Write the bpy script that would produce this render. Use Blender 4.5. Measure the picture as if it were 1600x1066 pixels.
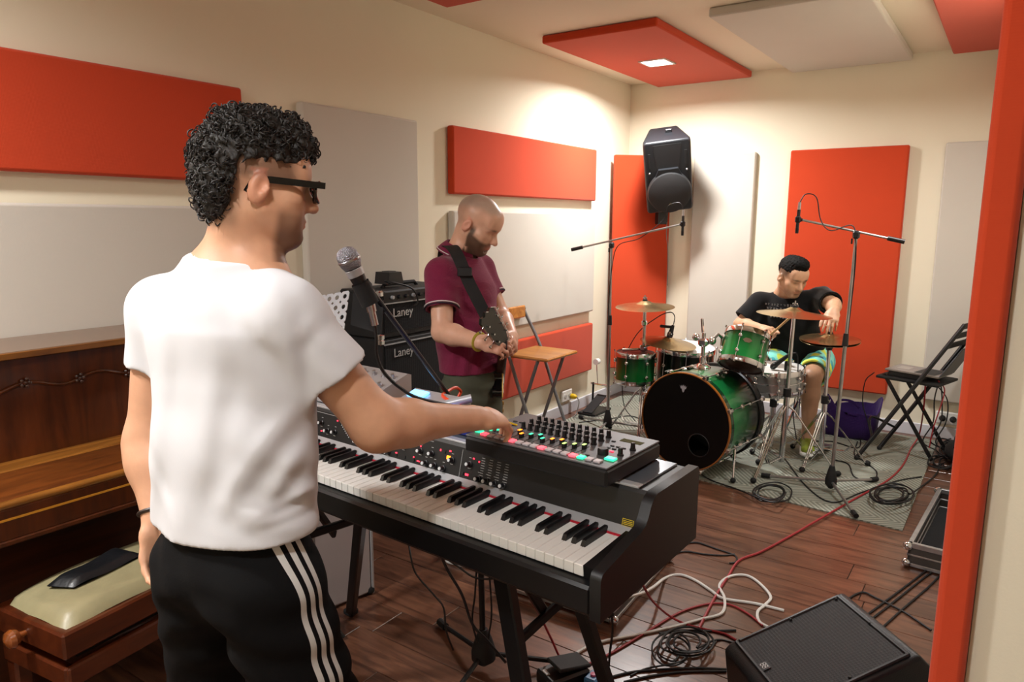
import bpy, bmesh, math, random
import numpy as np
from mathutils import Vector, Matrix, Euler
random.seed(7); np.random.seed(7)
for o in list(bpy.data.objects): bpy.data.objects.remove(o)
S = bpy.context.scene
COL = S.collection
PI = math.pi
# ------------------------------------------------------------------ camera
F = 1120.87; CAM = np.array([2.846, -5.883, 1.55])
def _rot(yaw, pitch, roll):
    a, p, r = np.radians([yaw, pitch, roll])
    fwd = np.array([np.sin(a)*np.cos(p), np.cos(a)*np.cos(p), np.sin(p)])
    right = np.array([np.cos(a), -np.sin(a), 0]); up = np.cross(right, fwd)
    return np.cos(r)*right+np.sin(r)*up, -np.sin(r)*right+np.cos(r)*up, fwd
CR, CU, CW = _rot(-34.747, -9.578, .27)
cd = bpy.data.cameras.new('camera'); cam = bpy.data.objects.new('camera', cd); COL.objects.link(cam)
cd.sensor_width = 36; cd.lens = F*36/1600; cd.clip_start = .05
cam.matrix_world = Matrix(((CR[0], CU[0], -CW[0], CAM[0]), (CR[1], CU[1], -CW[1], CAM[1]), (CR[2], CU[2], -CW[2], CAM[2]), (0, 0, 0, 1)))
S.camera = cam
def _ray(u, v): return CW+CR*(u-800)/F+CU*(533-v)/F
def at(u, v, d): return CAM+_ray(u, v)*d                       # a point of the room from a sight line and a distance
def atz(u, v, z=0.): d = _ray(u, v); return CAM+d*((z-CAM[2])/d[2])
def aty(u, v, y): d = _ray(u, v); return CAM+d*((y-CAM[1])/d[1])
def atx(u, v, x): d = _ray(u, v); return CAM+d*((x-CAM[0])/d[0])
# ------------------------------------------------------------------ light, exposure
S.view_settings.view_transform = 'Standard'; S.view_settings.look = 'None'
S.view_settings.gamma = 1; S.view_settings.use_curve_mapping = False
S.view_settings.exposure = 0.5
w = bpy.data.worlds.new('room_world'); S.world = w; w.use_nodes = True
w.node_tree.nodes['Background'].inputs[0].default_value = (1, .93, .84, 1)
w.node_tree.nodes['Background'].inputs[1].default_value = .05
LAMPS = [(.655, -.95, 2.64, 42), (.655, -6.0, 2.64, 38), (2.3, -5.95, 2.64, 16), (2.6, -1.62, 2.64, 15)]
def lamp_light(x, y, z, p):
    ld = bpy.data.lights.new('lamp_light', 'AREA'); ld.shape = 'SQUARE'; ld.size = .17; ld.energy = p; ld.color = (1, .988, .965); ld.spread = math.radians(165)
    lo = bpy.data.objects.new('lamp_light', ld); COL.objects.link(lo); lo.location = (x, y, z-.012); return lo
# ------------------------------------------------------------------ materials
def srgb(c):
    if isinstance(c, str): c = tuple(int(c[i:i+2], 16)/255 for i in (0, 2, 4))
    return tuple(((x/12.92) if x <= .04045 else ((x+.055)/1.055)**2.4) for x in c)+(1,)
_M = {}
def mat(name, col, rough=.5, metal=0., var=.06, vscale=8., bump=0., bscale=60., emit=None, estr=0., coat=0., trans=0., spec=None, stretch=None, sheen=0., attr=None):
    if name in _M: return _M[name]
    m = bpy.data.materials.new(name); m.use_nodes = True; nt = m.node_tree; N = nt.nodes; L = nt.links
    b = N['Principled BSDF']
    c = srgb(col)
    tc = N.new('ShaderNodeTexCoord'); mp = N.new('ShaderNodeMapping'); L.new(tc.outputs['Object'], mp.inputs[0])
    if stretch: mp.inputs['Scale'].default_value = stretch
    if attr:
        at_ = N.new('ShaderNodeAttribute'); at_.attribute_name = attr; src = at_.outputs['Color']
    else:
        rgb = N.new('ShaderNodeRGB'); rgb.outputs[0].default_value = c; src = rgb.outputs[0]
    if var > 0:
        n = N.new('ShaderNodeTexNoise'); n.inputs['Scale'].default_value = vscale; n.inputs['Detail'].default_value = 4
        L.new(mp.outputs[0], n.inputs['Vector'])
        mr = N.new('ShaderNodeMapRange'); mr.inputs[1].default_value = .25; mr.inputs[2].default_value = .75; mr.inputs[3].default_value = 1-var; mr.inputs[4].default_value = 1+var
        L.new(n.outputs[0], mr.inputs[0])
        mx = N.new('ShaderNodeVectorMath'); mx.operation = 'SCALE'; L.new(src, mx.inputs[0]); L.new(mr.outputs[0], mx.inputs['Scale'])
        src = mx.outputs[0]
    L.new(src, b.inputs['Base Color'])
    b.inputs['Roughness'].default_value = rough; b.inputs['Metallic'].default_value = metal
    b.inputs['Coat Weight'].default_value = coat; b.inputs['Coat Roughness'].default_value = .05
    if trans: b.inputs['Transmission Weight'].default_value = trans
    if sheen: b.inputs['Sheen Weight'].default_value = sheen
    if spec is not None: b.inputs['Specular IOR Level'].default_value = spec
    if emit: b.inputs['Emission Color'].default_value = srgb(emit); b.inputs['Emission Strength'].default_value = estr
    if bump > 0:
        n2 = N.new('ShaderNodeTexNoise'); n2.inputs['Scale'].default_value = bscale; n2.inputs['Detail'].default_value = 3
        L.new(mp.outputs[0], n2.inputs['Vector'])
        bp = N.new('ShaderNodeBump'); bp.inputs['Strength'].default_value = bump; bp.inputs['Distance'].default_value = .003
        L.new(n2.outputs[0], bp.inputs['Height']); L.new(bp.outputs[0], b.inputs['Normal'])
    _M[name] = m; return m
def fabric(name, col, scale=900., strength=.35, var=.05, rough=.95, sheen=.15):
    if name in _M: return _M[name]
    m = mat(name, col, rough, 0, var, 2.5, sheen=sheen, spec=.2); nt = m.node_tree; N = nt.nodes; L = nt.links
    tc = [n for n in N if n.type == 'TEX_COORD'][0]
    h = None
    for ax in range(3):
        wv = N.new('ShaderNodeTexWave'); wv.bands_direction = 'XYZ'[ax]; wv.inputs['Scale'].default_value = scale/20; wv.inputs['Distortion'].default_value = .6; L.new(tc.outputs['Object'], wv.inputs[0])
        if h is None: h = wv.outputs['Fac']
        else:
            a = N.new('ShaderNodeMath'); a.operation = 'ADD'; L.new(h, a.inputs[0]); L.new(wv.outputs['Fac'], a.inputs[1]); h = a.outputs[0]
    bp = N.new('ShaderNodeBump'); bp.inputs['Strength'].default_value = strength; bp.inputs['Distance'].default_value = .0012
    L.new(h, bp.inputs['Height']); L.new(bp.outputs[0], N['Principled BSDF'].inputs['Normal'])
    return m
def wood(name, c1, c2, rough=.35, axis='Y', scale=6., coat=0., band=14., perobj=0.):
    if name in _M: return _M[name]
    m = bpy.data.materials.new(name); m.use_nodes = True; nt = m.node_tree; N = nt.nodes; L = nt.links; b = N['Principled BSDF']
    tc = N.new('ShaderNodeTexCoord'); mp = N.new('ShaderNodeMapping')
    s = {'X': (.12, 1, 1), 'Y': (1, .12, 1), 'Z': (1, 1, .12)}[axis]; mp.inputs['Scale'].default_value = s
    oi = N.new('ShaderNodeObjectInfo'); ad = N.new('ShaderNodeVectorMath'); ad.operation = 'ADD'
    sc = N.new('ShaderNodeVectorMath'); sc.operation = 'SCALE'; sc.inputs[0].default_value = (7., 13., 5.); L.new(oi.outputs['Random'], sc.inputs['Scale'])
    L.new(tc.outputs['Object'], ad.inputs[0]); L.new(sc.outputs[0], ad.inputs[1]); L.new(ad.outputs[0], mp.inputs[0])
    n = N.new('ShaderNodeTexNoise'); n.inputs['Scale'].default_value = scale*4; n.inputs['Detail'].default_value = 8; n.inputs['Roughness'].default_value = .62; n.inputs['Distortion'].default_value = 1.2
    L.new(mp.outputs[0], n.inputs['Vector'])
    n2 = N.new('ShaderNodeTexNoise'); n2.inputs['Scale'].default_value = scale*band; n2.inputs['Detail'].default_value = 4; L.new(mp.outputs[0], n2.inputs['Vector'])
    ad2 = N.new('ShaderNodeMath'); ad2.operation = 'MULTIPLY_ADD'; ad2.inputs[1].default_value = .3; L.new(n2.outputs[0], ad2.inputs[0]); L.new(n.outputs[0], ad2.inputs[2])
    cr = N.new('ShaderNodeValToRGB'); cr.color_ramp.elements[0].position = .45; cr.color_ramp.elements[1].position = .85
    cr.color_ramp.elements[0].color = srgb(c1); cr.color_ramp.elements[1].color = srgb(c2)
    L.new(ad2.outputs[0], cr.inputs[0]); src = cr.outputs[0]
    if perobj:
        mr = N.new('ShaderNodeMapRange'); mr.inputs[3].default_value = 1-perobj; mr.inputs[4].default_value = 1+perobj; L.new(oi.outputs['Random'], mr.inputs[0])
        mx = N.new('ShaderNodeVectorMath'); mx.operation = 'SCALE'; L.new(src, mx.inputs[0]); L.new(mr.outputs[0], mx.inputs['Scale']); src = mx.outputs[0]
    L.new(src, b.inputs['Base Color']); b.inputs['Roughness'].default_value = rough; b.inputs['Coat Weight'].default_value = coat; b.inputs['Coat Roughness'].default_value = .12
    bp = N.new('ShaderNodeBump'); bp.inputs['Strength'].default_value = .12; bp.inputs['Distance'].default_value = .002; L.new(ad2.outputs[0], bp.inputs['Height']); L.new(bp.outputs[0], b.inputs['Normal'])
    _M[name] = m; return m
M_wall = mat('cream_paint', 'e6dec8', .9, var=.02, vscale=1.5, bump=.08, bscale=220)
M_ceil = mat('ceiling_paint', 'e4d9c4', .92, var=.02, vscale=1.5, bump=.05, bscale=200)
M_red = fabric('red_fabric', 'c04222', 1500, .08, .03)
M_grey = fabric('grey_fabric', 'c8c2b8', 1500, .08, .02)
M_base = mat('baseboard_paint', 'cfd0d6', .45, var=.03)
M_plank = wood('floor_wood', '42291f', '7d5540', .28, 'X', 5., coat=.12, perobj=.16)
M_gap = mat('floor_gap', '1c110b', .8)
M_blk = mat('black_plastic', '17171a', .42, var=.08, vscale=30, bump=.05, bscale=400)
M_blkm = mat('black_matte', '121214', .7, var=.1, vscale=20, bump=.2, bscale=500)
M_blkmetal = mat('black_metal', '141416', .38, .2, var=.1, vscale=15)
M_rubber = mat('black_rubber', '0d0d0e', .8, var=.1)
M_chrome = mat('chrome', 'd9dade', .13, 1., var=.06, vscale=12)
M_steel = mat('brushed_steel', 'b5b6ba', .3, 1., var=.1, vscale=20, stretch=(1, 1, 12))
M_grime = mat('worn_steel', 'a8a7a6', .28, .85, var=.2, vscale=14)
M_white = mat('white_plastic', 'e9e9e6', .4, var=.02)
# ------------------------------------------------------------------ mesh builder
def nrm(v): v = np.asarray(v, float); n = np.linalg.norm(v); return v/n if n > 1e-12 else v
def frame(axis, hint=None):
    z = nrm(axis); h = np.array([0, 0, 1.]) if hint is None else np.asarray(hint, float)
    if abs(nrm(h)@z) > .98: h = np.array([1., 0, 0]) if abs(z[0]) < .9 else np.array([0, 1., 0])
    x = nrm(h-(h@z)*z); y = np.cross(z, x); return x, y, z
class MB:
    def __init__(s): s.v = []; s.f = []; s.n = 0
    def add(s, vs, fs):
        vs = np.asarray(vs, float).reshape(-1, 3); s.v.append(vs); k = s.n
        s.f += [tuple(i+k for i in f) for f in fs]; s.n += len(vs); return s
    def box(s, c, d, rot=None, bev=0.):
        """box centre c, full size d, rot = 3x3 matrix of columns; bev chamfers all edges"""
        c = np.asarray(c, float); h = np.asarray(d, float)/2
        if bev <= 0:
            P = np.array([[x, y, z] for x in (-1, 1) for y in (-1, 1) for z in (-1, 1)])*h
            fs = [(0, 1, 3, 2), (4, 6, 7, 5), (0, 4, 5, 1), (2, 3, 7, 6), (0, 2, 6, 4), (1, 5, 7, 3)]
        else:
            b = min(bev, h.min()*.95); P = []; idx = {}
            for sx in (-1, 1):
                for sy in (-1, 1):
                    for sz in (-1, 1):
                        g = np.array([sx, sy, sz])
                        for a in range(3):
                            q = g*(h-b); q[a] = g[a]*h[a]; idx[(sx, sy, sz, a)] = len(P); P.append(q)
            fs = []
            for a in range(3):
                b1, b2 = [i for i in range(3) if i != a]
                for sg in (-1, 1):
                    ring = []
                    for (p, q) in ((-1, -1), (1, -1), (1, 1), (-1, 1)):
                        g = [0, 0, 0]; g[a] = sg; g[b1] = p; g[b2] = q; ring.append(idx[tuple(g)+(a,)])
                    flip = (sg > 0) != (a == 1)
                    fs.append(tuple(ring) if flip else tuple(ring[::-1]))
            for a in range(3):
                b1, b2 = [i for i in range(3) if i != a]
                for p in (-1, 1):
                    for q in (-1, 1):
                        g0 = [0, 0, 0]; g0[b1] = p; g0[b2] = q; g1 = list(g0); g0[a] = -1; g1[a] = 1
                        fs.append((idx[tuple(g0)+(b1,)], idx[tuple(g1)+(b1,)], idx[tuple(g1)+(b2,)], idx[tuple(g0)+(b2,)]))
            for sx in (-1, 1):
                for sy in (-1, 1):
                    for sz in (-1, 1): fs.append(tuple(idx[(sx, sy, sz, a)] for a in range(3)))
            P = np.array(P)
        if rot is not None: P = P@np.asarray(rot, float).T
        return s.add(P+c, fs)
    def cyl(s, a, b, r, r2=None, n=12, caps=True):
        a = np.asarray(a, float); b = np.asarray(b, float); r2 = r if r2 is None else r2
        x, y, z = frame(b-a); t = np.arange(n)*2*PI/n; ring = np.outer(np.cos(t), x)+np.outer(np.sin(t), y)
        fs = [(i, (i+1) % n, n+(i+1) % n, n+i) for i in range(n)]
        if caps: fs += [tuple(range(n))[::-1], tuple(range(n, 2*n))]
        return s.add(np.vstack([a+ring*r, b+ring*r2]), fs)
    def tube(s, pts, r, n=8, closed=False, caps=True, flat=1.):
        pts = np.asarray(pts, float); m = len(pts); rr = np.broadcast_to(np.asarray(r, float), (m,))
        tg = np.gradient(pts, axis=0) if not closed else np.roll(pts, -1, 0)-np.roll(pts, 1, 0)
        x, y, z = frame(tg[0]); V = []
        t = np.arange(n)*2*PI/n
        for i in range(m):
            z = nrm(tg[i]); x = nrm(x-(x@z)*z); y = np.cross(z, x)
            V.append(pts[i]+(np.outer(np.cos(t), x)+np.outer(np.sin(t)*flat, y))*rr[i])
        fs = []
        for i in range(m if closed else m-1):
            j = (i+1) % m
            for k in range(n): fs.append((i*n+k, i*n+(k+1) % n, j*n+(k+1) % n, j*n+k))
        if caps and not closed: fs += [tuple(range(n))[::-1], tuple(range((m-1)*n, m*n))]
        return s.add(np.vstack(V), fs)
    def lathe(s, prof, o=(0, 0, 0), axis=(0, 0, 1), n=24, hint=None, caps=True):
        """prof = [(radius, height)] round the axis from o"""
        x, y, z = frame(axis, hint); o = np.asarray(o, float); t = np.arange(n)*2*PI/n
        ring = np.outer(np.cos(t), x)+np.outer(np.sin(t), y); V = [o+ring*max(r, 1e-5)+z*h for r, h in prof]; fs = []
        for i in range(len(prof)-1):
            for k in range(n): fs.append((i*n+k, i*n+(k+1) % n, (i+1)*n+(k+1) % n, (i+1)*n+k))
        caps = caps and prof[0] != prof[-1]
        if caps and prof[0][0] > 1e-4: fs.append(tuple(range(n))[::-1])
        if caps and prof[-1][0] > 1e-4: fs.append(tuple(range((len(prof)-1)*n, len(prof)*n)))
        return s.add(np.vstack(V), fs)
    def prism(s, poly, o, ex, ey, ez):
        """2-D polygon in (ex,ey) pulled along vector ez"""
        poly = np.asarray(poly, float); o = np.asarray(o, float); ex = np.asarray(ex, float); ey = np.asarray(ey, float); ez = np.asarray(ez, float); n = len(poly)
        A = o+np.outer(poly[:, 0], ex)+np.outer(poly[:, 1], ey)
        fs = [(i, (i+1) % n, n+(i+1) % n, n+i) for i in range(n)]+[tuple(range(n))[::-1], tuple(range(n, 2*n))]
        return s.add(np.vstack([A, A+ez]), fs)
    def ball(s, c, r, n=12, m=8, sc=(1, 1, 1), rot=None):
        c = np.asarray(c, float); V = []; 
        for i in range(m+1):
            a = PI*i/m
            for k in range(n): V.append([math.sin(a)*math.cos(2*PI*k/n), math.sin(a)*math.sin(2*PI*k/n), math.cos(a)])
        V = np.array(V)*r*np.asarray(sc)
        if rot is not None: V = V@np.asarray(rot).T
        fs = [(i*n+k, (i+1)*n+k, (i+1)*n+(k+1) % n, i*n+(k+1) % n) for i in range(m) for k in range(n)]
        return s.add(V+c, fs)
    def build(s, name, mt, parent=None, smooth=True, ang=35, world=False, label=None, mats=None):
        me = bpy.data.meshes.new(name); V = np.vstack(s.v)
        if world and parent is not None: V = V-np.array(parent.location)
        me.from_pydata(V.tolist(), [], s.f); 
        bm = bmesh.new(); bm.from_mesh(me); bmesh.ops.recalc_face_normals(bm, faces=bm.faces); bm.to_mesh(me); bm.free()
        if isinstance(mt, (list, tuple)):
            for q in mt: me.materials.append(q)
        else: me.materials.append(mt)
        if smooth:
            me.polygons.foreach_set('use_smooth', [True]*len(me.polygons)); me.set_sharp_from_angle(angle=math.radians(ang))
        me.update()
        o = bpy.data.objects.new(name, me); COL.objects.link(o)
        if parent is not None: o.parent = parent
        if label: o['label'] = label
        return o
def tag(o, label, cat, group=None, kind=None):
    if label: o['label'] = label
    if cat: o['category'] = cat
    if group: o['group'] = group
    if kind: o['kind'] = kind
    return o
def thing(name, label, cat, loc=(0, 0, 0), rotz=0., group=None):
    o = bpy.data.objects.new(name, None); COL.objects.link(o); o.empty_display_size = .05
    o.location = tuple(float(x) for x in loc); o.rotation_euler = (0, 0, rotz); return tag(o, label, cat, group)
def struct(mb, name, mt, **k): o = mb.build(name, mt, **k); o['kind'] = 'structure'; return o
def share(src, name, parent, loc=(0, 0, 0), rot=None):
    o = src.copy(); o.name = name; COL.objects.link(o); o.parent = parent; o.location = tuple(float(x) for x in loc)
    if rot is not None: o.rotation_euler = rot
    return o
def spline(pts, n=8):
    """Catmull-Rom through pts"""
    P = np.asarray(pts, float); P = np.vstack([2*P[0]-P[1], P, 2*P[-1]-P[-2]]); out = []
    for i in range(1, len(P)-2):
        for t in np.arange(n)/n:
            a, b, c, d = P[i-1:i+3]; out.append(.5*(2*b+(c-a)*t+(2*a-5*b+4*c-d)*t*t+(3*b-a-3*c+d)*t**3))
    out.append(P[-2]); return np.array(out)
def text_obj(body, name, mt, parent, size, M, extrude=.0004, align='CENTER', world=True):
    c = bpy.data.curves.new(name, 'FONT'); c.body = body; c.size = size; c.extrude = extrude; c.align_x = align; c.align_y = 'CENTER'; c.materials.append(mt)
    t = bpy.data.objects.new('tmp_text', c); COL.objects.link(t); bpy.context.view_layer.update()
    me = bpy.data.meshes.new_from_object(t); bpy.data.objects.remove(t); me.transform(Matrix(M))
    if world and parent is not None: me.transform(Matrix.Translation(-Vector(parent.location)))
    me.name = name; o = bpy.data.objects.new(name, me); COL.objects.link(o); o.parent = parent; return o
def M4(o, x, y, z): return ((x[0], y[0], z[0], o[0]), (x[1], y[1], z[1], o[1]), (x[2], y[2], z[2], o[2]), (0, 0, 0, 1))
X_, Y_, Z_ = np.eye(3)
# ------------------------------------------------------------------ the room
ROOM_X = 2.85; Y0 = -7.4; H = 2.70
fl = struct(MB().box((1.9, -3.7, -.02), (4.6, 7.6, .04)), 'floor', M_gap)
# planks run parallel to the back wall
random.seed(11); pw = .165; pl = 1.22; srcs = {}
y = 0.0; r = 0
while y > Y0:
    x = -random.uniform(0, pl)
    while x < 4.1:
        a = max(x, 0.); b = min(x+pl, 4.1)
        if b-a > .03:
            L_ = round(b-a, 3)
            if L_ not in srcs:
                o = MB().box((0, 0, 0), (L_-.0025, pw-.0025, .012), bev=.0016).build('plank', M_plank, fl, smooth=False); srcs[L_] = o
            else: o = srcs[L_].copy(); o.name = 'plank'; COL.objects.link(o); o.parent = fl
            o.location = ((a+b)/2, y-pw/2, .0)
        x += pl
    y -= pw; r += 1
FZ = .006   # top of the planks
struct(MB().box((-.05, -3.7, H/2), (.1, 7.6, H)), 'wall_left', M_wall)
struct(MB().box((2.0, .05, H/2), (4.4, .1, H)), 'wall_back', M_wall)
YJ = -4.565
struct(MB().box((ROOM_X+.13, YJ/2, H/2), (.26, -YJ, H)), 'wall_right', M_wall)
struct(MB().box((ROOM_X+.13, (YJ-6.55)/2, 2.4), (.26, -YJ*0+(6.55+YJ), .6)).box((ROOM_X+.13, (-6.55+Y0)/2, H/2), (.26, -(Y0+6.55), H)), 'wall_doorway', M_wall)
struct(MB().box((2.0, Y0-.05, H/2), (4.6, .1, H)), 'wall_front', M_wall)
struct(MB().box((4.15, -3.7, H/2), (.1, 7.6, H)), 'wall_corridor', M_wall)
struct(MB().box((2.0, -3.7, H+.04), (4.6, 7.8, .08)), 'ceiling', M_ceil)
def basebd(name, c, d): struct(MB().box(c, d, bev=.004), name, M_base, smooth=False)
basebd('baseboard_left', (.008, -3.7, .05), (.016, 7.4, .092)); basebd('baseboard_back', (1.43, -.008, .05), (2.83, .016, .092))
basebd('baseboard_right', (ROOM_X-.008, YJ/2, .05), (.016, -YJ-.03, .092))
# acoustic panels: soft fabric slabs with rounded rims
def panel(label, m, c, d, rotz=0., cat='acoustic panel', group=None):
    """c centre, d full size; the thin axis is the wall normal"""
    o = MB().box((0, 0, 0), d, bev=.008).build('acoustic_panel', m); o.location = c; o.rotation_euler = (0, 0, rotz)
    mod = o.modifiers.new('bevel', 'BEVEL'); mod.width = .004; mod.segments = 2; mod.limit_method = 'ANGLE'
    return tag(o, label, cat, group)
T = .05
panel('wide red acoustic panel on the wall above the upright piano', M_red, (T/2+.001, -4.8, 1.905), (T, 1.8, .4))
panel('light grey acoustic panel on the wall just above the upright piano lid', M_grey, (T/2+.001, -4.8, 1.2), (T, 1.8, .8))
panel('tall light grey acoustic panel on the wall behind the guitar amplifiers', M_grey, (T/2+.001, -3.183, 1.193), (T, .8, 1.8))
panel('long red acoustic panel on the wall over the bald guitarist', M_red, (T/2+.001, -1.577, 1.903), (T, 1.8, .4))
panel('light grey acoustic panel between two long red panels behind the guitarist', M_grey, (T/2+.001, -1.577, 1.209), (T, 1.8, .79))
panel('low red acoustic panel near the floor behind the wooden folding chair', M_red, (T/2+.001, -1.577, .517), (T, 1.8, .395))
panel('narrow red acoustic panel set across the room corner behind the wall loudspeaker', M_red, (.232, -.212, 1.187), (.50, .04, 1.8), rotz=math.radians(45))
panel('narrow light grey acoustic panel between the room corner and the drummer', M_grey, (.863, -T/2-.001, 1.187), (.5, T, 1.8))
panel('broad red acoustic panel on the wall behind the drummer', M_red, (1.776, -T/2-.001, 1.183), (.8, T, 1.8))
panel('light grey acoustic panel on the wall behind the laptop', M_grey, (2.595, -T/2-.001, 1.185), (.4, T, 1.8))
panel('red acoustic panel on the side wall by the doorway, seen edge-on', M_red, (ROOM_X-T/2-.001, -4.19, 1.187), (T, .8, 1.8))
# ceiling clouds with recessed square lamps
M_led = mat('lamp_diffuser', 'ffffff', .5, var=0, emit='fffaf0', estr=14)
M_lampfr = mat('lamp_frame', 'd8d6d0', .4, var=.02)
def cloud(label, m, x0, x1, y0, y1): return panel(label, m, ((x0+x1)/2, (y0+y1)/2, 2.674), (x1-x0, y1-y0, .05), cat='ceiling panel')
cloud('red ceiling panel with a lit square lamp, near the room corner', M_red, .265, 1.045, -1.85, -.04)
cloud('light grey ceiling panel above the drum kit', M_grey, 1.345, 2.145, -1.85, -.04)
cloud('red ceiling panel over the laptop, beside the grey ceiling panel', M_red, 2.385, 2.83, -1.85, -.09)
cloud('red ceiling panel above the guitar amplifiers', M_red, .265, 1.045, -4.58, -2.78)
cloud('light grey ceiling panel above the flight case and cables', M_grey, 1.345, 2.145, -4.58, -2.78)
cloud('red ceiling panel above the upright piano', M_red, .265, 1.045, -6.9, -5.1)
cloud('red ceiling panel above the man at the keyboard', M_red, 1.9, 2.7, -6.85, -5.05)
def ceiling_lamp(x, y, z, p, label):
    t = thing('ceiling_lamp', label, 'lamp', (x, y, 2.649))
    s_ = .2; b = MB()
    for sx, sy, dx, dy in ((0, 1, s_, .016), (0, -1, s_, .016), (1, 0, .016, s_-.016), (-1, 0, .016, s_-.016)): b.box((sx*(s_-.016)/2, sy*(s_-.016)/2, -.0035), (dx, dy, .007))
    b.build('frame', M_lampfr, t, smooth=False)
    MB().box((0, 0, -.0025), (s_-.034, s_-.034, .004)).build('diffuser', M_led, t, smooth=False)
    l = lamp_light(x, y, z, p)
ceiling_lamp(*LAMPS[0], 'lit square lamp set in the red ceiling panel near the room corner')
ceiling_lamp(*LAMPS[1], 'square lamp in the red ceiling panel above the upright piano')
ceiling_lamp(*LAMPS[2], 'square lamp in the red ceiling panel above the man at the keyboard')
ceiling_lamp(*LAMPS[3], 'square lamp in the red ceiling panel over the laptop')
# ------------------------------------------------------------------ stage piano
KO = np.array([2.218, -4.729, 0.]); KA = math.radians(-2.93)
KX = np.array([math.cos(KA), math.sin(KA), 0]); KY = np.array([-math.sin(KA), math.cos(KA), 0])
def kloc(p): d = np.asarray(p)-KO; return np.array([d@KX, d@KY, p[2]])
def kglob(l): return KO+KX*l[0]+KY*l[1]+np.array([0, 0, l[2]])
M_ivory = mat('key_white', 'eeeeea', .25, var=.01)
M_ebony = mat('key_black', '121214', .33, var=.05)
M_kbody = mat('piano_case_black', '0b0b0d', .45, spec=.35, var=.06, vscale=40, bump=.08, bscale=700)
M_klid = mat('piano_lid_slate', '5d646d', .3, .35, var=.05, vscale=10)
M_kpan = mat('piano_panel', '141416', .45, .0, var=.04)
M_silv = mat('silver_trim', 'b9bcc0', .35, .35, var=.05)
M_felt = mat('red_felt', 'b0122a', .9)
M_yel = mat('yellow_print', 'd8c21a', .6)
M_prt = mat('white_print', 'c9cacb', .6, var=0)
M_ledr = mat('led_red', 'ff5060', .4, var=0, emit='ff2038', estr=3.)
M_ledo = mat('led_orange', 'ff8a30', .4, var=0, emit='ff6a10', estr=4.)
M_ledg = mat('led_green', '40e0a0', .4, var=0, emit='25d890', estr=1.6)
M_ledy = mat('led_lime', 'c6f090', .4, var=0, emit='b4f070', estr=1.3)
M_ledp = mat('led_pink', 'ff8090', .4, var=0, emit='ff4858', estr=1.3)
M_ledw = mat('pad_white', 'd4cfd6', .4, var=.02)
M_ledb = mat('led_blue', '4060ff', .4, var=0, emit='2040ff', estr=9)
M_lcd = mat('lcd_blue', 'a0d8ff', .3, var=0, emit='5ab4ff', estr=2.2)
M_knobtop = mat('knob_cap', 'cfd2d4', .35, var=.03)
KB = thing('stage_piano', 'black digital stage piano with silver trim on a black leg stand', 'keyboard', KO, KA)
wk = None
for i in range(52):
    if wk is None:
        wk = MB().box((0, .0825, .0), (.0227, .165, .023), bev=.0012).build('white_key', M_ivory, KB); o = wk
    else: o = share(wk, 'white_key', KB)
    o.location = (-(i+.5)*.0235, 0, .8735)
bk = None
for i in range(51):
    if i % 7 in (0, 4): continue
    if bk is None:
        b = MB(); w0, w1 = .0058, .0046
        b.add([(-w0, 0, 0), (w0, 0, 0), (w0, .095, 0), (-w0, .095, 0), (-w1, .006, .0125), (w1, .006, .0125), (w1, .095, .0135), (-w1, .095, .0135), (-w1*.8, .012, .0145), (w1*.8, .012, .0145), (w1*.8, .095, .0155), (-w1*.8, .095, .0155)],
              [(0, 1, 5, 4), (1, 2, 6, 5), (3, 0, 4, 7), (2, 3, 7, 11, 10, 6), (4, 5, 9, 8), (5, 6, 10, 9), (7, 4, 8, 11), (8, 9, 10, 11), (0, 3, 2, 1)])
        bk = b.build('black_key', M_ebony, KB, ang=25); o = bk
    else: o = share(bk, 'black_key', KB)
    o.location = (-(i+1)*.0235, .0705, .8845)
KW = -1.222
MB().box((KW/2, .07, .829), (-KW+.07, .19, .062), bev=.004).build('key_bed', M_kbody, KB)
MB().box((KW/2, -.021, .834), (-KW+.072, .024, .060), bev=.006).build('front_rail', M_kbody, KB)
MB().prism([(.168, .82), (.168, .893), (.178, .898), (.198, .976), (.203, .984), (.395, .984), (.395, .82)], (KW-.03, 0, 0), Y_, Z_, X_*(-KW+.06)).build('rear_case', M_kpan, KB, smooth=False)
MB().box((KW/2, .163, .8868), (-KW, .008, .005)).build('felt_strip', M_felt, KB, smooth=False)
MB().prism([(.162, .8885), (.1625, .8925), (.181, .9045), (.181, .893)], (KW-.01, 0, 0), Y_, Z_, X_*(-KW+.02)).build('silver_strip', M_silv, KB, smooth=False)
MB().box((KW/2-.005, .298, .986), (-KW+.03, .19, .006), bev=.002).build('top_lid', M_klid, KB)
MB().box((KW/2, .2115, .9865), (-KW+.02, .022, .007), bev=.002).build('top_trim', M_silv, KB)
prof = [(-.034, .80), (-.036, .885), (-.030, .897), (-.02, .9), (.12, .928), (.138, .934), (.15, .948), (.162, .971), (.172, .982), (.19, .99), (.395, .992), (.402, .985), (.402, .815)]
MB().prism(prof, (.036, 0, 0), Y_, Z_, X_*.024).build('end_cheek', M_kbody, KB, ang=50)
MB().prism(prof, (KW-.06, 0, 0), Y_, Z_, X_*.024).build('end_cheek', M_kbody, KB, ang=50)
MB().prism([(0, .86), (-.005, .889), (.165, .9), (.165, .86)], (.0015, 0, 0), Y_, Z_, X_*.0340).build('key_block', M_kbody, KB, smooth=False)
MB().prism([(0, .86), (-.005, .889), (.165, .9), (.165, .86)], (KW-.0355, 0, 0), Y_, Z_, X_*.0340).build('key_block', M_kbody, KB, smooth=False)
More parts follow.
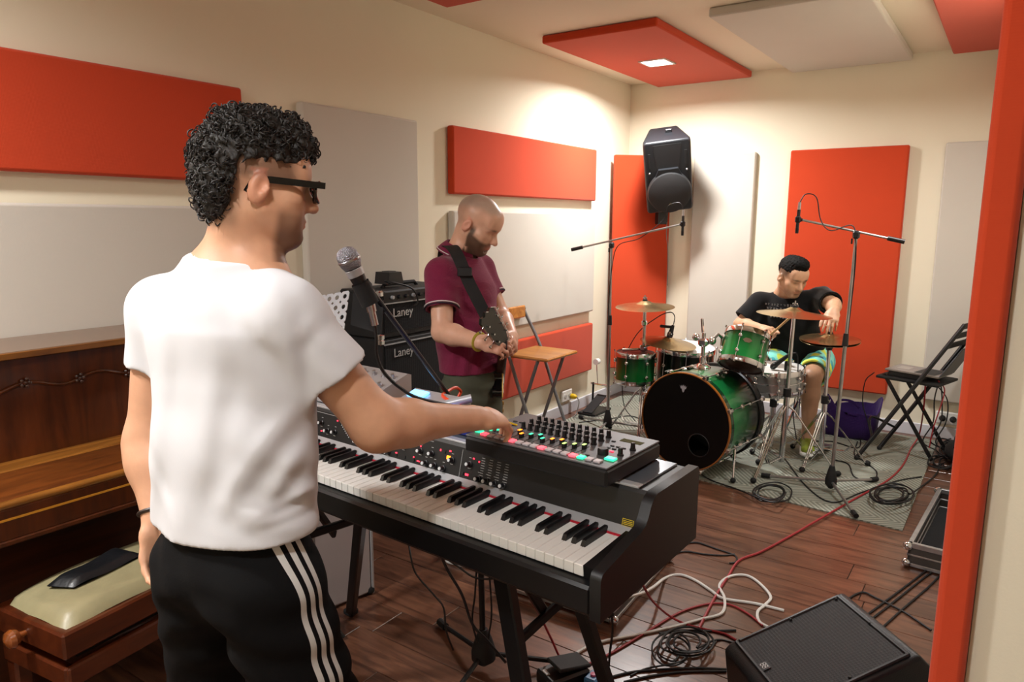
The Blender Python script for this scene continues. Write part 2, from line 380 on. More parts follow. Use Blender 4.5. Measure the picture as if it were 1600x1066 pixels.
# slanted control panel: origin at its lower edge
PT = nrm((0, .020, .078)); PN = np.array([0, -PT[2], PT[1]]); P0 = np.array([0, .1782, .8985])
def ppt(u, v):
    d0 = kloc(CAM); d = _ray(u, v); dl = np.array([d@KX, d@KY, d[2]]); t = ((P0-d0)@PN)/(dl@PN); q = d0+dl*t-P0; return q[0], q@PT
def pw_(x, b, h=0.): return P0+X_*x+PT*b+PN*h
PR = np.column_stack([X_, PT, PN])
knobs = [(28, 370), (105, 350), (145, 405), (195, 415), (350, 478), (510, 537), (565, 552), (675, 510), (790, 543), (868, 562), (825, 628), (885, 645), (945, 665), (1008, 607), (1130, 635), (1190, 737), (1245, 752), (1300, 770), (1362, 785)]
k0 = None
klist = [ppt(480+a/4.44, 580+b_/4.44) for a, b_ in knobs]
klist += [(x-.36, b_) for x, b_ in klist[3:12] if x-.36 > -1.2 and x-.36 < klist[0][0]-.03]
for x, b_ in klist:
    b_ = min(max(b_-.004, .012), .068)
    if k0 is None:
        k0 = MB().lathe([(.0085, 0), (.0085, .003), (.0068, .004), (.006, .013), (.0052, .014), (0, .014)], (0, 0, 0), PN, 14).build('control_knob', M_blk, KB); o = k0
        kc = MB().lathe([(.0046, .0142), (.0046, .0155), (.004, .0163), (0, .0163)], (0, 0, 0), PN, 12).build('cap', M_knobtop, k0)
    else:
        o = share(k0, 'control_knob', KB); share(kc, 'cap', o)
    o.location = tuple(pw_(x, b_))
leds = [(48, 315, 3, 2), (212, 345, 4, 2), (100, 415, 4, 2), (130, 420, 3, 2), (440, 505, 4, 2), (620, 567, 5, 2), (740, 597, 3, 2), (772, 625, 9, 1.6), (790, 522, 3, 2), (928, 548, 3, 3), (995, 556, 5, 2), (1158, 608, 4, 2), (1195, 630, 3, 2), (1108, 719, 9, 3)]
for a, b_, w_, h_ in leds:
    x, y_ = ppt(480+a/4.44, 580+b_/4.44); y_ = min(max(y_, .005), .075)
    MB().box(pw_(x, y_, .0008), (w_*.0011, h_*.0016, .0016), PR).build('indicator_light', M_ledr, KB, smooth=False)
btn = [(440, 520), (620, 575), (678, 590), (738, 612), (235, 352), (1080, 700), (957, 553)]
for a, b_ in btn:
    x, y_ = ppt(480+a/4.44, 580+b_/4.44)
    MB().box(pw_(x, min(max(y_-.003, .006), .07), .001), (.008, .009, .003), PR, bev=.0008).build('push_button', M_blk, KB)
x, y_ = ppt(480+982/4.44, 580+600/4.44)
MB().box(pw_(x, y_, .0006), (.0125, .0095, .0012), PR).build('number_display', M_ledo, KB, smooth=False)
x, y_ = ppt(560, 670)
MB().box(pw_(x, y_, .0006), (.03, .022, .0012), PR).build('display', M_blk, KB, smooth=False)
b = MB(); b.box(pw_(x-.004, y_+.004, .0014), (.006, .006, .0004), PR); b.box(pw_(x+.004, y_+.002, .0014), (.012, .0016, .0004), PR); b.box(pw_(x-.002, y_-.004, .0014), (.009, .002, .0004), PR)
b.build('display_text', mat('screen_white', 'ffffff', .5, var=0, emit='e8f0ff', estr=2), KB, smooth=False)
# printed legend: short white lines under knobs, the list of sounds at the right
b = MB(); random.seed(3)
for x, y_ in klist[:19]:
    b.box(pw_(x, max(y_-.0145, .003), .0003), (.009, .0012, .0006), PR)
    if y_ < .05: b.box(pw_(x-.001, y_+.012, .0003), (.007, .001, .0006), PR)
cx0, cb0 = ppt(480+1218/4.44, 580+628/4.44); cx1, _ = ppt(480+1421/4.44, 580+640/4.44)
for c in range(4):
    for r in range(8): b.box(pw_(cx0+.002+(cx1-cx0)*c/3.6, .067-r*.0062, .0003), (random.uniform(.009, .013), .0011, .0006), PR)
for c in range(7):
    xx, bb = ppt(480+(240+8*c)/4.44, 580+(375+14*c)/4.44); b.box(pw_(xx, bb, .0003), (.003, .003, .0006), PR)
xL, _ = ppt(480+1070/4.44, 580+620/4.44)
b.box(pw_(xL, .04, .0003), (.0006, .07, .0006), PR); b.box(pw_(-.9, .0755, .0003), (.62, .0007, .0006), PR)
b.build('printed_legend', M_prt, KB, smooth=False)
sx, sy = ppt(981, 818); sy = max(sy, .012); b = MB()
for dy in (-.0075, .0075): b.box(pw_(sx, sy+dy, .0004), (.027, .0011, .0008), PR)
for dx in (-.013, .013): b.box(pw_(sx+dx, sy, .0004), (.0011, .016, .0008), PR)
for dy in (-.0035, .0, .0035): b.box(pw_(sx, sy+dy, .0004), (.022, .0014, .0008), PR)
b.build('yellow_sticker', M_yel, KB, smooth=False)
# ------------------------------------------------------------------ leg stand
KS = thing('keyboard_stand', 'black metal leg stand with diagonal braces under the stage piano', 'keyboard stand', KO, KA)
def bar(a, b_, w_, h_, hint=None):
    x, y_, z = frame(np.asarray(b_, float)-np.asarray(a, float), hint); L_ = np.linalg.norm(np.asarray(b_, float)-np.asarray(a, float))
    return MB().box((np.asarray(a, float)+np.asarray(b_, float))/2, (w_, h_, L_), np.column_stack([x, y_, z]), bev=.004)
legs = {'FR': ((-.265, .075, .782), (-.10, .075, FZ)), 'RR': ((-.25, .28, .782), (-.02, .40, FZ)), 'RL': ((-.90, .22, .782), (-1.42, .57, FZ)), 'FL': ((-.96, .07, .782), (-1.36, .02, FZ))}
for k, (a, b_) in legs.items():
    a = np.array(a); b_ = np.array(b_); w_ = .046 if k == 'FR' else .036
    bar(a, b_+(a-b_)*.012, w_, .03, X_).build('leg', M_blkmetal, KS); MB().box(b_+[0, 0, .012], (.046, .046, .024), bev=.006).build('rubber_foot', M_rubber, KS)
for x in (-.26, -.93): MB().box((x, .18, .783), (.05, .30, .028), bev=.003).build('support_bar', M_blkmetal, KS)
MB().box((-.6, .30, .783), (.8, .04, .028), bev=.003).build('cross_bar', M_blkmetal, KS)
for a, b_ in (((-.235, .075, .58), (-.215, .31, .63)), ((-.25, .10, .775), (-.235, .215, .595)), ((-1.03, .06, .62), (-1.0, .27, .62)), ((-.98, .07, .77), (-1.09, .25, .55)), ((-.26, .29, .76), (-.45, .30, .77))):
    bar(a, b_, .026, .016).build('brace', M_blkmetal, KS)
# ------------------------------------------------------------------ drum machine
DM = thing('drum_machine', 'flat grey drum machine with lit pads and rows of black knobs on the stage piano', 'drum machine', kglob((-.235, .268, 0)), KA)
dx, dy = .40, .252; zt = 1.034; zb = .9895
M_dm = mat('drum_machine_top', '5a5c60', .45, .2, var=.04); M_dmb = mat('drum_machine_body', '0f0f11', .5)
MB().box((0, 0, (zb+zt)/2-.001), (dx, dy, zt-zb-.004), bev=.006).build('body', M_dmb, DM)
MB().box((0, 0, zt-.001), (dx-.004, dy-.004, .004), bev=.0015).build('top_panel', M_dm, DM)
padx = [-.168+i*.0205 for i in range(16)]; pcol = [M_ledp if i in (0, 4, 8, 12) else (M_ledg if i == 13 else M_ledw) for i in range(16)]
for i, x in enumerate(padx):
    x = -.158+i*.0213; MB().box((x, -.098, zt+.003), (.0165, .017, .005), bev=.001).build('step_pad', pcol[i], DM)
MB().box((-.183, -.088, zt+.003), (.02, .014, .005), bev=.001).build('start_button', M_ledg, DM)
fc = [M_ledr, M_ledo, M_ledo, M_ledg, M_ledg, M_ledg, M_ledo, M_ledo, M_ledy, M_ledy, M_ledy]
kn = None
for i in range(11):
    x = -.115+i*.0205
    MB().box((x, -.045, zt+.0012), (.003, .05, .0008)).build('fader_slot', M_dmb, DM, smooth=False)
    f_ = MB().box((x, -.05+.012*math.sin(i*2.1), zt+.006), (.008, .012, .011), bev=.001).build('fader', M_dmb, DM)
    MB().box((x, -.05+.012*math.sin(i*2.1), zt+.0118), (.0062, .011, .0012)).build('cap_light', fc[i], f_, smooth=False)
    MB().box((x, -.081, zt+.002), (.011, .005, .002), bev=.0008).build('select_button', M_dmb, DM)
    for r in range(3):
        if kn is None: kn = MB().lathe([(.0075, 0), (.0072, .004), (.0056, .005), (.005, .018), (.0042, .019), (0, .019)], (0, 0, 0), Z_, 12).build('rotary_knob', M_dmb, DM); o = kn; kl_ = MB().box((0, -.0026, .0192), (.0009, .004, .0006)).build('pointer', M_prt, kn, smooth=False)
        else: o = share(kn, 'rotary_knob', DM); share(kl_, 'pointer', o)
        o.location = (x, .002+r*.034, zt)
MB().lathe([(.0125, 0), (.0125, .012), (.0105, .015), (0, .015)], (.142, -.045, zt), Z_, 20).build('value_dial', M_dmb, DM)
MB().box((.175, -.068, zt+.003), (.024, .018, .005), bev=.0012).build('tap_pad', M_ledg, DM)
for (x, y_) in ((.178, -.03), (.182, .02)): o = share(kn, 'rotary_knob', DM, (x, y_, zt)); share(kl_, 'pointer', o)
for i, (x, y_) in enumerate([(.13, 0), (.145, .0), (.16, 0), (.13, .018), (.145, .018), (.16, .018), (.15, -.02), (.12, -.075), (.115, .05)]): MB().box((x, y_, zt+.002), (.01, .006, .0025), bev=.001).build('push_button', M_ledr if i == 6 else M_dmb, DM)
MB().box((.15, .075, zt+.0012), (.055, .022, .001)).build('display', mat('lcd_dim', '34320f', .8, var=0, emit='6a6418', estr=.12), DM, smooth=False)
for i in range(8): MB().box((-.182+(i % 4)*.012, -.06+(i//4)*.013, zt+.002), (.008, .007, .0025), bev=.001).build('pattern_button', M_ledg if i in (1, 4, 6) else M_dmb, DM)
for i in range(6): MB().box((-.17+(i % 2)*.02, -.02+(i//2)*.03, zt+.002), (.012, .007, .0025), bev=.001).build('mode_button', M_dmb, DM)
# ------------------------------------------------------------------ gear on the left end of the stage piano
SY = thing('synth_module', 'silver sloping synth module with knobs at the left end of the stage piano', 'synthesizer', kglob((-1.05, .33, 0)), KA)
M_sil = mat('silver_paint', 'b8b6ba', .38, .45, var=.05)
MB().prism([(-.10, .991), (-.10, 1.012), (-.09, 1.02), (.085, 1.075), (.10, 1.07), (.10, .991)], (-.17, 0, 0), Y_, Z_, X_*.31).build('case', M_sil, SY, ang=40)
sl = nrm((0, .175, .055)); sn = np.array([0, -sl[2], sl[1]])
for i in range(7):
    for r in range(3):
        p = np.array([-.145+i*.043, -.06+r*.055, 1.0294+r*.0173]); kb_ = MB().lathe([(.009, 0), (.009, .004), (.007, .005), (.006, .014), (0, .014)], p, sn, 12).build('knob', M_steel, SY)
FX = thing('effects_unit', 'silver effects unit with a glowing blue display behind the outstretched arm', 'effects unit', kglob((-.70, .30, 0)), KA)
MB().prism([(-.07, .9895), (-.07, 1.01), (.07, 1.05), (.07, .9895)], (-.13, 0, 0), Y_, Z_, X_*.22).build('case', M_sil, FX, smooth=False)
MB().cyl((-.02, -.065, 1.02), (.10, .06, 1.056), .012, n=16).build('silver_tube', M_silv, FX)
MB().box((-.085, .035, 1.045), (.06, .035, .006), np.column_stack([X_, nrm((0, .14, .04)), nrm((0, -.04, .14))])).build('display', M_lcd, FX, smooth=False)
MB().ball((-.055, -.03, 1.03), .012, sc=(1, 1, .8)).build('button', mat('led_white', 'ffffff', .4, var=0, emit='a8c8ff', estr=4), FX)
PD = thing('looper_pedal', 'small blue lit pedal beside the red and orange cables', 'pedal', kglob((-.545, .29, 0)), KA)
MB().box((0, 0, 1.007), (.085, .11, .034), bev=.006).build('case', mat('blue_paint', '1a2a8a', .35, .3), PD)
for x, y_ in ((-.02, -.03), (.018, .02)): MB().lathe([(.008, 0), (.008, .006), (0, .008)], (x, y_, 1.024), Z_, 12).build('lamp', M_ledb, PD)
MB().lathe([(.012, 0), (.011, .012), (0, .012)], (.02, -.03, 1.024), Z_, 14).build('footswitch', M_chrome, PD)
# ------------------------------------------------------------------ rug under the drum kit
def rug_mat():
    m = bpy.data.materials.new('carved_rug'); m.use_nodes = True; nt = m.node_tree; N = nt.nodes; L = nt.links; b = N['Principled BSDF']
    tc = N.new('ShaderNodeTexCoord'); sp = N.new('ShaderNodeSeparateXYZ'); mp = N.new('ShaderNodeMapping'); mp.inputs['Rotation'].default_value = (0, 0, .09); L.new(tc.outputs['Object'], mp.inputs[0]); L.new(mp.outputs[0], sp.inputs[0])
    def mth(op, a, b_=None, c=None):
        n = N.new('ShaderNodeMath'); n.operation = op
        for i, q in enumerate((a, b_, c)):
            if q is None: continue
            if isinstance(q, (int, float)): n.inputs[i].default_value = q
            else: L.new(q, n.inputs[i])
        return n.outputs[0]
    x, y = sp.outputs[0], sp.outputs[1]
    tri = mth('PINGPONG', x, .27); try2 = mth('PINGPONG', y, .27)
    fl = mth('FLOOR', mth('DIVIDE', x, .54)); sg = mth('SUBTRACT', mth('MULTIPLY', mth('PINGPONG', fl, 1.), 2.), 1.)
    d = mth('ADD', mth('MULTIPLY', tri, sg), try2)
    s = mth('SINE', mth('MULTIPLY', d, 2*PI/.034))
    mr = N.new('ShaderNodeMapRange'); mr.inputs[1].default_value = -.25; mr.inputs[2].default_value = .35; L.new(s, mr.inputs[0])
    n = N.new('ShaderNodeTexNoise'); n.inputs['Scale'].default_value = 3; n.inputs['Detail'].default_value = 6; L.new(tc.outputs['Object'], n.inputs['Vector'])
    n3 = N.new('ShaderNodeTexNoise'); n3.inputs['Scale'].default_value = 400; L.new(tc.outputs['Object'], n3.inputs['Vector'])
    mx = N.new('ShaderNodeMix'); mx.data_type = 'RGBA'; L.new(mr.outputs[0], mx.inputs[0]); mx.inputs[6].default_value = srgb('74776b'); mx.inputs[7].default_value = srgb('9b9d91')
    mv = N.new('ShaderNodeMapRange'); mv.inputs[1].default_value = .3; mv.inputs[2].default_value = .7; mv.inputs[3].default_value = .82; mv.inputs[4].default_value = 1.12; L.new(n.outputs[0], mv.inputs[0])
    sc = N.new('ShaderNodeVectorMath'); sc.operation = 'SCALE'; L.new(mx.outputs[2], sc.inputs[0]); L.new(mv.outputs[0], sc.inputs['Scale']); L.new(sc.outputs[0], b.inputs['Base Color'])
    b.inputs['Roughness'].default_value = .95
    h = mth('MULTIPLY_ADD', n3.outputs[0], .5, mr.outputs[0]); bp = N.new('ShaderNodeBump'); bp.inputs['Strength'].default_value = .6; bp.inputs['Distance'].default_value = .004; L.new(h, bp.inputs['Height']); L.new(bp.outputs[0], b.inputs['Normal'])
    return m
RZ = FZ+.007
q = [(.10, -1.72), (2.524, -1.95), (2.535, -.10), (.10, -.10)]
rug = MB().prism(q, (0, 0, FZ-.0005), X_, Y_, Z_*.0075).build('rug', rug_mat(), smooth=False); tag(rug, 'grey-green rug with a carved zigzag pattern under the drum kit', 'rug')
# ------------------------------------------------------------------ drum kit helpers
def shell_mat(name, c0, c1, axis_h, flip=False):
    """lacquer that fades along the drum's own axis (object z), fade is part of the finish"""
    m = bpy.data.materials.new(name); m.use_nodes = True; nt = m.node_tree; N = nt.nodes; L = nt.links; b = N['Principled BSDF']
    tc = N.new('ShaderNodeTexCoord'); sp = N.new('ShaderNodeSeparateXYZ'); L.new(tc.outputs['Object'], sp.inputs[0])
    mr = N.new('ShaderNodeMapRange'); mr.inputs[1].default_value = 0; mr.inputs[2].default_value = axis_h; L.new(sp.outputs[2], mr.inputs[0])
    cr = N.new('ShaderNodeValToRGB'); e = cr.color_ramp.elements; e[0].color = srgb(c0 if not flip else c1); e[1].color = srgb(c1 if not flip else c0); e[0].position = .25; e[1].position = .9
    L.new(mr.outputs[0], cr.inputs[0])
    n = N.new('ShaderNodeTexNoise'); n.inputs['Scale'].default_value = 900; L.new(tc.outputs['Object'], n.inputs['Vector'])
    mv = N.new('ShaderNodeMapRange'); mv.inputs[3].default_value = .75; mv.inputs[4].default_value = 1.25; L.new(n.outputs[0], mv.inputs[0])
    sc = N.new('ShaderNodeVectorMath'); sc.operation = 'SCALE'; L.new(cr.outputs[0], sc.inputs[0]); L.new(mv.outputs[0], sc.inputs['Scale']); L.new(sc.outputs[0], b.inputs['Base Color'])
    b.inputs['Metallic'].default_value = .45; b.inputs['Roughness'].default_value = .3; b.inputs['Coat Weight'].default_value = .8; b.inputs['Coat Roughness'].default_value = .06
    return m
M_headb = mat('drumhead_black', '060607', .4, var=.05, spec=.25); M_headd = mat('drumhead_smoke', '4a2f2a', .3, var=.1); M_headw = mat('drumhead_white', 'dcdcd8', .6, var=.03)
M_brass = mat('cymbal_bronze', 'b39a70', .26, .95, var=.18, vscale=9); M_amber = mat('amber_hoop', '9a5a16', .3, var=.15, coat=.5)
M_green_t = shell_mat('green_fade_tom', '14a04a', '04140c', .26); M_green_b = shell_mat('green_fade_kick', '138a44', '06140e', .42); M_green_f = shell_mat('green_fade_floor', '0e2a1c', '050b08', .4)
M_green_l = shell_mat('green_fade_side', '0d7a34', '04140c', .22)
def axrot(axis, hint=None):
    x, y, z = frame(axis, hint); return np.column_stack([x, y, z])
def oriented(t, c, axis, hint=None):
    R = axrot(axis, hint); t.location = tuple(c); t.rotation_euler = Matrix(R.tolist()).to_euler(); return R
def drum(name, label, c, axis, r, h, shell, top, bot, nl=6, hoop=None, hint=None, lug='chrome'):
    """c = centre of the lower rim plane; built in the drum's own frame"""
    hoop = hoop or M_chrome
    t = thing(name, label, 'drum'); R = oriented(t, c, axis, hint)
    MB().lathe([(r-.005, 0), (r, .004), (r, h-.004), (r-.005, h)], n=48).build('shell', shell, t)
    for z, s_, m_, nm in ((h, 1, top, 'batter_head'), (0, -1, bot, 'resonant_head')):
        MB().lathe([(0, z+s_*.006), (r-.012, z+s_*.006), (r, z+s_*.002)], n=48).build(nm, m_, t)
        hb = MB().lathe([(r+.002, z-s_*.02), (r+.007, z-s_*.02), (r+.007, z+s_*.008), (r+.004, z+s_*.013), (r-.002, z+s_*.011), (r+.002, z-s_*.02)], n=48).build('hoop', hoop, t)
    lg = None
    for i in range(nl):
        a = 2*PI*(i+.5)/nl
        if lg is None:
            lg = MB().ball((r+.007, 0, h*.24), .0125, n=10, m=8, sc=(1, 1, 1.1)).ball((r+.007, 0, -h*.24), .0125, n=10, m=8, sc=(1, 1, 1.1)).cyl((r+.011, 0, -h/2-.015), (r+.011, 0, h/2+.02), .0018, n=6).cyl((r+.011, 0, h/2+.012), (r+.011, 0, h/2+.024), .006, n=8).cyl((r+.011, 0, -h/2-.012), (r+.011, 0, -h/2-.022), .006, n=8).build('lug', M_chrome, t); o = lg
        else: o = share(lg, 'lug', t)
        o.location = (0, 0, h/2); o.rotation_euler = (0, 0, a)
    return t, R
def lcl(t, R, p): return R.T@(np.asarray(p, float)-np.array(t.location))
def chrome_stand(name, label, base, top, cat='stand', feet=3, spread=.27, rot=0., hub=.38, tube=.014, mt=None, low=.06, gz=None, lean=True):
    """double-braced tripod: parts leg, tube, collar, wing nut"""
    gz = RZ if gz is None else gz; mt = mt or M_chrome
    base = np.array([base[0], base[1], gz]); top = np.asarray(top, float); t = thing(name, label, cat, base); ax = nrm(top-base-[0, 0, .02])
    b0 = base+ax*low
    MB().cyl(b0, base+ax*(hub+.1), tube*1.25, n=14).build('lower_tube', mt, t, world=True)
    MB().cyl(base+ax*(hub+.08), top, tube*.85, n=12).build('upper_tube', mt, t, world=True)
    MB().cyl(base+ax*(hub+.06), base+ax*(hub+.11), tube*1.7, n=12).build('collar', M_blk, t, world=True)
    wc = base+ax*(hub+.085); MB().cyl(wc, wc+np.array([.03, -.02, 0]), .004, n=8).box(wc+np.array([.034, -.022, 0]), (.006, .022, .016), bev=.002).build('wing_nut', mt, t, world=True)
    for i in range(feet):
        a = rot+2*PI*i/feet; d = np.array([math.cos(a), math.sin(a), 0]); sd = np.array([-d[1], d[0], 0])
        hi = base+ax*hub; lo = base+ax*(low+.03); ft = base+d*spread+[0, 0, .018]
        b = MB()
        for s_ in (-.008, .008):
            b.tube([hi+d*.014+sd*s_, hi+d*.05-Z_*.03+sd*s_, ft+sd*s_*.6-d*.01], .0045, n=6); b.tube([lo+d*.012+sd*s_, (lo+ft)/2+sd*s_+Z_*.03, hi*.35+ft*.65+sd*s_], .004, n=6)
        b.build('leg', mt, t, world=True)
        MB().ball(ft, .019, n=10, m=6, sc=(1, 1, .9)).build('rubber_foot', M_rubber, t, world=True)
    return t, ax
def cymbal(name, label, c, axis, r, bell=.055, cat='cymbal', group=None, dome=.028):
    t = thing(name, label, cat); oriented(t, c, axis); if_ = []
    MB().lathe([(.006, dome+.017), (bell*.5, dome+.014), (bell, dome-.002), (bell*1.25, dome-.006), (r*.6, dome*.42), (r*.97, .0), (r, -.0012), (r*.97, -.0016), (r*.6, dome*.42-.0016), (bell*1.2, dome-.009), (bell*.5, dome+.012), (.006, dome+.015)], n=64).build('bow', M_brass, t, ang=60)
    MB().cyl((0, 0, dome+.014), (0, 0, dome+.026), .018, .015, n=16).build('felt_washer', M_blkm, t)
    MB().cyl((0, 0, dome+.026), (0, 0, dome+.055), .004, n=8).box((0, 0, dome+.036), (.03, .007, .012), bev=.003).build('wing_nut', M_chrome, t)
    return t
# ------------------------------------------------------------------ bass drum (faces the front of the room)
kn_ = nrm((-.16, -.985, .0)); kc = aty(1070, 660, -1.80); kr = .303; kd = .42
kc[2] = kr+RZ+.026
t = thing('bass_drum', 'large green bass drum with a black front head and amber hoop', 'drum'); R = oriented(t, kc-kn_*kd, kn_, Z_)
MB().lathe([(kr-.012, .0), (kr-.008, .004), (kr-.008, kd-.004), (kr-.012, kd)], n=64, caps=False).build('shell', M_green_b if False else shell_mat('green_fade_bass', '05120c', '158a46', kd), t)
MB().lathe([(kr-.02, 0.002), (kr-.02, kd-.002)], n=64, caps=False).build('shell_lining', mat('bare_maple', '3a2c20', .8), t)
MB().lathe([(0, -.004), (kr-.012, -.004), (kr-.01, 0)], n=48).build('batter_head', mat('drumhead_grey', '8d8c88', .6), t)
hc = np.array([-.125, -.085]); hc = None
# front head with an off-centre port
port = lcl(t, R, aty(1101, 692, -1.75))[:2]; rp = .07; n = 48; V = []; fs = []
for i in range(n):
    a = 2*PI*i/n; d = np.array([math.cos(a), math.sin(a)]); bq = port@d; s_ = -bq+math.sqrt(max(bq*bq-(port@port)+(kr-.006)**2, 0))
    for f_ in (rp, rp+(s_-rp)*.5, s_): V.append((*(port+d*f_), kd+.006))
for i in range(n):
    j = (i+1) % n
    for k in range(2): fs.append((i*3+k, i*3+k+1, j*3+k+1, j*3+k))
MB().add(V, fs).build('front_head', M_headb, t)
MB().tube([(port[0]+rp*math.cos(a), port[1]+rp*math.sin(a), kd+.006) for a in np.arange(40)*2*PI/40], .004, n=8, closed=True).build('port_ring', M_blk, t)
MB().lathe([(kr-.006, kd+.004), (kr-.0055, kd+.012), (kr-.001, kd+.014), (kr+.003, kd+.01), (kr+.003, kd+.0), (kr-.004, kd-.004)], n=64, caps=False).build('front_hoop', M_amber, t)
MB().lathe([(kr-.004, kd-.003), (kr+.003, kd-.003), (kr+.004, kd-.034), (kr-.008, kd-.036)], n=64, caps=False).build('hoop_band', mat('green_black_lacquer', '0a3a20', .25, .2, coat=.6), t)
MB().lathe([(kr-.006, .036), (kr+.004, .032), (kr+.004, -.012), (kr-.016, -.014)], n=64, caps=False).build('rear_hoop', mat('dark_hoop', '3b3d40', .25, .7), t)
lg = None
for i in range(8):
    a = 2*PI*(i+.5)/8
    if lg is None:
        lg = MB().box((kr+.006, 0, kd*.5+.05), (.026, .026, .04), bev=.009).box((kr+.006, 0, kd*.5-.05), (.026, .026, .04), bev=.009).cyl((kr+.012, 0, .0), (kr+.012, 0, kd), .0035, n=8).box((kr+.010, 0, kd-.006), (.026, .032, .044), bev=.008).box((kr+.010, 0, .004), (.026, .032, .044), bev=.008).box((kr+.022, 0, kd+.02), (.006, .036, .008), bev=.002).build('tension_claw', M_chrome, t); o = lg
    else: o = share(lg, 'tension_claw', t)
    o.rotation_euler = (0, 0, a)
# crown-like maker's mark near the top of the head
mk = [(-.018, .014), (-.012, .006), (-.008, .016), (-.004, .008), (0, .018), (.004, .008), (.008, .016), (.012, .006), (.018, .014), (.012, -.002), (.008, 0), (.005, -.012), (0, -.018), (-.005, -.012), (-.008, 0), (-.012, -.002)]
mp_ = lcl(t, R, aty(1075, 605, -1.75)); xl = R.T@nrm(np.cross(Z_, kn_)); yl = R.T@Z_
MB().prism([(1.35*a, 1.35*b) for a, b in mk], (mp_[0], mp_[1], kd+.0065), xl, yl, Z_*.0008).build('maker_mark', mat('mark_grey', 'b9bcc8', .6, var=0), t, smooth=False)
for px, fl_ in ((1145, (1145, 757)), (1012, None)):
    sgn = 1 if fl_ else -1; side = R.T@X_*sgn
    foot = (lcl(t, R, [*atz(1145, 755, RZ)[:2], RZ+.0175]) if fl_ else lcl(t, R, kc-kn_*.1+np.array([-.36, -.05, -kc[2]+RZ+.0175])))
    st = lcl(t, R, kc-kn_*.11+np.array([sgn*.262, 0, -.135])); b = MB().cyl(st, st*.45+foot*.55, .0095, n=10).cyl(st*.5+foot*.5, foot, .0065, n=10); b.box(st, (.03, .03, .05), bev=.006); sp_ = b.build('spur', M_chrome, t)
    MB().ball(foot, .017, n=10, m=6).build('rubber_tip', M_rubber, sp_)
# tom post on top of the bass drum
tp = np.array([*aty(1098, 560, -1.55)[:2], 0]); tp0 = tp+[0, 0, kc[2]+kr-.01]; tp1 = aty(1097, 520, -1.55); tp1[:2] = tp[:2]
TM = thing('tom_holder', 'chrome tom holder post on top of the bass drum', 'drum hardware', tp0)
MB().cyl(tp0, tp1, .0125, n=14).build('post', M_chrome, TM, world=True)
MB().lathe([(.055, 0), (.05, .012), (.022, .03), (.02, .07), (.014, .075)], tp0, Z_, 20).build('base_plate', M_chrome, TM, world=True)
MB().box(tp1-[0, 0, .06], (.06, .055, .05), bev=.012).ball(tp1-[.05, 0, .03], .024).ball(tp1+[.055, 0, -.045], .026).build('clamp', M_chrome, TM, world=True)
MB().box(tp1+[-.012, 0, .045], (.012, .022, .09), np.column_stack([nrm((1, 0, .12)), Y_, nrm((-.12, 0, 1))]), bev=.003).build('wing_bolt', M_chrome, TM, world=True)
# ------------------------------------------------------------------ toms, snare
ax1 = nrm((.03, .48, .88)); rt = aty(1163, 548, -1.5)
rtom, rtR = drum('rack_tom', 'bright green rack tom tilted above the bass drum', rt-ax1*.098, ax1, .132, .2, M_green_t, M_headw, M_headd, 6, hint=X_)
MB().prism([(-.028, 0), (-.012, .014), (.012, .014), (.028, 0), (.012, -.014), (-.012, -.014)], (0, 0, 0), X_, Z_, Y_*.002).build('badge', M_chrome, rtom)
bd = [o for o in rtom.children if o.name.startswith('badge')][0]
nv = rtR.T@nrm((CAM-rt)*[1, 1, .2]); nv[2] = 0; nv = nrm(nv); bd.location = tuple(nv*.1325+Z_*.125); bd.rotation_euler = (0, 0, math.atan2(nv[1], nv[0])-PI/2)
arm = MB().tube([tp1+[.05, 0, -.045], tp1+[.09, .0, .0], rt+ax1*.06-X_*.145], .0105, n=10); arm.box(rt+ax1*.05-X_*.145, (.02, .05, .07), bev=.006); arm.build('tom_arm', M_chrome, TM, world=True)
lt = aty(992, 574, -1.32)
ltom, _ = drum('side_tom', 'small green tom fixed to the left cymbal stand', lt-[0, 0, .1], (0, .02, 1), .134, .2, M_green_l, mat('drumhead_red_reflection', '6e2a2c', .35), M_headw, 6)  # batter head dark red: reflection of the red panel put into its colour
ft_ = aty(1068, 560, -1.02)
ftm, ftR = drum('floor_tom', 'dark green floor tom behind the bass drum', (ft_[0], ft_[1], .26), (0.06, -.05, 1), .20, .40, M_green_f, M_headw, M_headw, 8)
for a in (.6, 2.7, 4.8): MB().tube([(.215*math.cos(a), .215*math.sin(a), .22), (.215*math.cos(a), .215*math.sin(a), -.12), (.225*math.cos(a), .225*math.sin(a), -.245)], .006, n=8).build('leg', M_chrome, ftm)
sn_ = aty(1211, 592, -1.12)
M_steelsh = mat('snare_steel', 'a9abad', .28, .9, var=.1, vscale=6)
snr, _ = drum('snare_drum', 'silver metal snare drum in front of the drummer', sn_-[0, 0, .07], (-.03, -.06, 1), .178, .14, M_steelsh, M_headw, M_headw, 8)
MB().lathe([(.1785, .066), (.181, .068), (.181, .074), (.1785, .076)], n=48).build('bead', M_chrome, snr)
MB().box((.12, -.145, .08), (.03, .02, .07), np.column_stack([nrm((.77, .64, 0)), nrm((-.64, .77, 0)), Z_]), bev=.005).build('strainer', M_chrome, snr)
sb = np.array([sn_[0], sn_[1]])
SS, _ = chrome_stand('snare_stand', 'chrome snare stand under the silver snare drum', sb, (sb[0], sb[1], sn_[2]-.115), spread=.25, rot=.5, hub=.27)
for i in range(3):
    a = .9+i*2.09; MB().tube([np.array([sb[0], sb[1], sn_[2]-.125]), np.array([sb[0]+.17*math.cos(a), sb[1]+.17*math.sin(a), sn_[2]-.105]), np.array([sb[0]+.192*math.cos(a), sb[1]+.192*math.sin(a), sn_[2]-.07])], .006, n=6).build('basket_arm', M_chrome, SS, world=True)
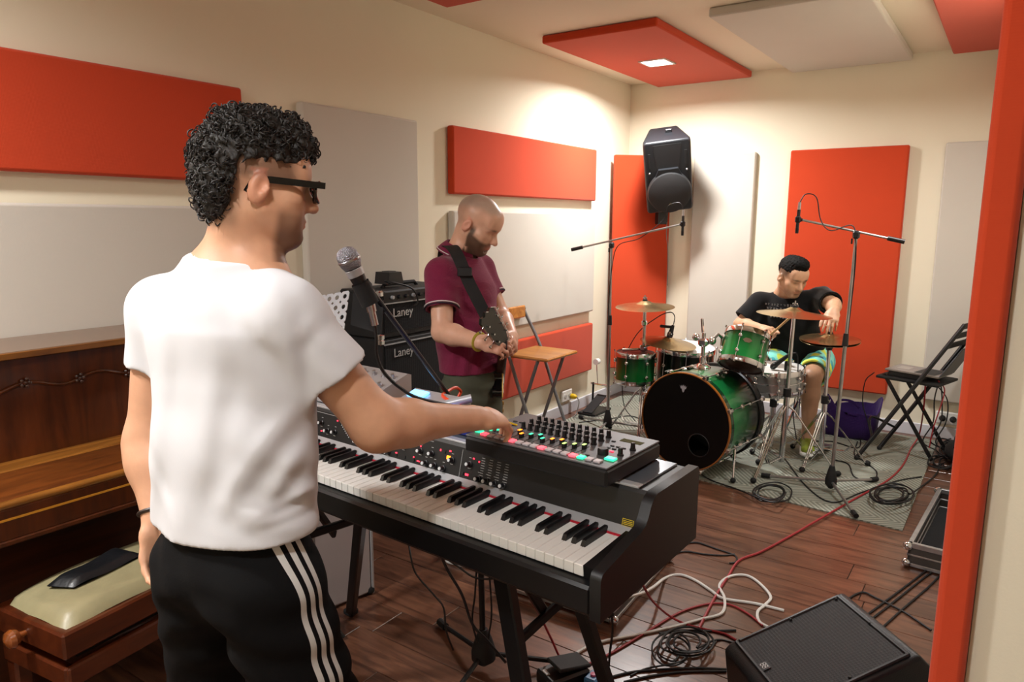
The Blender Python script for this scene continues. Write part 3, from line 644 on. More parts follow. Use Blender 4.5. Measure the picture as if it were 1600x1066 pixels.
# ------------------------------------------------------------------ cymbals on stands
rc = aty(1241, 485, -1.42); rb = atz(1234, 738, RZ); rb = np.array([rc[0]-.02, rc[1]+.02])
chrome_stand('cymbal_stand', 'chrome double-braced stand of the crash cymbal before the drummer', rb, rc-[0, 0, .02], spread=.33, rot=.3, hub=.42)
cymbal('crash_cymbal', 'flat bronze crash cymbal before the drummer\'s chest', rc-[0, 0, .025], (.04, .02, 1), .215)
lc = aty(1008, 474, -1.25); lb = np.array([lc[0]+.0, lc[1]])
LST, _ = chrome_stand('cymbal_stand', 'chrome cymbal stand carrying the small side tom', lb, lc-[0, 0, .02], spread=.27, rot=-1.2, hub=.35)
cymbal('crash_cymbal', 'bronze crash cymbal above the small side tom', lc-[0, 0, .025], (.0, -.06, 1), .205)
c2 = aty(1044, 530, -1.2)
MB().tube([np.array([lb[0], lb[1], lt[2]+.14]), np.array([c2[0]-.06, c2[1], c2[2]-.03]), c2-[0, 0, .02]], .008, n=8).build('boom_arm', M_chrome, LST, world=True)
MB().tube([np.array([lb[0], lb[1], lt[2]+.125]), lt+[-.03, .02, .12], lt+[-.1, 0, .115]], .0095, n=8).build('tom_bracket', M_chrome, LST, world=True)
MB().box((lb[0], lb[1], lt[2]+.13), (.05, .045, .045), bev=.01).box((lb[0], lb[1], lc[2]-.14), (.035, .04, .04), bev=.01).build('clamp', M_chrome, LST, world=True)
cymbal('splash_cymbal', 'tilted bronze cymbal with a clip-on microphone on top', c2-[0, 0, .028], (.13, -.02, 1), .195)
# hi-hat
hh = aty(1297, 525, -1.08); hb = np.array([hh[0], hh[1]])
HS, _ = chrome_stand('hi_hat_stand', 'chrome hi-hat stand with a foot pedal beside the snare', hb, (hb[0], hb[1], hh[2]+.07), spread=.28, rot=.35, hub=.33)
cymbal('hi_hat_cymbal', 'lower bronze hi-hat cymbal', hh-[0, 0, .032], (0, 0, -1), .18, dome=.02) if False else None
cymbal('hi_hat_cymbal', 'upper bronze hi-hat cymbal under the drummer\'s left hand', hh-[0, 0, .02], (.0, -.06, 1), .18, dome=.02)
tlo = thing('hi_hat_cymbal', 'lower bronze hi-hat cymbal beneath its twin', 'cymbal'); oriented(tlo, hh-[0, 0, .034], (.02, -.1, 1))
MB().lathe([(.012, -.03), (.05, -.02), (.06, -.014), (.12, -.006), (.178, .006), (.176, .0075), (.06, -.012), (.012, -.027)], n=64).build('bow', M_brass, tlo, ang=60)
MB().cyl(hh-[0, 0, .09], hh-[0, 0, .062], .018, .026, n=16).build('seat_cup', M_blk, HS, world=True)
MB().cyl(hh+[0, 0, .04], hh+[0, 0, .085], .0035, n=8).box(hh+[-.02, 0, .066], (.05, .008, .008), bev=.003).build('clutch', M_chrome, HS, world=True)
pd_ = np.array([hb[0]-.03, hb[1]+.02, RZ+.02])
MB().box(pd_+[-.0, .14, .045], (.09, .27, .012), np.column_stack([X_, nrm((0, 1, -.22)), nrm((0, .22, 1))]), bev=.003).build('footboard', M_steel, HS, world=True)
MB().box(pd_+[0, .27, .0], (.08, .06, .03), bev=.006).build('heel_plate', M_steel, HS, world=True)
# spare bass pedal standing on the rug near the wall
bp = atz(938, 640, RZ)
t = thing('bass_drum_pedal', 'spare black bass drum pedal with a white beater near the wall socket', 'pedal', bp)
for s_ in (-1, 1): MB().cyl(bp+[s_*.075, 0, .01], bp+[s_*.07, 0, .22], .009, n=10).build('post', M_blkmetal, t, world=True)
MB().cyl(bp+[-.09, 0, .21], bp+[.09, 0, .21], .008, n=10).build('axle', M_chrome, t, world=True)
MB().box(bp+[0, -.1, .012], (.16, .28, .016), bev=.003).build('base_plate', M_blkmetal, t, world=True)
MB().box(bp+[0, -.1, .07], (.085, .27, .012), np.column_stack([X_, nrm((0, 1, .38)), nrm((0, -.38, 1))]), bev=.003).build('footboard', M_blkm, t, world=True)
MB().cyl(bp+[-.03, 0, .2], bp+[-.06, .03, .37], .004, n=8).build('beater_rod', M_chrome, t, world=True)
MB().cyl(bp+[-.06, .01, .39], bp+[-.06, .055, .39], .024, n=16).build('beater', M_headw, t, world=True)
# kick pedal of the bass drum
kp = kc-kn_*(kd+.12); kp[2] = RZ
t = thing('bass_drum_pedal', 'bass drum pedal clamped behind the green bass drum', 'pedal', kp)
MB().box(kp+[0, .1, .012], (.12, .3, .012), bev=.003).build('base_plate', M_blkmetal, t, world=True)
MB().box(kp+[0, .1, .06], (.085, .28, .012), np.column_stack([X_, nrm((0, 1, -.3)), nrm((0, .3, 1))]), bev=.003).build('footboard', M_steel, t, world=True)
for s_ in (-1, 1): MB().cyl(kp+[s_*.06, -.02, .01], kp+[s_*.055, -.02, .2], .008, n=8).build('post', M_chrome, t, world=True)
# drum throne
th = np.array([1.66, -.50, 0])
t = thing('drum_throne', 'round black drum stool the drummer sits on', 'stool', (th[0], th[1], RZ))
MB().lathe([(.0, .40), (.14, .40), (.165, .415), (.17, .45), (.155, .475), (.1, .485), (0, .485)], (th[0], th[1], RZ), Z_, 32).build('cushion', M_blkm, t, world=True)
MB().cyl((th[0], th[1], RZ+.12), (th[0], th[1], RZ+.41), .016, n=14).build('post', M_chrome, t, world=True)
for i in range(3): a = .4+i*2.094; MB().tube([(th[0], th[1], RZ+.25), (th[0]+.13*math.cos(a), th[1]+.13*math.sin(a), RZ+.14), (th[0]+.26*math.cos(a), th[1]+.26*math.sin(a), RZ+.014)], .009, n=8).build('leg', M_chrome, t, world=True)
# ------------------------------------------------------------------ microphone stands
def mic_stand(label, base, joint, tail, tip, mt, spread=.33, rot=0., gz=None, cup=.032, hub_h=.09, floor_n=3):
    gz = FZ if gz is None else gz; base = np.array([base[0], base[1], gz]); t = thing('microphone_stand', label, 'mic stand', base); joint, tail, tip = [np.asarray(q_, float) for q_ in (joint, tail, tip)]
    ax = nrm(joint-base)
    MB().cyl(base+ax*.05, base+ax*.62*np.linalg.norm(joint-base), .0105, n=14).build('lower_tube', mt, t, world=True)
    MB().cyl(base+ax*.6*np.linalg.norm(joint-base), joint, .008, n=12).build('upper_tube', mt, t, world=True)
    c_ = base+ax*.6*np.linalg.norm(joint-base); MB().cyl(c_-ax*.03, c_+ax*.04, .017, .014, n=14).build('height_clutch', M_blk, t, world=True)
    MB().lathe([(.012, .0), (cup, .025), (cup*1.02, .055), (cup*.7, .1), (.014, .135)], base+[0, 0, .02], Z_, 18).build('hub', M_blkm, t, world=True)
    for i in range(floor_n):
        a = rot+2*PI*i/3; d = np.array([math.cos(a), math.sin(a), 0]); e = base+d*spread+[0, 0, .016]
        MB().cyl(base+d*.02+[0, 0, .062], e, .0085, n=10).build('leg', mt, t, world=True); MB().cyl(e-d*.02+[0, 0, .003], e+d*.03, .014, n=10).build('rubber_foot', M_rubber, t, world=True)
    bd_ = nrm(tip-tail)
    MB().cyl(tail, tip, .0065, n=10).build('boom', mt, t, world=True)
    MB().cyl(tail-bd_*.03, tail+bd_*.055, .0125, n=12).build('counterweight_grip', M_blk, t, world=True)
    MB().box(joint, (.035, .035, .045), bev=.009).cyl(joint-np.cross(bd_, Z_)*.035, joint+np.cross(bd_, Z_)*.03, .013, n=12).build('boom_clutch', M_blk, t, world=True)
    MB().cyl(joint+np.cross(bd_, Z_)*.03, joint+np.cross(bd_, Z_)*.055, .004, n=8).cyl(joint-[.02, 0, .05], joint-[.02, 0, .02], .005, n=8).build('wing_screw', M_blk, t, world=True)
    return t
def pencil_mic(label, c, axis, stand_tip):
    axis = nrm(axis); c = np.asarray(c, float); t = thing('pencil_microphone', label, 'microphone', c)
    MB().cyl(c-axis*.055, c+axis*.05, .0095, n=14).build('body', M_blk, t, world=True); MB().cyl(c+axis*.05, c+axis*.078, .0098, .0092, n=14).build('capsule', M_blkm, t, world=True)
    MB().cyl(c-axis*.095, c-axis*.05, .0085, n=12).build('connector', M_steel, t, world=True)
    MB().cyl(c-axis*.0, stand_tip, .009, n=8).box(c, (.03, .026, .036), bev=.006).build('clip', M_blkm, t, world=True)
    return t
b1 = atz(949, 672, RZ); b1[2] = 0; dep = (b1-CAM)@CW
j1 = at(953, 383, dep-.15); j1[:2] = b1[:2]+(j1[:2]-b1[:2])*.35
tl, tpv = j1+np.array([-.205, -.11, -.055]), j1+np.array([.43, .17, .135])
mic_stand('chrome boom microphone stand by the room corner, reaching over the left cymbals', b1, j1, at(899, 389, 5.15), at(1063, 351, 4.9), M_grime, rot=.6, gz=RZ)
m1 = at(1067, 350, 4.88); pencil_mic('thin black overhead microphone below the wall loudspeaker', m1, (0, 0, -1), at(1063, 351, 4.9))
b2 = atz(1297, 768, RZ); b2[2] = 0
mic_stand('tall chrome boom microphone stand in front of the hi-hat', b2, at(1338, 367, 3.93), at(1404, 376, 3.85), at(1254, 344, 4.05), M_grime, rot=-1.05, spread=.36, gz=RZ)
m2 = at(1247, 343, 4.06); pencil_mic('thin black overhead microphone above the drummer, against the red panel', m2, (-.03, 0, -1), at(1254, 344, 4.05))
def cable(name, label, pts, r, mt, cat='cable', n=8, group=None): return tag(MB().tube(spline(pts, n), r, n=6).build(name, mt), label, cat, group)
M_cab = mat('cable_black', '0e0e10', .55, var=.05); M_cabr = mat('cable_red', '9a2229', .5, var=.08); M_cabw = mat('cable_white', 'd8d8d4', .5, var=.04); M_cabo = mat('cable_orange', 'e0481c', .5, var=.05)
cable('microphone_cable', 'black cable looping from the overhead microphone above the drummer down its stand', [m2+[0, 0, .09], m2+[.03, .01, .14], m2+[.09, .0, .12], m2+[.12, 0, .0], m2+[.18, -.02, -.06], at(1330, 352, 3.93), at(1337, 372, 3.92), at(1336, 420, 3.95), at(1325, 520, 4.02), at(1312, 640, 4.1)], .0032, M_cab)
cable('microphone_cable', 'black cable looping from the overhead microphone below the loudspeaker down its stand', [m1+[0, 0, .09], m1+[-.03, 0, .14], m1+[-.11, 0, .12], m1+[-.14, 0, .03], at(1000, 372, 5.0), at(966, 384, 5.1), at(956, 420, 5.15), at(951, 480, 5.2), at(949, 600, 5.3)], .0032, M_cab)
# clip-on tom mic and snare mic
def dyn_mic(label, c, axis, L_=.1, r=.018):
    axis = nrm(axis); c = np.asarray(c, float); t = thing('drum_microphone', label, 'microphone', c)
    MB().cyl(c-axis*L_*.5, c+axis*L_*.5, .010, r*.8, n=14).build('body', M_blkm, t, world=True); MB().lathe([(r*.8, 0), (r, .006), (r*.95, .03), (r*.5, .042), (0, .044)], c+axis*L_*.5, axis, 16).build('grille', M_blk, t, world=True)
    return t
cm = aty(1050, 514, -1.17); t = dyn_mic('clip-on black drum microphone over the tilted cymbal', cm, (-.25, -.1, -1), .055, .022)
MB().box(cm+[-.045, 0, .012], (.09, .02, .02), bev=.006).build('clip', M_blk, t, world=True)
cable('microphone_cable', 'black cable arching from the clip-on drum microphone', [cm+[.01, 0, .03], cm+[.015, 0, .09], cm+[-.02, 0, .115], cm+[-.12, .02, .07], cm+[-.28, .03, -.07], cm+[-.38, .04, -.3], cm+[-.4, .1, -.62], cm+[-.3, .1, -.74]], .0035, M_cab)
sm = aty(1224, 561, -1.2); t = dyn_mic('black snare microphone pointing at the snare drum head', sm, (-.66, .05, -.62), .12, .02)
MB().box(sm+[.02, 0, -.045], (.02, .02, .06), bev=.005).build('clip', M_blkm, t, world=True)
cable('microphone_cable', 'black cable hanging from the snare microphone', [sm+[.05, 0, .045], sm+[.085, 0, .03], sm+[.09, .02, -.15], sm+[.08, .02, -.35], sm+[.11, .02, -.52]], .0035, M_cab)
# ------------------------------------------------------------------ upright piano against the left wall
W_wal = wood('piano_walnut', '341404', '5c2a0c', .33, 'Z', 3.5, coat=.35); W_waly = wood('piano_walnut_long', '56300e', '8e5a20', .32, 'Y', 3.5, coat=.4); W_dark = wood('piano_dark', '2c1206', '4a220c', .4, 'Y', 3.5, coat=.2)
PY0, PY1 = -5.93, -4.36
UP = thing('upright_piano', 'brown wooden upright piano with closed lid against the wall', 'piano', (.3, (PY0+PY1)/2, FZ))
ym = (PY0+PY1)/2; yl_ = PY1-PY0
def ub(name, x0, x1, z0, z1, m, y0=PY0, y1=PY1, bev=.004): return MB().box(((x0+x1)/2, (y0+y1)/2, (z0+z1)/2), (x1-x0, y1-y0, z1-z0), bev=bev).build(name, m, UP, world=True)
ub('back', .06, .30, FZ, 1.12, W_dark, PY0+.03, PY1-.03)
for y0 in (PY0, PY1-.04): ub('side_panel', .055, .345, FZ, 1.122, W_wal, y0, y0+.04)
for y0 in (PY0, PY1-.05): MB().prism([(.33, .645), (.615, .645), (.62, .70), (.6, .765), (.43, .80), (.34, .86)], (0, y0, 0), X_, Z_, Y_*.05).build('key_cheek', W_wal, UP, world=True)
ub('upper_panel', .315, .338, .79, 1.12, W_wal, PY0+.03, PY1-.03)
ub('lower_panel', .30, .325, .06, .65, W_dark, PY0+.03, PY1-.03)
ub('top_lid', .052, .372, 1.122, 1.146, mat('piano_lid_sheen', '6a5240', .3, coat=.3), bev=.006)
ub('lid_edge', .3725, .376, 1.124, 1.144, W_waly, bev=.002)
ub('music_ledge', .335, .43, .783, .801, W_waly, PY0+.05, PY1-.05)
MB().prism([(.43, .782), (.43, .796), (.585, .772), (.60, .765), (.607, .75), (.60, .745)], (0, PY0+.05, 0), X_, Z_, Y_*(yl_-.1)).build('fallboard', wood('piano_fallboard', '42200a', '6e3a14', .3, 'Y', 3.5, coat=.4), UP, world=True)
MB().tube([(.603, PY0+.05, .757), (.603, PY1-.05, .757)], .012, n=14).build('fallboard_lip', W_waly, UP, world=True)
ub('key_slip', .59, .612, .655, .748, W_wal, PY0+.05, PY1-.05)
ub('inlay_line', .612, .6145, .714, .720, mat('inlay_gold', 'c98a2a', .4), PY0+.05, PY1-.05, bev=0)
ub('key_bed', .32, .615, .64, .657, W_wal, PY0+.01, PY1-.01)
for y0 in (PY0+.03, PY1-.09): MB().lathe([(.03, 0), (.034, .03), (.022, .06), (.028, .3), (.034, .52), (.042, .56), (.042, .634)], (.575, y0+.03, FZ), Z_, 16).build('front_leg', W_wal, UP, world=True)
ub('plinth', .3, .345, FZ, .075, W_dark, PY0+.02, PY1-.02)
yy = np.linspace(PY0+.12, PY1-.12, 160); zz = 1.028+.012*np.sin((yy+5.0)*2*PI/.215)
MB().tube(np.column_stack([np.full_like(yy, .342), yy, zz]), .0055, n=8).build('carved_moulding', W_wal, UP, world=True)
for k in range(9):
    y0 = -5.75+k*.16
    if y0 < PY1-.12:
        zc_ = 1.028+.012*math.sin((y0+5.0)*2*PI/.215); b = MB().ball((.345, y0, zc_), .008, n=8, m=6)
        for a in range(5): b.ball((.345, y0+.012*math.cos(a*1.257), zc_+.012*math.sin(a*1.257)), .0065, n=6, m=5)
        b.build('carved_flower', W_dark, UP, world=True)
# ------------------------------------------------------------------ piano bench
BA = np.array([.90, -5.137, 0]); BL = nrm((-.13, .99, 0)); BS = nrm((-.99, -.13, 0)); bw, bl = .325, .58
bc = BA+BL*bl/2+BS*bw/2; BR_ = np.column_stack([-BS, BL, Z_])
PB = thing('piano_bench', 'dark wooden piano bench with a beige padded seat', 'bench', (bc[0], bc[1], FZ))
M_leath = mat('bench_leather', '918968', .42, var=.12, vscale=14, bump=.25, bscale=60)
W_bench = wood('bench_mahogany', '3a1608', '5e2a12', .3, 'Y', 4, coat=.4)
V = []; n1, n2 = 24, 14; fs = []
for i in range(n1+1):
    for j in range(n2+1):
        a, b_ = i/n1*2-1, j/n2*2-1; e = (1-abs(a)**6)*(1-abs(b_)**6); z = .468+.04*max(e, 0)**.45+.004*math.sin(a*4+b_*3)
        p = bc+BL*a*(bl/2-.014)*(1-.02*(1-e))+BS*b_*(bw/2-.014)*(1-.03*(1-e)); V.append((p[0], p[1], z))
for i in range(n1):
    for j in range(n2): k = i*(n2+1)+j; fs.append((k, k+1, k+n2+2, k+n2+1))
MB().add(V, fs).build('seat_pad', M_leath, PB, world=True, ang=80)
MB().box(bc+[0, 0, .432], (bw, bl, .075), BR_, bev=.006).build('seat_frame', W_bench, PB, world=True)
for s_ in (-1, 1): MB().box(bc-BS*0+BS*s_*(bw/2-.02)+[0, 0, .335], (.03, bl-.02, .06), BR_, bev=.005).build('apron', W_bench, PB, world=True); MB().box(bc+BL*s_*(bl/2-.02)+[0, 0, .335], (bw-.03, .03, .06), BR_, bev=.005).build('apron', W_bench, PB, world=True)
MB().box(bc+[0, 0, .38], (bw-.1, bl-.12, .04), BR_).build('lift_block', M_blkm, PB, world=True)
for sa in (-1, 1):
    for sb_ in (-1, 1):
        p = bc+BL*sa*(bl/2-.035)+BS*sb_*(bw/2-.035); MB().box(p+[0, 0, .155], (.048, .048, .30), BR_, bev=.008).build('leg', W_bench, PB, world=True)
for sa, s2 in ((-1, 1),):
    p = bc-BL*(bl/2)+BS*.01+[0, 0, .43]; MB().lathe([(.008, 0), (.010, .016), (.022, .022), (.027, .034), (.023, .046), (.012, .052), (0, .054)], p, -BL, 18).build('height_knob', wood('knob_wood', '5e2c12', '8a4a20', .15, 'Z', 4, coat=.8), PB, world=True)
# black pouch on the bench
pc = [(.672, -5.075), (.745, -5.035), (.708, -4.815), (.598, -4.838)]
V = []; fs = []; n1, n2 = 14, 8
for i in range(n1+1):
    for j in range(n2+1):
        a, b_ = i/n1, j/n2; p = (1-a)*((1-b_)*np.array(pc[0])+b_*np.array(pc[1]))+a*((1-b_)*np.array(pc[3])+b_*np.array(pc[2]))
        e = min(1, 6*min(a, 1-a, b_, 1-b_))**.5; V.append((*p, .513+.017*e+.003*math.sin(a*9)))
for i in range(n1):
    for j in range(n2): k = i*(n2+1)+j; fs.append((k, k+1, k+n2+2, k+n2+1))
k0_ = len(V)
V += [(v[0], v[1], .511) for v in V]
for i in range(n1):
    for j in range(n2): k = k0_+i*(n2+1)+j; fs.append((k, k+n2+1, k+n2+2, k+1))
pch = MB().add(V, fs).build('glasses_pouch', mat('black_leather', '131417', .38, var=.1, bump=.3, bscale=90), ang=70); tag(pch, 'black leather glasses pouch lying on the piano bench', 'pouch')
# ------------------------------------------------------------------ guitar amplifiers
M_tolex = mat('amp_tolex', '101012', .6, var=.15, vscale=60, bump=.5, bscale=300); M_amp_grille = fabric('amp_grille_cloth', '0d0d0f', 900, .5, .05)
M_logo = mat('amp_logo', 'c6c6c8', .35, .4, var=.02)
def amp(label, x0, x1, y0, y1, z0, z1, top_panel):
    t = thing('guitar_amplifier', label, 'amplifier', ((x0+x1)/2, (y0+y1)/2, z0))
    MB().box(((x0+x1)/2, (y0+y1)/2, (z0+z1)/2), (x1-x0, y1-y0, z1-z0), bev=.010).build('cabinet', M_tolex, t, world=True)
    zt_ = z1-(.065 if top_panel else .03)
    MB().box((x1+.001, (y0+y1)/2, (z0+.03+zt_)/2), (.006, y1-y0-.05, zt_-z0-.03)).build('grille_cloth', M_amp_grille, t, world=True, smooth=False)
    for yy_ in (y0, y1):
        for z in (z0, z1): MB().box((x1-.012, yy_+(.012 if yy_ == y0 else -.012), z+(.012 if z == z0 else -.012)), (.034, .034, .034), bev=.008).build('corner_cap', M_chrome, t, world=True)
    MB().box((x1+.004, (y0+y1)/2, zt_+.004), (.006, y1-y0-.04, .006)).build('trim', M_silv, t, world=True, smooth=False)
    text_obj('Laney', 'brand_badge', M_logo, t, .062, M4((x1+.0055, y0+.155, zt_-.047), Y_, Z_, X_), .001)
    if top_panel:
        MB().box((x1+.001, (y0+y1)/2, z1-.032), (.006, y1-y0-.05, .05)).build('control_panel', M_blk, t, world=True, smooth=False)
        for k in range(8): MB().lathe([(.010, 0), (.009, .012), (0, .013)], (x1+.004, y0+.08+k*.05, z1-.032), X_, 12).build('knob', M_blk if k % 3 else M_silv, t, world=True)
        MB().tube([((x0+x1)/2, y0+.16, z1), ((x0+x1)/2, y0+.18, z1+.018), ((x0+x1)/2, y1-.18, z1+.018), ((x0+x1)/2, y1-.16, z1)], .01, n=8).build('carry_handle', M_rubber, t, world=True)
    return t
amp('tall black lower amplifier cabinet resting on the floor', .075, .36, -3.42, -2.84, FZ, .968, False)
amp('black guitar amplifier head stacked on the tall cabinet', .075, .36, -3.42, -2.84, .97, 1.205, True)
t = thing('power_supply', 'small black power supply box on top of the stacked amplifier', 'power supply', (.22, -3.21, 1.2245))
MB().prism([(-.055, 1.2248), (.055, 1.2248), (.04, 1.285), (-.045, 1.285)], (.22-.05, -3.21, 0), Y_, Z_, X_*.1).build('case', M_blk, t, world=True, ang=30)
MB().box((.22, -3.21, 1.287), (.05, .05, .004)).build('rating_label', mat('grey_label', '3a3a3c', .5), t, world=True, smooth=False)
cable('power_cable', 'thin black cable on top of the stacked amplifier', [(.27, -3.25, 1.23), (.31, -3.33, 1.25), (.36, -3.33, 1.245), (.385, -3.22, 1.21), (.38, -3.17, 1.14), (.375, -3.2, 1.12)], .0045, M_cab)
# ------------------------------------------------------------------ perforated music stand
a0 = at(546, 454, 2.45); a1 = at(594, 546, 2.3); a2 = at(420, 476, 2.62)
ex_ = a2-a0; ey_ = a1-a0; ey_ = ey_-nrm(ex_)*(ey_@nrm(ex_)); ex_l, ey_l = np.linalg.norm(ex_), np.linalg.norm(ey_); ex_, ey_ = nrm(ex_), nrm(ey_); en_ = np.cross(ex_, ey_)
MS = thing('music_stand', 'pale perforated metal music stand behind the vocal microphone', 'music stand', ((a0+a2)/2*[1, 1, 0]+[0, 0, FZ]))
nx, ny = int(ex_l/.034), int(ey_l/.034); b = MB(); cs = ex_l/nx, ey_l/ny; hr = .0085
for i in range(nx):
    for j in range(ny):
        c_ = a0+ex_*cs[0]*(i+.5)+ey_*cs[1]*(j+.5); hole = j < ny-1; V = []; K = 16
        for k in range(K):
            a = 2*PI*(k+.5)/K; d = np.array([math.cos(a), math.sin(a)]); m_ = max(abs(d[0]), abs(d[1])); sq = d/m_*np.array(cs)/2
            V.append(c_+ex_*sq[0]+ey_*sq[1]); V.append(c_+(ex_*d[0]+ey_*d[1])*(hr if hole else .0001))
        b.add(V, [(2*k, 2*((k+1) % K), 2*((k+1) % K)+1, 2*k+1) for k in range(K)])
pl_ = b.build('perforated_desk', mat('pale_blue_steel', 'a9b4bb', .35, .5, var=.06), MS, world=True, smooth=False)
sol = pl_.modifiers.new('thickness', 'SOLIDIFY'); sol.thickness = .0025
MB().box(a0+ex_*ex_l/2+ey_*(ey_l+.004)-en_*.0, (ex_l, .006, .05), np.column_stack([ex_, ey_, en_]), bev=.001).build('lip', mat('pale_blue_steel_lip', 'a9b4bb', .35, .5), MS, world=True)
lb_ = a0+ex_*.035+ey_*(ey_l-.025); MB().box(lb_-en_*.003 if en_@(CAM-lb_) < 0 else lb_+en_*.003, (.034, .014, .0012), np.column_stack([ex_, ey_, en_])).build('maker_label', M_prt, MS, world=True, smooth=False)
mcen = a0+ex_*ex_l/2+ey_*ey_l/2; ms0 = np.array([mcen[0], mcen[1], FZ])
MB().cyl(ms0+[0, 0, .1], mcen-[0, 0, .03], .011, n=12).build('pole', M_grime, MS, world=True)
for i in range(3): a = .4+i*2.094; MB().cyl(ms0+[0, 0, .16], ms0+[.11*math.cos(a), .11*math.sin(a), .01], .008, n=8).build('leg', M_blkmetal, MS, world=True)
# ------------------------------------------------------------------ vocal microphone on a boom stand behind the keyboard
vb = np.array([1.475, -4.07, 0]); vj = np.array([1.462, -4.085, .86]); vt = at(574, 446, 1.69); vdir = nrm(vt-vj)
VS = mic_stand('black boom microphone stand behind the stage piano', vb, vj, vj-vdir*.13, vt, M_blkmetal, spread=.30, rot=math.radians(38), cup=.042)
pA, pB, pC, pD_ = at(553, 456, 1.76), at(549, 508, 1.76), at(590, 536, 1.76), at(600, 470, 1.76)
MB().prism([(0, 0), (1, 0), (1, 1), (0, 1)], pA, pB-pA, pD_-pA, nrm(np.cross(pB-pA, pD_-pA))*.008).build('tablet_plate', M_blkm, VS, world=True, smooth=False)
MB().cyl((pA+pC)/2, vj+vdir*(np.linalg.norm(vt-vj)-.1), .008, n=8).build('plate_clamp', M_blkm, VS, world=True)
mc = at(545, 405, 1.62); me_ = at(578, 474, 1.655); max_ = nrm(mc-me_)
VM = thing('vocal_microphone', 'handheld vocal microphone with a silver ball grille on the boom stand', 'microphone', me_)
def mesh_grille():
    m = mat('grille_mesh', '9b9ca6', .4, .85, var=.05); nt = m.node_tree; N = nt.nodes; L = nt.links; b = N['Principled BSDF']
    v_ = N.new('ShaderNodeTexVoronoi'); v_.inputs['Scale'].default_value = 420; tc = [n for n in N if n.type == 'TEX_COORD'][0]; L.new(tc.outputs['Object'], v_.inputs['Vector'])
    bp_ = N.new('ShaderNodeBump'); bp_.inputs['Strength'].default_value = .9; bp_.inputs['Distance'].default_value = .002; L.new(v_.outputs['Distance'], bp_.inputs['Height']); L.new(bp_.outputs[0], b.inputs['Normal']); return m
MB().lathe([(.020, -.022), (.0245, -.012), (.0258, 0), (.0245, .012), (.019, .022), (.0105, .027), (0, .0285)], mc, max_, 32).build('ball_grille', mesh_grille(), VM, world=True, ang=80)
MB().lathe([(.0255, -.003), (.0265, -.002), (.0265, .002), (.0255, .003)], mc-max_*.003, max_, 32).build('grille_band', M_steel, VM, world=True)
MB().lathe([(.0125, 0), (.0135, .03), (.0175, .062), (.0195, np.linalg.norm(mc-me_)-.022)], me_, max_, 24).build('handle', M_blk, VM, world=True)
MB().lathe([(.0188, 0), (.0198, .001), (.0205, .017), (.0198, .018)], mc-max_*.042, max_, 24).build('ring', M_silv, VM, world=True)
MB().lathe([(.0185, -.02), (.0185, .02), (.021, .025), (.021, -.03)], me_+max_*.028, max_, 20).build('clip_sleeve', M_rubber, VM, world=True)
MB().cyl(me_+max_*.02, vt, .012, n=10).build('clip_joint', M_blkm, VM, world=True)
xe = at(586, 508, 1.67); MB().cyl(me_, me_+nrm(xe-me_)*.02, .011, n=14).cyl(me_+nrm(xe-me_)*.014, xe, .0085, n=14).build('cable_plug', M_steel, VM, world=True)
cable('microphone_cable', 'black cable hanging from the vocal microphone to the blue pedal', [xe, at(588, 530, 1.68), at(589, 556, 1.70), at(600, 582, 1.72), at(625, 606, 1.75), at(660, 624, 1.78), kglob((-.56, .33, 1.035)), kglob((-.545, .36, 1.02))], .0042, M_cab)
oc = [kglob((-.53, .33, 1.02)), at(695, 622, 2.05), at(700, 612, 2.15), at(712, 606, 2.2), at(720, 612, 2.24), at(716, 622, 2.24), at(722, 632, 2.26), at(730, 650, 2.3)]
cable('instrument_cable', 'orange cable wrapped round the boom stand near the pedal', oc, .005, M_cabo)
for k in range(3): pass
tie = vj+vdir*.14; cable('cable_tie', 'orange cable tie bound on the boom of the vocal microphone stand', [tie+np.array([.016*math.cos(a), .01*math.sin(a), .016*math.sin(a)]) for a in np.linspace(0, 6.0, 10)], .006, M_cabo, 'cable tie')
# ------------------------------------------------------------------ pale case, folding chair, wall loudspeaker
wc_ = thing('equipment_case', 'pale grey equipment case standing on the floor under the stage piano', 'case', (.60, -4.10, FZ), math.radians(-12))
MB().box((0, 0, .29), (.30, .42, .57), bev=.014).build('shell', mat('pale_grey_laminate', 'b3aeb2', .5, var=.04), wc_)
for sx in (-1, 1):
    for sy in (-1, 1): MB().box((sx*.148, sy*.208, .29), (.012, .012, .57), bev=.003).build('edge_strip', M_silv, wc_); MB().ball((sx*.14, sy*.2, .02), .02, n=10, m=6).build('corner_foot', M_rubber, wc_)
M_tube = mat('grey_painted_steel', '7d7f83', .35, .6, var=.06); W_seat = wood('chair_beech', '9a5a20', 'c98a3e', .3, 'X', 4, coat=.3)
yr, yl2 = -1.74, -2.13; zs = .69
g0, g1, g2, g3 = [aty(u, v, yr) for u, v in ((820, 487), (843, 537), (883, 661), (885, 552))]; g4 = aty(847, 668, yr)
def ext(a, b_, z): a = np.asarray(a); b_ = np.asarray(b_); return a+(b_-a)*((z-a[2])/(b_[2]-a[2]))
FC = thing('folding_chair', 'folding chair with a wooden seat and grey tube legs by the wall', 'chair', (.3, (yr+yl2)/2, FZ))
fA = ext(g1, g2, FZ+.012); fB = ext(g3, g4, FZ+.012)
for y_, nm in ((yr, 'r'), (yl2, 'l')):
    s_ = lambda p: np.array([p[0], y_, p[2]])
    MB().tube(spline([s_(g0)+[0, 0, .03], s_(g0), s_(g1), s_(g1)*.6+s_(g2)*.4, s_(fA)], 6), .0115, n=10).build('back_leg', M_tube, FC, world=True)
    y2 = y_+(-.03 if y_ == yr else .03); MB().tube([np.array([g3[0], y2, g3[2]]), np.array([fB[0], y2, fB[2]])], .0115, n=10).build('front_leg', M_tube, FC, world=True)
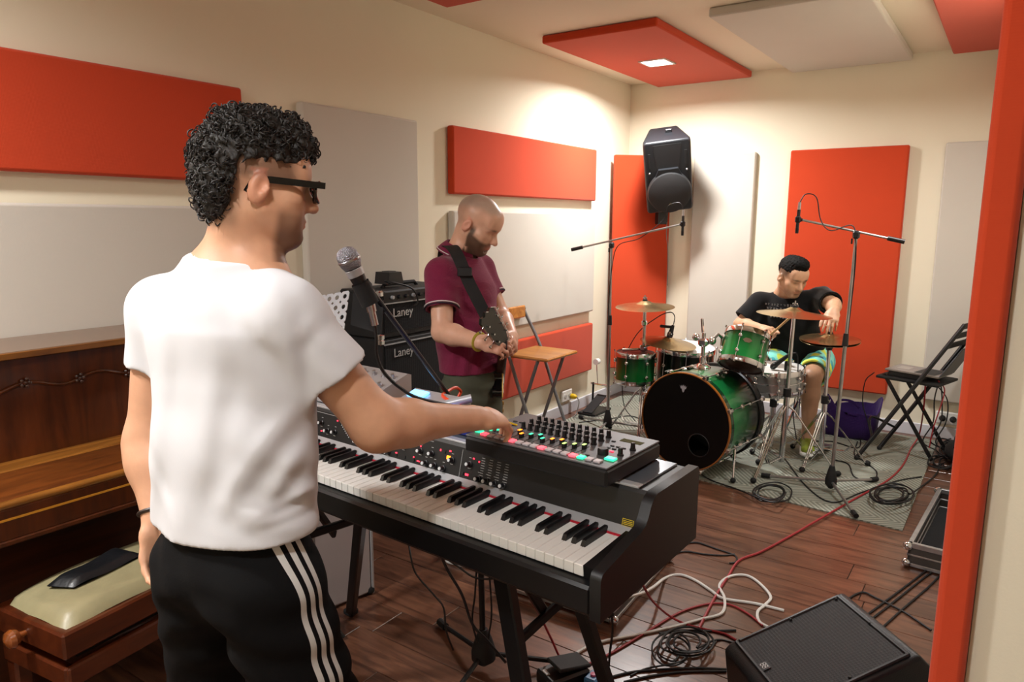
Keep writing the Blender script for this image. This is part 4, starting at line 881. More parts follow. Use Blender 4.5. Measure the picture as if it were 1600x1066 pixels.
MB().cyl((fA[0]-.03, yr, FZ+.11), (fA[0]-.03, yl2, FZ+.11), .009, n=10).build('foot_rail', M_tube, FC, world=True)
MB().cyl((fB[0]+.03, yr-.03, FZ+.10), (fB[0]+.03, yl2+.03, FZ+.10), .009, n=10).build('foot_rail', M_tube, FC, world=True)
MB().box(((g1[0]+g3[0])/2+.03, (yr+yl2)/2, g3[2]+.018), (g3[0]-g1[0]+.12, yr-yl2+.0, .022), bev=.008).build('seat', W_seat, FC, world=True)
MB().tube([(g0[0], y, g0[2]+.0+0) for y in np.linspace(yl2-.005, yr+.005, 12)], .05, n=12, flat=.2).build('backrest', W_seat, FC, world=True) if False else None
MB().box((g0[0]+.004, (yr+yl2)/2, g0[2]+.005), (.018, yr-yl2-.01, .085), bev=.008).build('backrest', W_seat, FC, world=True)
# wall loudspeaker
spc = np.array([.50, -.34, 1.955]); sf = nrm((.46, -.80, -.48)); su = nrm(Z_-sf*(Z_@sf)); su = su-CR*.14; su = nrm(su-sf*(su@sf)); sr = nrm(np.cross(sf, su))
LS = thing('mounted_loudspeaker', 'black loudspeaker tilted down from a bracket in the room corner', 'loudspeaker', spc)
hw, hh_, hd = .18, .30, .15
def sp_(a, b_, c_): return spc+sr*a+su*b_+sf*c_
V = []
prf = [(-hw, hd), (hw, hd), (hw*1.0, hd-.05), (hw*.62, -hd), (-hw*.62, -hd), (-hw, hd-.05)]
b = MB(); rings = []
for zb_, sc_ in ((-hh_, .93), (-hh_+.015, .985), (-hh_+.04, 1.), (hh_-.04, 1.), (hh_-.015, .985), (hh_, .93)): rings.append([sp_(a*sc_, zb_, (c_-0)*(sc_ if c_ < 0 else 1)) for a, c_ in prf])
n = len(prf); fs = [tuple(range(n)), tuple(range(5*n, 6*n))]
for k in range(5): fs += [(k*n+i, k*n+(i+1) % n, (k+1)*n+(i+1) % n, (k+1)*n+i) for i in range(n)]
b.add(np.vstack(rings), fs); M_cabin = mat('speaker_plastic', '1a1c20', .4, var=.08, bump=.25, bscale=250)
o = b.build('cabinet', M_cabin, LS, world=True, ang=30); md = o.modifiers.new('bevel', 'BEVEL'); md.width = .018; md.segments = 3; md.limit_method = 'ANGLE'; md.angle_limit = .5
MB().lathe([(.166, -.01), (.172, .025), (.166, .055), (.158, .06), (.06, .068), (0, .07)], sp_(.0, -.115, hd-.005), sf, 48).build('woofer_grille', mat('speaker_grille', '141416', .6, var=.1, bump=.8, bscale=900), LS, world=True)
MB().prism([(-.075, .06), (.075, .06), (.125, -.05), (-.125, -.05)], sp_(0, .02, hd-.002), sr, su, sf*.035).build('horn_lip', M_cabin, LS, world=True, smooth=False)
MB().prism([(-.105, .27), (.105, .27), (.09, .06), (-.09, .06)], sp_(0, 0, hd-.0), sr, su, sf*.002).build('horn', M_blkm, LS, world=True, smooth=False)
for s_ in (-1, 1): MB().box(sp_(s_*.138, .15, hd+.001), (.02, .12, .004), np.column_stack([sr, su, sf])).build('port', M_rubber, LS, world=True, smooth=False); MB().ball(sp_(s_*.142, .05, hd+.002), .009, n=8, m=6).build('screw', M_steel, LS, world=True)
MB().prism([(-.014, -.008), (0, .012), (.014, -.008)], sp_(0, -.20, hd+.064), sr, su, sf*.003).build('maker_badge', mat('badge_gold', '6a5a38', .4, .4), LS, world=True, smooth=False)
MB().box(sp_(-.03, hh_+.012, -.02), (.05, .03, .03), np.column_stack([sr, su, sf]), bev=.004).build('rigging_tab', M_blk, LS, world=True)
MB().box(sp_(.02, -hh_-.02, -.02), (.18, .06, .10), np.column_stack([sr, su, sf]), bev=.008).build('bracket_plate', M_blkmetal, LS, world=True)
MB().tube([sp_(.02, -hh_-.03, -.04), sp_(.02, -hh_-.05, -.16), np.array([.40, -.17, 1.60])], .016, n=10).box((.395, -.165, 1.60), (.08, .08, .16), np.column_stack([nrm((1, -1, 0)), nrm((1, 1, 0)), Z_]), bev=.004).build('wall_bracket', M_blkmetal, LS, world=True)
cable('loudspeaker_cable', 'pale grey cable hanging under the wall loudspeaker', [sp_(.0, -hh_+.02, -.12), sp_(.0, -hh_-.1, -.10), np.array([.47, -.22, 1.45]), np.array([.45, -.13, 1.3]), np.array([.43, -.06, 1.0])], .004, mat('cable_grey', '77736e', .5))
# ------------------------------------------------------------------ flight cases (low open trays)
M_alu = mat('case_aluminium', 'c3c5c9', .28, .9, var=.12, vscale=30); M_lam = mat('case_laminate', '46423f', .4, var=.1); M_foam = mat('case_foam', '17171a', .95, bump=.5, bscale=200)
def tray(label, o_, dx_, dy_, lx, ly, h):
    """o_ = front corner; dx_, dy_ unit directions"""
    dx_ = nrm(dx_); dy_ = nrm(dy_-dx_*(np.asarray(dy_)@dx_)); t = thing('flight_case', label, 'flight case', (o_[0], o_[1], FZ)); o_ = np.array([o_[0], o_[1], FZ]); Rr = np.column_stack([dx_, dy_, Z_])
    def wl(c_, d, m, nm, bv=.002): return MB().box(o_+dx_*c_[0]+dy_*c_[1]+Z_*c_[2], d, Rr, bev=bv).build(nm, m, t, world=True)
    wl((lx/2, ly/2, .012), (lx-.02, ly-.02, .012), M_foam, 'base')
    for (cx_, cy_, sx_, sy_) in ((lx/2, .008, lx, .016), (lx/2, ly-.008, lx, .016), (.008, ly/2, .016, ly), (lx-.008, ly/2, .016, ly)):
        wl((cx_, cy_, h/2+.006), (sx_-.004, sy_-.004, h-.01), M_lam, 'side_panel')
        for z_, hh2 in ((h-.004, .024), (.014, .016), (h*.55, .008)): wl((cx_, cy_, z_), (sx_+.004, sy_+.004, hh2), M_alu, 'edge_rail')
    for cx_ in (0, lx):
        for cy_ in (0, ly):
            MB().ball(o_+dx_*cx_+dy_*cy_+Z_*(h-.01), .021, n=10, m=6).build('ball_corner', M_chrome, t, world=True); MB().ball(o_+dx_*cx_+dy_*cy_+Z_*.021, .021, n=10, m=6).build('ball_corner', M_chrome, t, world=True)
    return t, Rr, o_
tray('open silver-edged flight case tray on the floor beyond the wedge monitor', (2.585, -2.36), (.998, -.06, 0), np.array([.09, .99, 0]), .225, .86, .11)
T2, T2R, T2o = tray('open silver-edged flight case tray full of cables under the stage piano', (1.20, -3.585), (.998, .05, 0), np.array([.03, .99, 0]), .52, .62, .10)
t = thing('pedalboard', 'black pedalboard lying in the cable-filled flight case', 'pedalboard', (1.46, -3.28, .03)); 
MB().box((1.46, -3.28, .05), (.38, .40, .035), bev=.004).build('board', M_blkm, t, world=True)
for k in range(5): MB().box((1.33+.065*k, -3.38+.03*(k % 2), .085), (.05, .09, .03), bev=.006).build('pedal', [M_blk, M_silv, M_blk, M_grime, M_blk][k], t, world=True)
# ------------------------------------------------------------------ wedge monitor
Q2 = np.array([2.488, -3.441, .34]); Q3 = np.array([2.745, -3.70, .34]); Q1 = np.array([2.212, -3.719, .2]); Q4 = Q1+Q3-Q2
WD = thing('wedge_monitor', 'black wedge stage monitor with a perforated grille on the floor', 'loudspeaker', ((Q1+Q3)/2*[1, 1, 0]+[0, 0, FZ]))
ws = nrm(Q2-Q1); wv = nrm(Q3-Q2); wn = nrm(np.cross(wv, ws)); wn = wn if wn[2] > 0 else -wn; hs = nrm(ws*[1, 1, 0]); Lw = np.linalg.norm(Q3-Q2); Lsx = np.linalg.norm((Q2-Q1)[:2])
prf = [(0, FZ-.2+.03), (-.02, -.02), (0., 0), (Lsx, .14), (Lsx+.05, .09), (Lsx+.03, FZ-.2+.006), (.05, FZ-.2+.006)]
o = MB().prism(prf, Q1-wv*.0, hs, Z_, wv*Lw).build('cabinet', M_cabin, WD, world=True, ang=30); md = o.modifiers.new('bevel', 'BEVEL'); md.width = .012; md.segments = 3; md.limit_method = 'ANGLE'
def wg(a, b_, c_=0.): return Q1+wv*a+ws*b_+wn*c_
Lg = np.linalg.norm(Q2-Q1)
def perf(name, col):
    m = mat(name, col, .5, .3, var=.1); nt = m.node_tree; N = nt.nodes; L = nt.links; b = N['Principled BSDF']; tc = [n for n in N if n.type == 'TEX_COORD'][0]
    v_ = N.new('ShaderNodeTexVoronoi'); v_.inputs['Scale'].default_value = 300; v_.inputs['Randomness'].default_value = .0; L.new(tc.outputs['Object'], v_.inputs['Vector'])
    bp_ = N.new('ShaderNodeBump'); bp_.inputs['Strength'].default_value = .8; bp_.inputs['Distance'].default_value = .0015; L.new(v_.outputs['Distance'], bp_.inputs['Height']); L.new(bp_.outputs[0], b.inputs['Normal']); return m
MB().prism([(.022, .02), (Lw-.022, .02), (Lw-.022, Lg-.03), (.022, Lg-.03)], wg(0, 0, .0), wv, ws, wn*.004).build('grille', perf('wedge_grille_perforated', '202022'), WD, world=True, smooth=False)
b = MB()
for a, b0_, w_, h_ in ((Lw/2, .017, Lw-.03, .012), (Lw/2, Lg-.027, Lw-.03, .012), (.02, Lg/2, .012, Lg-.05), (Lw-.02, Lg/2, .012, Lg-.05)): b.box(wg(a, b0_, .003), (w_, h_, .01), np.column_stack([wv, ws, wn]), bev=.003)
b.build('grille_frame', M_blk, WD, world=True)
sc_ = [(.03, Lg*.5), (Lw-.03, Lg*.5), (Lw*.5, Lg-.03), (.03, Lg-.04)]
for a, b0_ in sc_: MB().ball(wg(a, b0_, .006), .005, n=8, m=5).build('screw', M_blk, WD, world=True)
lg_ = atz(1170, 1052, .2); la = (lg_-Q1)@wv; lbb = max((lg_-Q1)@ws, .03)
b = MB().box(wg(la, lbb+.005, .006), (.034, .028, .003), np.column_stack([wv, ws, wn]), bev=.001); b.build('badge_plate', M_blk, WD, world=True)
b = MB(); 
for dx_ in (-.006, .006):
    for db in (-.005, .004): b.tube([wg(la+dx_+.005*math.cos(q_), lbb+.005+db+.0042*math.sin(q_), .008) for q_ in np.arange(12)*2*PI/12], .0016, n=6, closed=True)
b.build('badge_emblem', M_logo, WD, world=True)
# ------------------------------------------------------------------ black folding chair with laptop
wvx = np.array([.09, .32, 0])
n0, n1_, n2_, n3_ = at(1508, 507, 4.60), at(1338, 719, 4.70), at(1377, 585, 4.69), at(1450, 724, 4.66)
n1_[2] = RZ+.012; n3_[2] = FZ+.012 if n3_[0] > 2.53 else RZ+.012
LC = thing('folding_chair', 'black folding chair carrying the laptop, near the purple bag', 'chair', (n1_[0]+.2, n1_[1]+.2, RZ))
for k, off in ((0, wvx*0), (1, wvx)):
    bar(n0+off, n1_+off, .026, .018).build('long_leg', M_blkmetal, LC, world=True); i2 = off+wvx*(.12 if k == 0 else -.12)
    bar(n2_+i2, n3_+i2, .024, .016).build('short_leg', M_blkmetal, LC, world=True)
    MB().ball(n1_+off, .016, n=8, m=6).build('rubber_foot', M_rubber, LC, world=True); MB().ball(n3_+i2, .014, n=8, m=6).build('rubber_foot', M_rubber, LC, world=True)
s0, s1 = at(1371, 588, 4.70), at(1464, 604, 4.66); sxn = nrm(s1-s0); snn = nrm(np.cross(sxn, wvx)); snn = snn if snn[2] > 0 else -snn; RS = np.column_stack([sxn, nrm(wvx), snn])
MB().box((s0+s1)/2+wvx*.5, (np.linalg.norm(s1-s0)+.02, .34, .02), RS, bev=.005).build('seat', M_blkm, LC, world=True)
up_ = nrm(n0-n1_); 
for f_ in (.02, .10, .18): p = n0-up_*f_; bar(p, p+wvx, .045, .012, up_).build('back_slat', M_blkm, LC, world=True)
for f_ in (.88,): p = n1_+(n0-n1_)*.16; MB().tube(spline([p, p+[-.02, .05, -.0]+Z_*.0, p+wvx*.5+np.array([-.09, 0, .09]), p+wvx], 6), .008, n=8).build('foot_rail', M_blkmetal, LC, world=True)
LP = thing('laptop', 'open grey laptop resting on the black folding chair', 'laptop', (s0+s1)/2+wvx*.5+[0, 0, .05])
lc_ = (s0+s1)/2+wvx*.46+snn*.05; M_lap = mat('laptop_grey', '857d79', .4, .1, var=.04)
MB().box(lc_, (.34, .24, .014), RS, bev=.004).build('base', M_lap, LP, world=True)
MB().box(lc_+sxn*.07+snn*.0076, (.13, .2, .001), RS).build('keyboard_area', M_blk, LP, world=True, smooth=False)
MB().box(lc_-sxn*.09+snn*.0076, (.08, .10, .001), RS).build('touchpad', mat('laptop_pad', '9a918c', .35, .1), LP, world=True, smooth=False)
hg = lc_+sxn*.17; d_ = nrm(n0-n1_); sn3 = nrm(np.cross(d_, wvx)); MB().box(hg+d_*.12, (.008, .24, .23), np.column_stack([sn3, nrm(wvx), d_]), bev=.002).build('screen_lid', M_blk, LP, world=True)
AI = thing('audio_interface', 'flat black audio interface under the laptop', 'audio interface', (s0+s1)/2+wvx*.5+[0, 0, .012])
MB().box((s0+s1)/2+wvx*.42+snn*.0265-sxn*.03, (.23, .2, .031), RS, bev=.003).build('case', M_blk, AI, world=True)
MB().box((s0+s1)/2+wvx*.42+snn*.0265-sxn*.03-nrm(wvx)*.1005, (.22, .001, .024), RS).build('front_panel', M_blkm, AI, world=True, smooth=False)
# ------------------------------------------------------------------ purple bag, sockets
bg = np.array([1.985, -.31, RZ]); M_purple = fabric('purple_fabric', '2e1550', 600, .4, .12)
rings = []; K = 32
for z_, sx_, sy_ in ((0, .165, .105), (.02, .18, .12), (.10, .185, .125), (.19, .19, .12), (.235, .195, .115), (.235, .187, .107), (.12, .17, .11), (.03, .15, .095)):
    rr_ = []
    for k in range(K):
        a = 2*PI*k/K; c_, s_ = math.cos(a), math.sin(a); e = .55; x_ = abs(c_)**e*np.sign(c_)*sx_*(1+.035*math.sin(5*a+z_*30)); y_ = abs(s_)**e*np.sign(s_)*sy_*(1+.09*math.sin(7*a-z_*25)); zz_ = z_*(1+.24*math.sin(a*2+.6)+.10*math.sin(a*5)-.08*math.cos(a)) if z_ > .2 else z_
        rr_.append(bg+[x_, y_, zz_])
    rings.append(rr_)
fs = [tuple(range(K))[::-1], tuple(range(7*K, 8*K))]
for i in range(7): fs += [(i*K+k, i*K+(k+1) % K, (i+1)*K+(k+1) % K, (i+1)*K+k) for k in range(K)]
t = thing('shopping_bag', 'purple fabric bag slumped on the rug by the back wall', 'bag', bg)
MB().add(np.vstack(rings), fs).build('sack', M_purple, t, world=True, ang=50)
for s_ in (-1,): MB().tube(spline([bg+[-.09, s_*.10, .22], bg+[-.06, s_*.11, .27], bg+[.02, s_*.115, .275], bg+[.07, s_*.10, .23]], 6), .009, n=8, flat=.25).build('handle', M_purple, t, world=True)
def socket(label, c, normal, wside):
    t = thing('power_socket', label, 'socket', c); nn = np.asarray(normal, float); ss = np.asarray(wside, float); Rm = np.column_stack([ss, Z_, nn])
    MB().box(np.asarray(c)+nn*.012, (.15, .09, .024), Rm, bev=.006).build('plate', M_white, t, world=True)
    for s_ in (-.035, .035): MB().lathe([(.02, .0), (.02, .002), (.017, .003), (0, .003)], np.asarray(c)+ss*s_+nn*.024, nn, 18).build('outlet', mat('socket_shadow', 'c9c8c4', .5), t, world=True)
    return t
socket('white wall socket low on the wall beside the folding chair', (0.001, -1.03, .165), X_, Y_)
socket('white double wall socket low on the back wall behind the laptop', (2.575, -.001, .165), -Y_, X_)
yp = np.array([.04, -.975, .15]); t = thing('power_plug', 'yellow plug in the wall socket near the spare pedal', 'plug', yp)
MB().lathe([(.02, -.014), (.022, 0), (.02, .02), (.012, .034), (.006, .04)], yp, X_, 16).build('body', mat('yellow_plastic', 'e0b90e', .45), t, world=True)
cable('power_cable', 'pale cable running down from the yellow plug', [yp+[.04, 0, 0], yp+[.07, -.02, -.04], yp+[.07, -.06, -.12], (.13, -1.1, FZ+.008), (.25, -1.0, FZ+.008), (.3, -.85, RZ+.008)], .0045, mat('cable_grey', '77736e', .5))
bq_ = np.array([2.60, -.026, .165]); t = thing('power_plug', 'black plugs in the double socket behind the laptop', 'plug', bq_)
for dx_ in (-.055, .01): MB().lathe([(.02, 0), (.022, -.02), (.016, -.045), (.006, -.055)], bq_+[dx_, 0, 0], Y_, 14).build('body', M_rubber, t, world=True)
# power strip, adaptor and pedal under the stage piano
fp = atz(880, 1050, .04); t = thing('foot_pedal', 'black foot switch pedal on the floor under the stage piano', 'pedal', (fp[0], fp[1], FZ))
MB().box(fp+[0, 0, -.012], (.10, .16, .05), np.column_stack([nrm((.9, -.42, 0)), nrm((.42, .9, 0)), Z_]), bev=.008).build('base', M_blk, t, world=True)
MB().box(fp+[.01, .02, .028], (.085, .13, .014), np.column_stack([nrm((.9, -.42, 0)), nrm((.42, .9, -.15)), nrm((0, .15, 1))]), bev=.004).build('treadle', M_blkm, t, world=True)
MB().box(fp+[-.035, -.055, .015], (.03, .012, .004), np.column_stack([nrm((.9, -.42, 0)), nrm((.42, .9, 0)), Z_])).build('label_plate', M_prt, t, world=True, smooth=False)
bx = atz(927, 1062, .03); t = thing('connector_box', 'small blue connector box beside the stand leg', 'connector', (bx[0], bx[1], FZ))
MB().box((bx[0], bx[1], FZ+.02), (.045, .06, .04), bev=.006).build('case', mat('blue_plastic', '3d74a8', .4), t, world=True); MB().lathe([(.010, 0), (.010, .006), (0, .007)], (bx[0], bx[1], FZ+.04), Z_, 12).build('button', mat('pink_plastic', 'c8507a', .4), t, world=True)
# ------------------------------------------------------------------ cables on the floor
def floor_cable(label, px, r, m, zs=None, cat='cable', name='floor_cable', z0=None, n=7):
    pts = []
    for i, q_ in enumerate(px):
        z = (z0 if z0 is not None else FZ)+r+.0005
        if len(q_) == 3: z = q_[2]
        pts.append(atz(q_[0], q_[1], z))
    return cable(name, label, pts, r, m, cat, n)
floor_cable('long red cable running from the black folding chair across rug and floor', [(1446, 600, .50), (1443, 640, .3), (1436, 680, .06), (1424, 700, RZ+.006), (1410, 728, RZ+.006), (1385, 752, RZ+.006), (1335, 780, RZ+.006), (1290, 806, RZ+.006), (1262, 822, RZ+.004), (1240, 835), (1190, 862), (1155, 876), (1138, 900), (1122, 925), (1108, 950), (1092, 982)], .0055, M_cabr)
floor_cable('red cable hanging from the stage piano end to the floor', [(1003, 912, .30), (1020, 940, .15), (1045, 962, .04), (1070, 975), (1095, 982), (1130, 990), (1150, 1000)], .0045, M_cabr)
floor_cable('red cable curving from the connector box to the wedge monitor', [(915, 1040), (960, 1018), (1010, 988), (1060, 958), (1105, 944), (1140, 945), (1170, 960), (1192, 978)], .0045, M_cabr)
floor_cable('red cable under the stage piano beside the stand brace', [(828, 935, .45), (845, 965, .25), (862, 1000, .1), (878, 1032, .02), (900, 1042), (915, 1040)], .004, M_cabr)
floor_cable('white cable with a wide loop on the floor by the wedge monitor', [(885, 1040), (905, 1018), (940, 1003), (1000, 991), (1050, 980), (1095, 968), (1128, 958), (1132, 935), (1124, 915), (1140, 901), (1165, 899), (1185, 910), (1204, 932), (1196, 945), (1184, 956), (1186, 971), (1200, 980)], .006, M_cabw)
floor_cable('white cable from the flight case tray to the wedge monitor', [(968, 936, .12), (1000, 928, .12), (1020, 918, .10), (1040, 903), (1062, 898), (1085, 906), (1110, 922), (1130, 935), (1180, 943), (1225, 954)], .006, M_cabw)
rng = random.Random(5)
def coil(label, u, v, ru, rv, turns, r, m, z0, seed, tail=None):
    g_ = random.Random(seed); px = []
    for i in range(int(turns*9)):
        a = i/9*2*PI; k = 1+.22*math.sin(a*.37+seed)+g_.uniform(-.05, .05); px.append((u+ru*k*math.cos(a)+g_.uniform(-1.5, 1.5)+6*math.sin(a*.21), v+rv*k*math.sin(a)+g_.uniform(-1, 1), z0+r+.0012*i))
    if tail: px += tail
    return floor_cable(label, px, r, m, n=4)
coil('tangle of black cable on the floor beside the wedge monitor', 1075, 1003, 34, 19, 4.3, .0042, M_cab, FZ, 2, [(1120, 1000), (1150, 1005)])
coil('loose black cable loops on the floor near the white cable', 1045, 1015, 26, 22, 2.4, .0035, M_cab, FZ, 4, [(1010, 1045), (985, 1056)])
coil('black cable loops on the rug edge in front of the bass drum', 1203, 770, 25, 13, 3.4, .0045, M_cab, RZ, 6, [(1150, 764, RZ+.005), (1110, 750, RZ+.005), (1088, 735, RZ+.005)])
coil('coiled black cable on the rug beside the mic stand foot', 1392, 772, 27, 13, 6.2, .0045, M_cab, RZ, 9, [(1440, 760, RZ+.005), (1462, 742, FZ+.01), (1470, 725, FZ+.01)])
for k, (px, lb2) in enumerate([([(1070, 850), (1090, 848), (1120, 858), (1148, 868), (1150, 878), (1140, 880)], 'black cable ending in a hook by the flight case tray'), ([(1046, 868), (1070, 862), (1100, 866), (1130, 868), (1148, 866)], 'black cable beside the corner of the stage piano'),
        ([(1312, 945), (1345, 926), (1370, 935), (1410, 955), (1436, 972), (1455, 985)], 'black cable curving from the wedge monitor to the wall'), ([(1348, 966), (1390, 935), (1430, 905), (1472, 872)], 'first of three straight black cables behind the wedge monitor'), ([(1356, 972), (1400, 938), (1440, 906), (1476, 880)], 'second of three straight black cables behind the wedge monitor'), ([(1374, 985), (1415, 948), (1450, 918), (1480, 888)], 'third of three straight black cables behind the wedge monitor'),
        ([(955, 1058), (990, 1050), (1040, 1046), (1090, 1044), (1135, 1046)], 'black cable running into the front of the wedge monitor'), ([(975, 1066), (1020, 1056), (1070, 1050), (1135, 1049)], 'second black cable running into the front of the wedge monitor'), ([(1030, 990), (1060, 985), (1100, 986), (1150, 985)], 'short black cable between the red cables')]):
    floor_cable(lb2, px, .0042, M_cab)
for k, (px, lb2) in enumerate([([(905, 660), (950, 655), (985, 650), (1010, 660)], 'thin black cable on the rug near the spare pedal'), ([(1225, 715), (1260, 760), (1300, 785), (1345, 770), (1400, 752), (1440, 745)], 'black cable passing the mic stand base on the rug'), ([(1300, 718), (1325, 725), (1335, 745), (1362, 752), (1370, 738), (1352, 722), (1335, 710), (1340, 690)], 'black cable bent round the chair foot on the rug'), ([(1260, 690), (1300, 690), (1340, 700), (1345, 680)], 'black cable behind the hi-hat pedal')]):
    floor_cable(lb2, px, .0042, M_cab, z0=RZ)
for k, (ua, lb2) in enumerate([(1470, 'black cable drooping behind the laptop chair'), (1450, 'thin black cable hanging under the laptop'), (1462, 'looped black cable beside the laptop chair leg')]):
    cable('chair_cable', lb2, [at(1462+k*4, 600, 4.74), at(ua+10, 625, 4.78), at(ua+8, 660, 4.80), at(ua-8, 690, 4.82), at(ua+6+k*8, 705, 4.82), at(ua+20, 716, 4.85), [*atz(1470+k*5, 728+k*4, FZ)[:2], FZ+.01]], .0042, M_cab)
cable('chair_cable', 'red cable drooping behind the laptop chair', [at(1466, 595, 4.72), at(1476, 610, 4.75), at(1468, 640, 4.76), at(1458, 670, 4.78), at(1452, 700, 4.8)], .004, M_cabr)
cable('chair_cable', 'thin black cable from the chair seat edge to the purple bag', [at(1366, 582, 4.72), at(1352, 596, 4.78), at(1348, 630, 4.85), at(1356, 660, 4.9), [*atz(1362, 690, RZ)[:2], RZ+.01]], .0035, M_cab)
coil('heap of black cables on the floor by the double socket', 1482, 700, 12, 12, 5, .005, M_cab, FZ, 12)
coil('second heap of black cables under the laptop chair', 1475, 722, 16, 9, 4, .005, M_cab, FZ, 13)
hb_ = np.array([2.70, -.52, FZ]); t = thing('gig_bag', 'dark bag lying in the corner under the laptop cables', 'bag', hb_)
V = MB().ball(hb_+[0, 0, .07], .1, n=20, m=12, sc=(1., 1.9, .7)); V.build('sack', mat('bag_black', '0e0e10', .7, bump=.6, bscale=25), t, world=True); MB().tube(spline([hb_+[-.04, -.12, .12], hb_+[-.04, -.05, .17], hb_+[-.03, .06, .16], hb_+[-.03, .12, .11]], 6), .01, n=8).build('strap', M_rubber, t, world=True)
for k, (px, lb2) in enumerate([([(637, 838, 2.55), (642, 870, 2.5), (650, 897, 2.5), (678, 930, 2.5), (693, 950, 2.5), (697, 985, 2.5), (708, 1016, 2.52)], 'thin black cable hanging from the stage piano to the mic stand foot'), ([(688, 866, 2.3), (700, 892, 2.3), (722, 930, 2.32), (738, 975, 2.34), (760, 1000, 2.36), (790, 1035, 2.4)], 'thick black cable hanging below the middle of the stage piano'), ([(690, 868, 2.3), (715, 885, 2.3), (740, 902, 2.3), (765, 905, 2.3), (790, 900, 2.3)], 'black cable sagging between the stand and the mic stand pole'), ([(745, 885, 2.38), (742, 930, 2.4), (738, 970, 2.42), (746, 1005, 2.44)], 'thin black cable along the mic stand pole'), ([(765, 900, 2.4), (768, 960, 2.42), (762, 1002, 2.44)], 'second thin black cable along the mic stand pole'), ([(955, 950, 1.95), (957, 985, 1.97), (953, 1020, 2.0), (950, 1058, 2.02)], 'thin black cable hanging from the right end of the stage piano')]):
    cable('hanging_cable', lb2, [at(*q_) for q_ in px], .0035 if 'thick' not in lb2 else .005, M_cab)
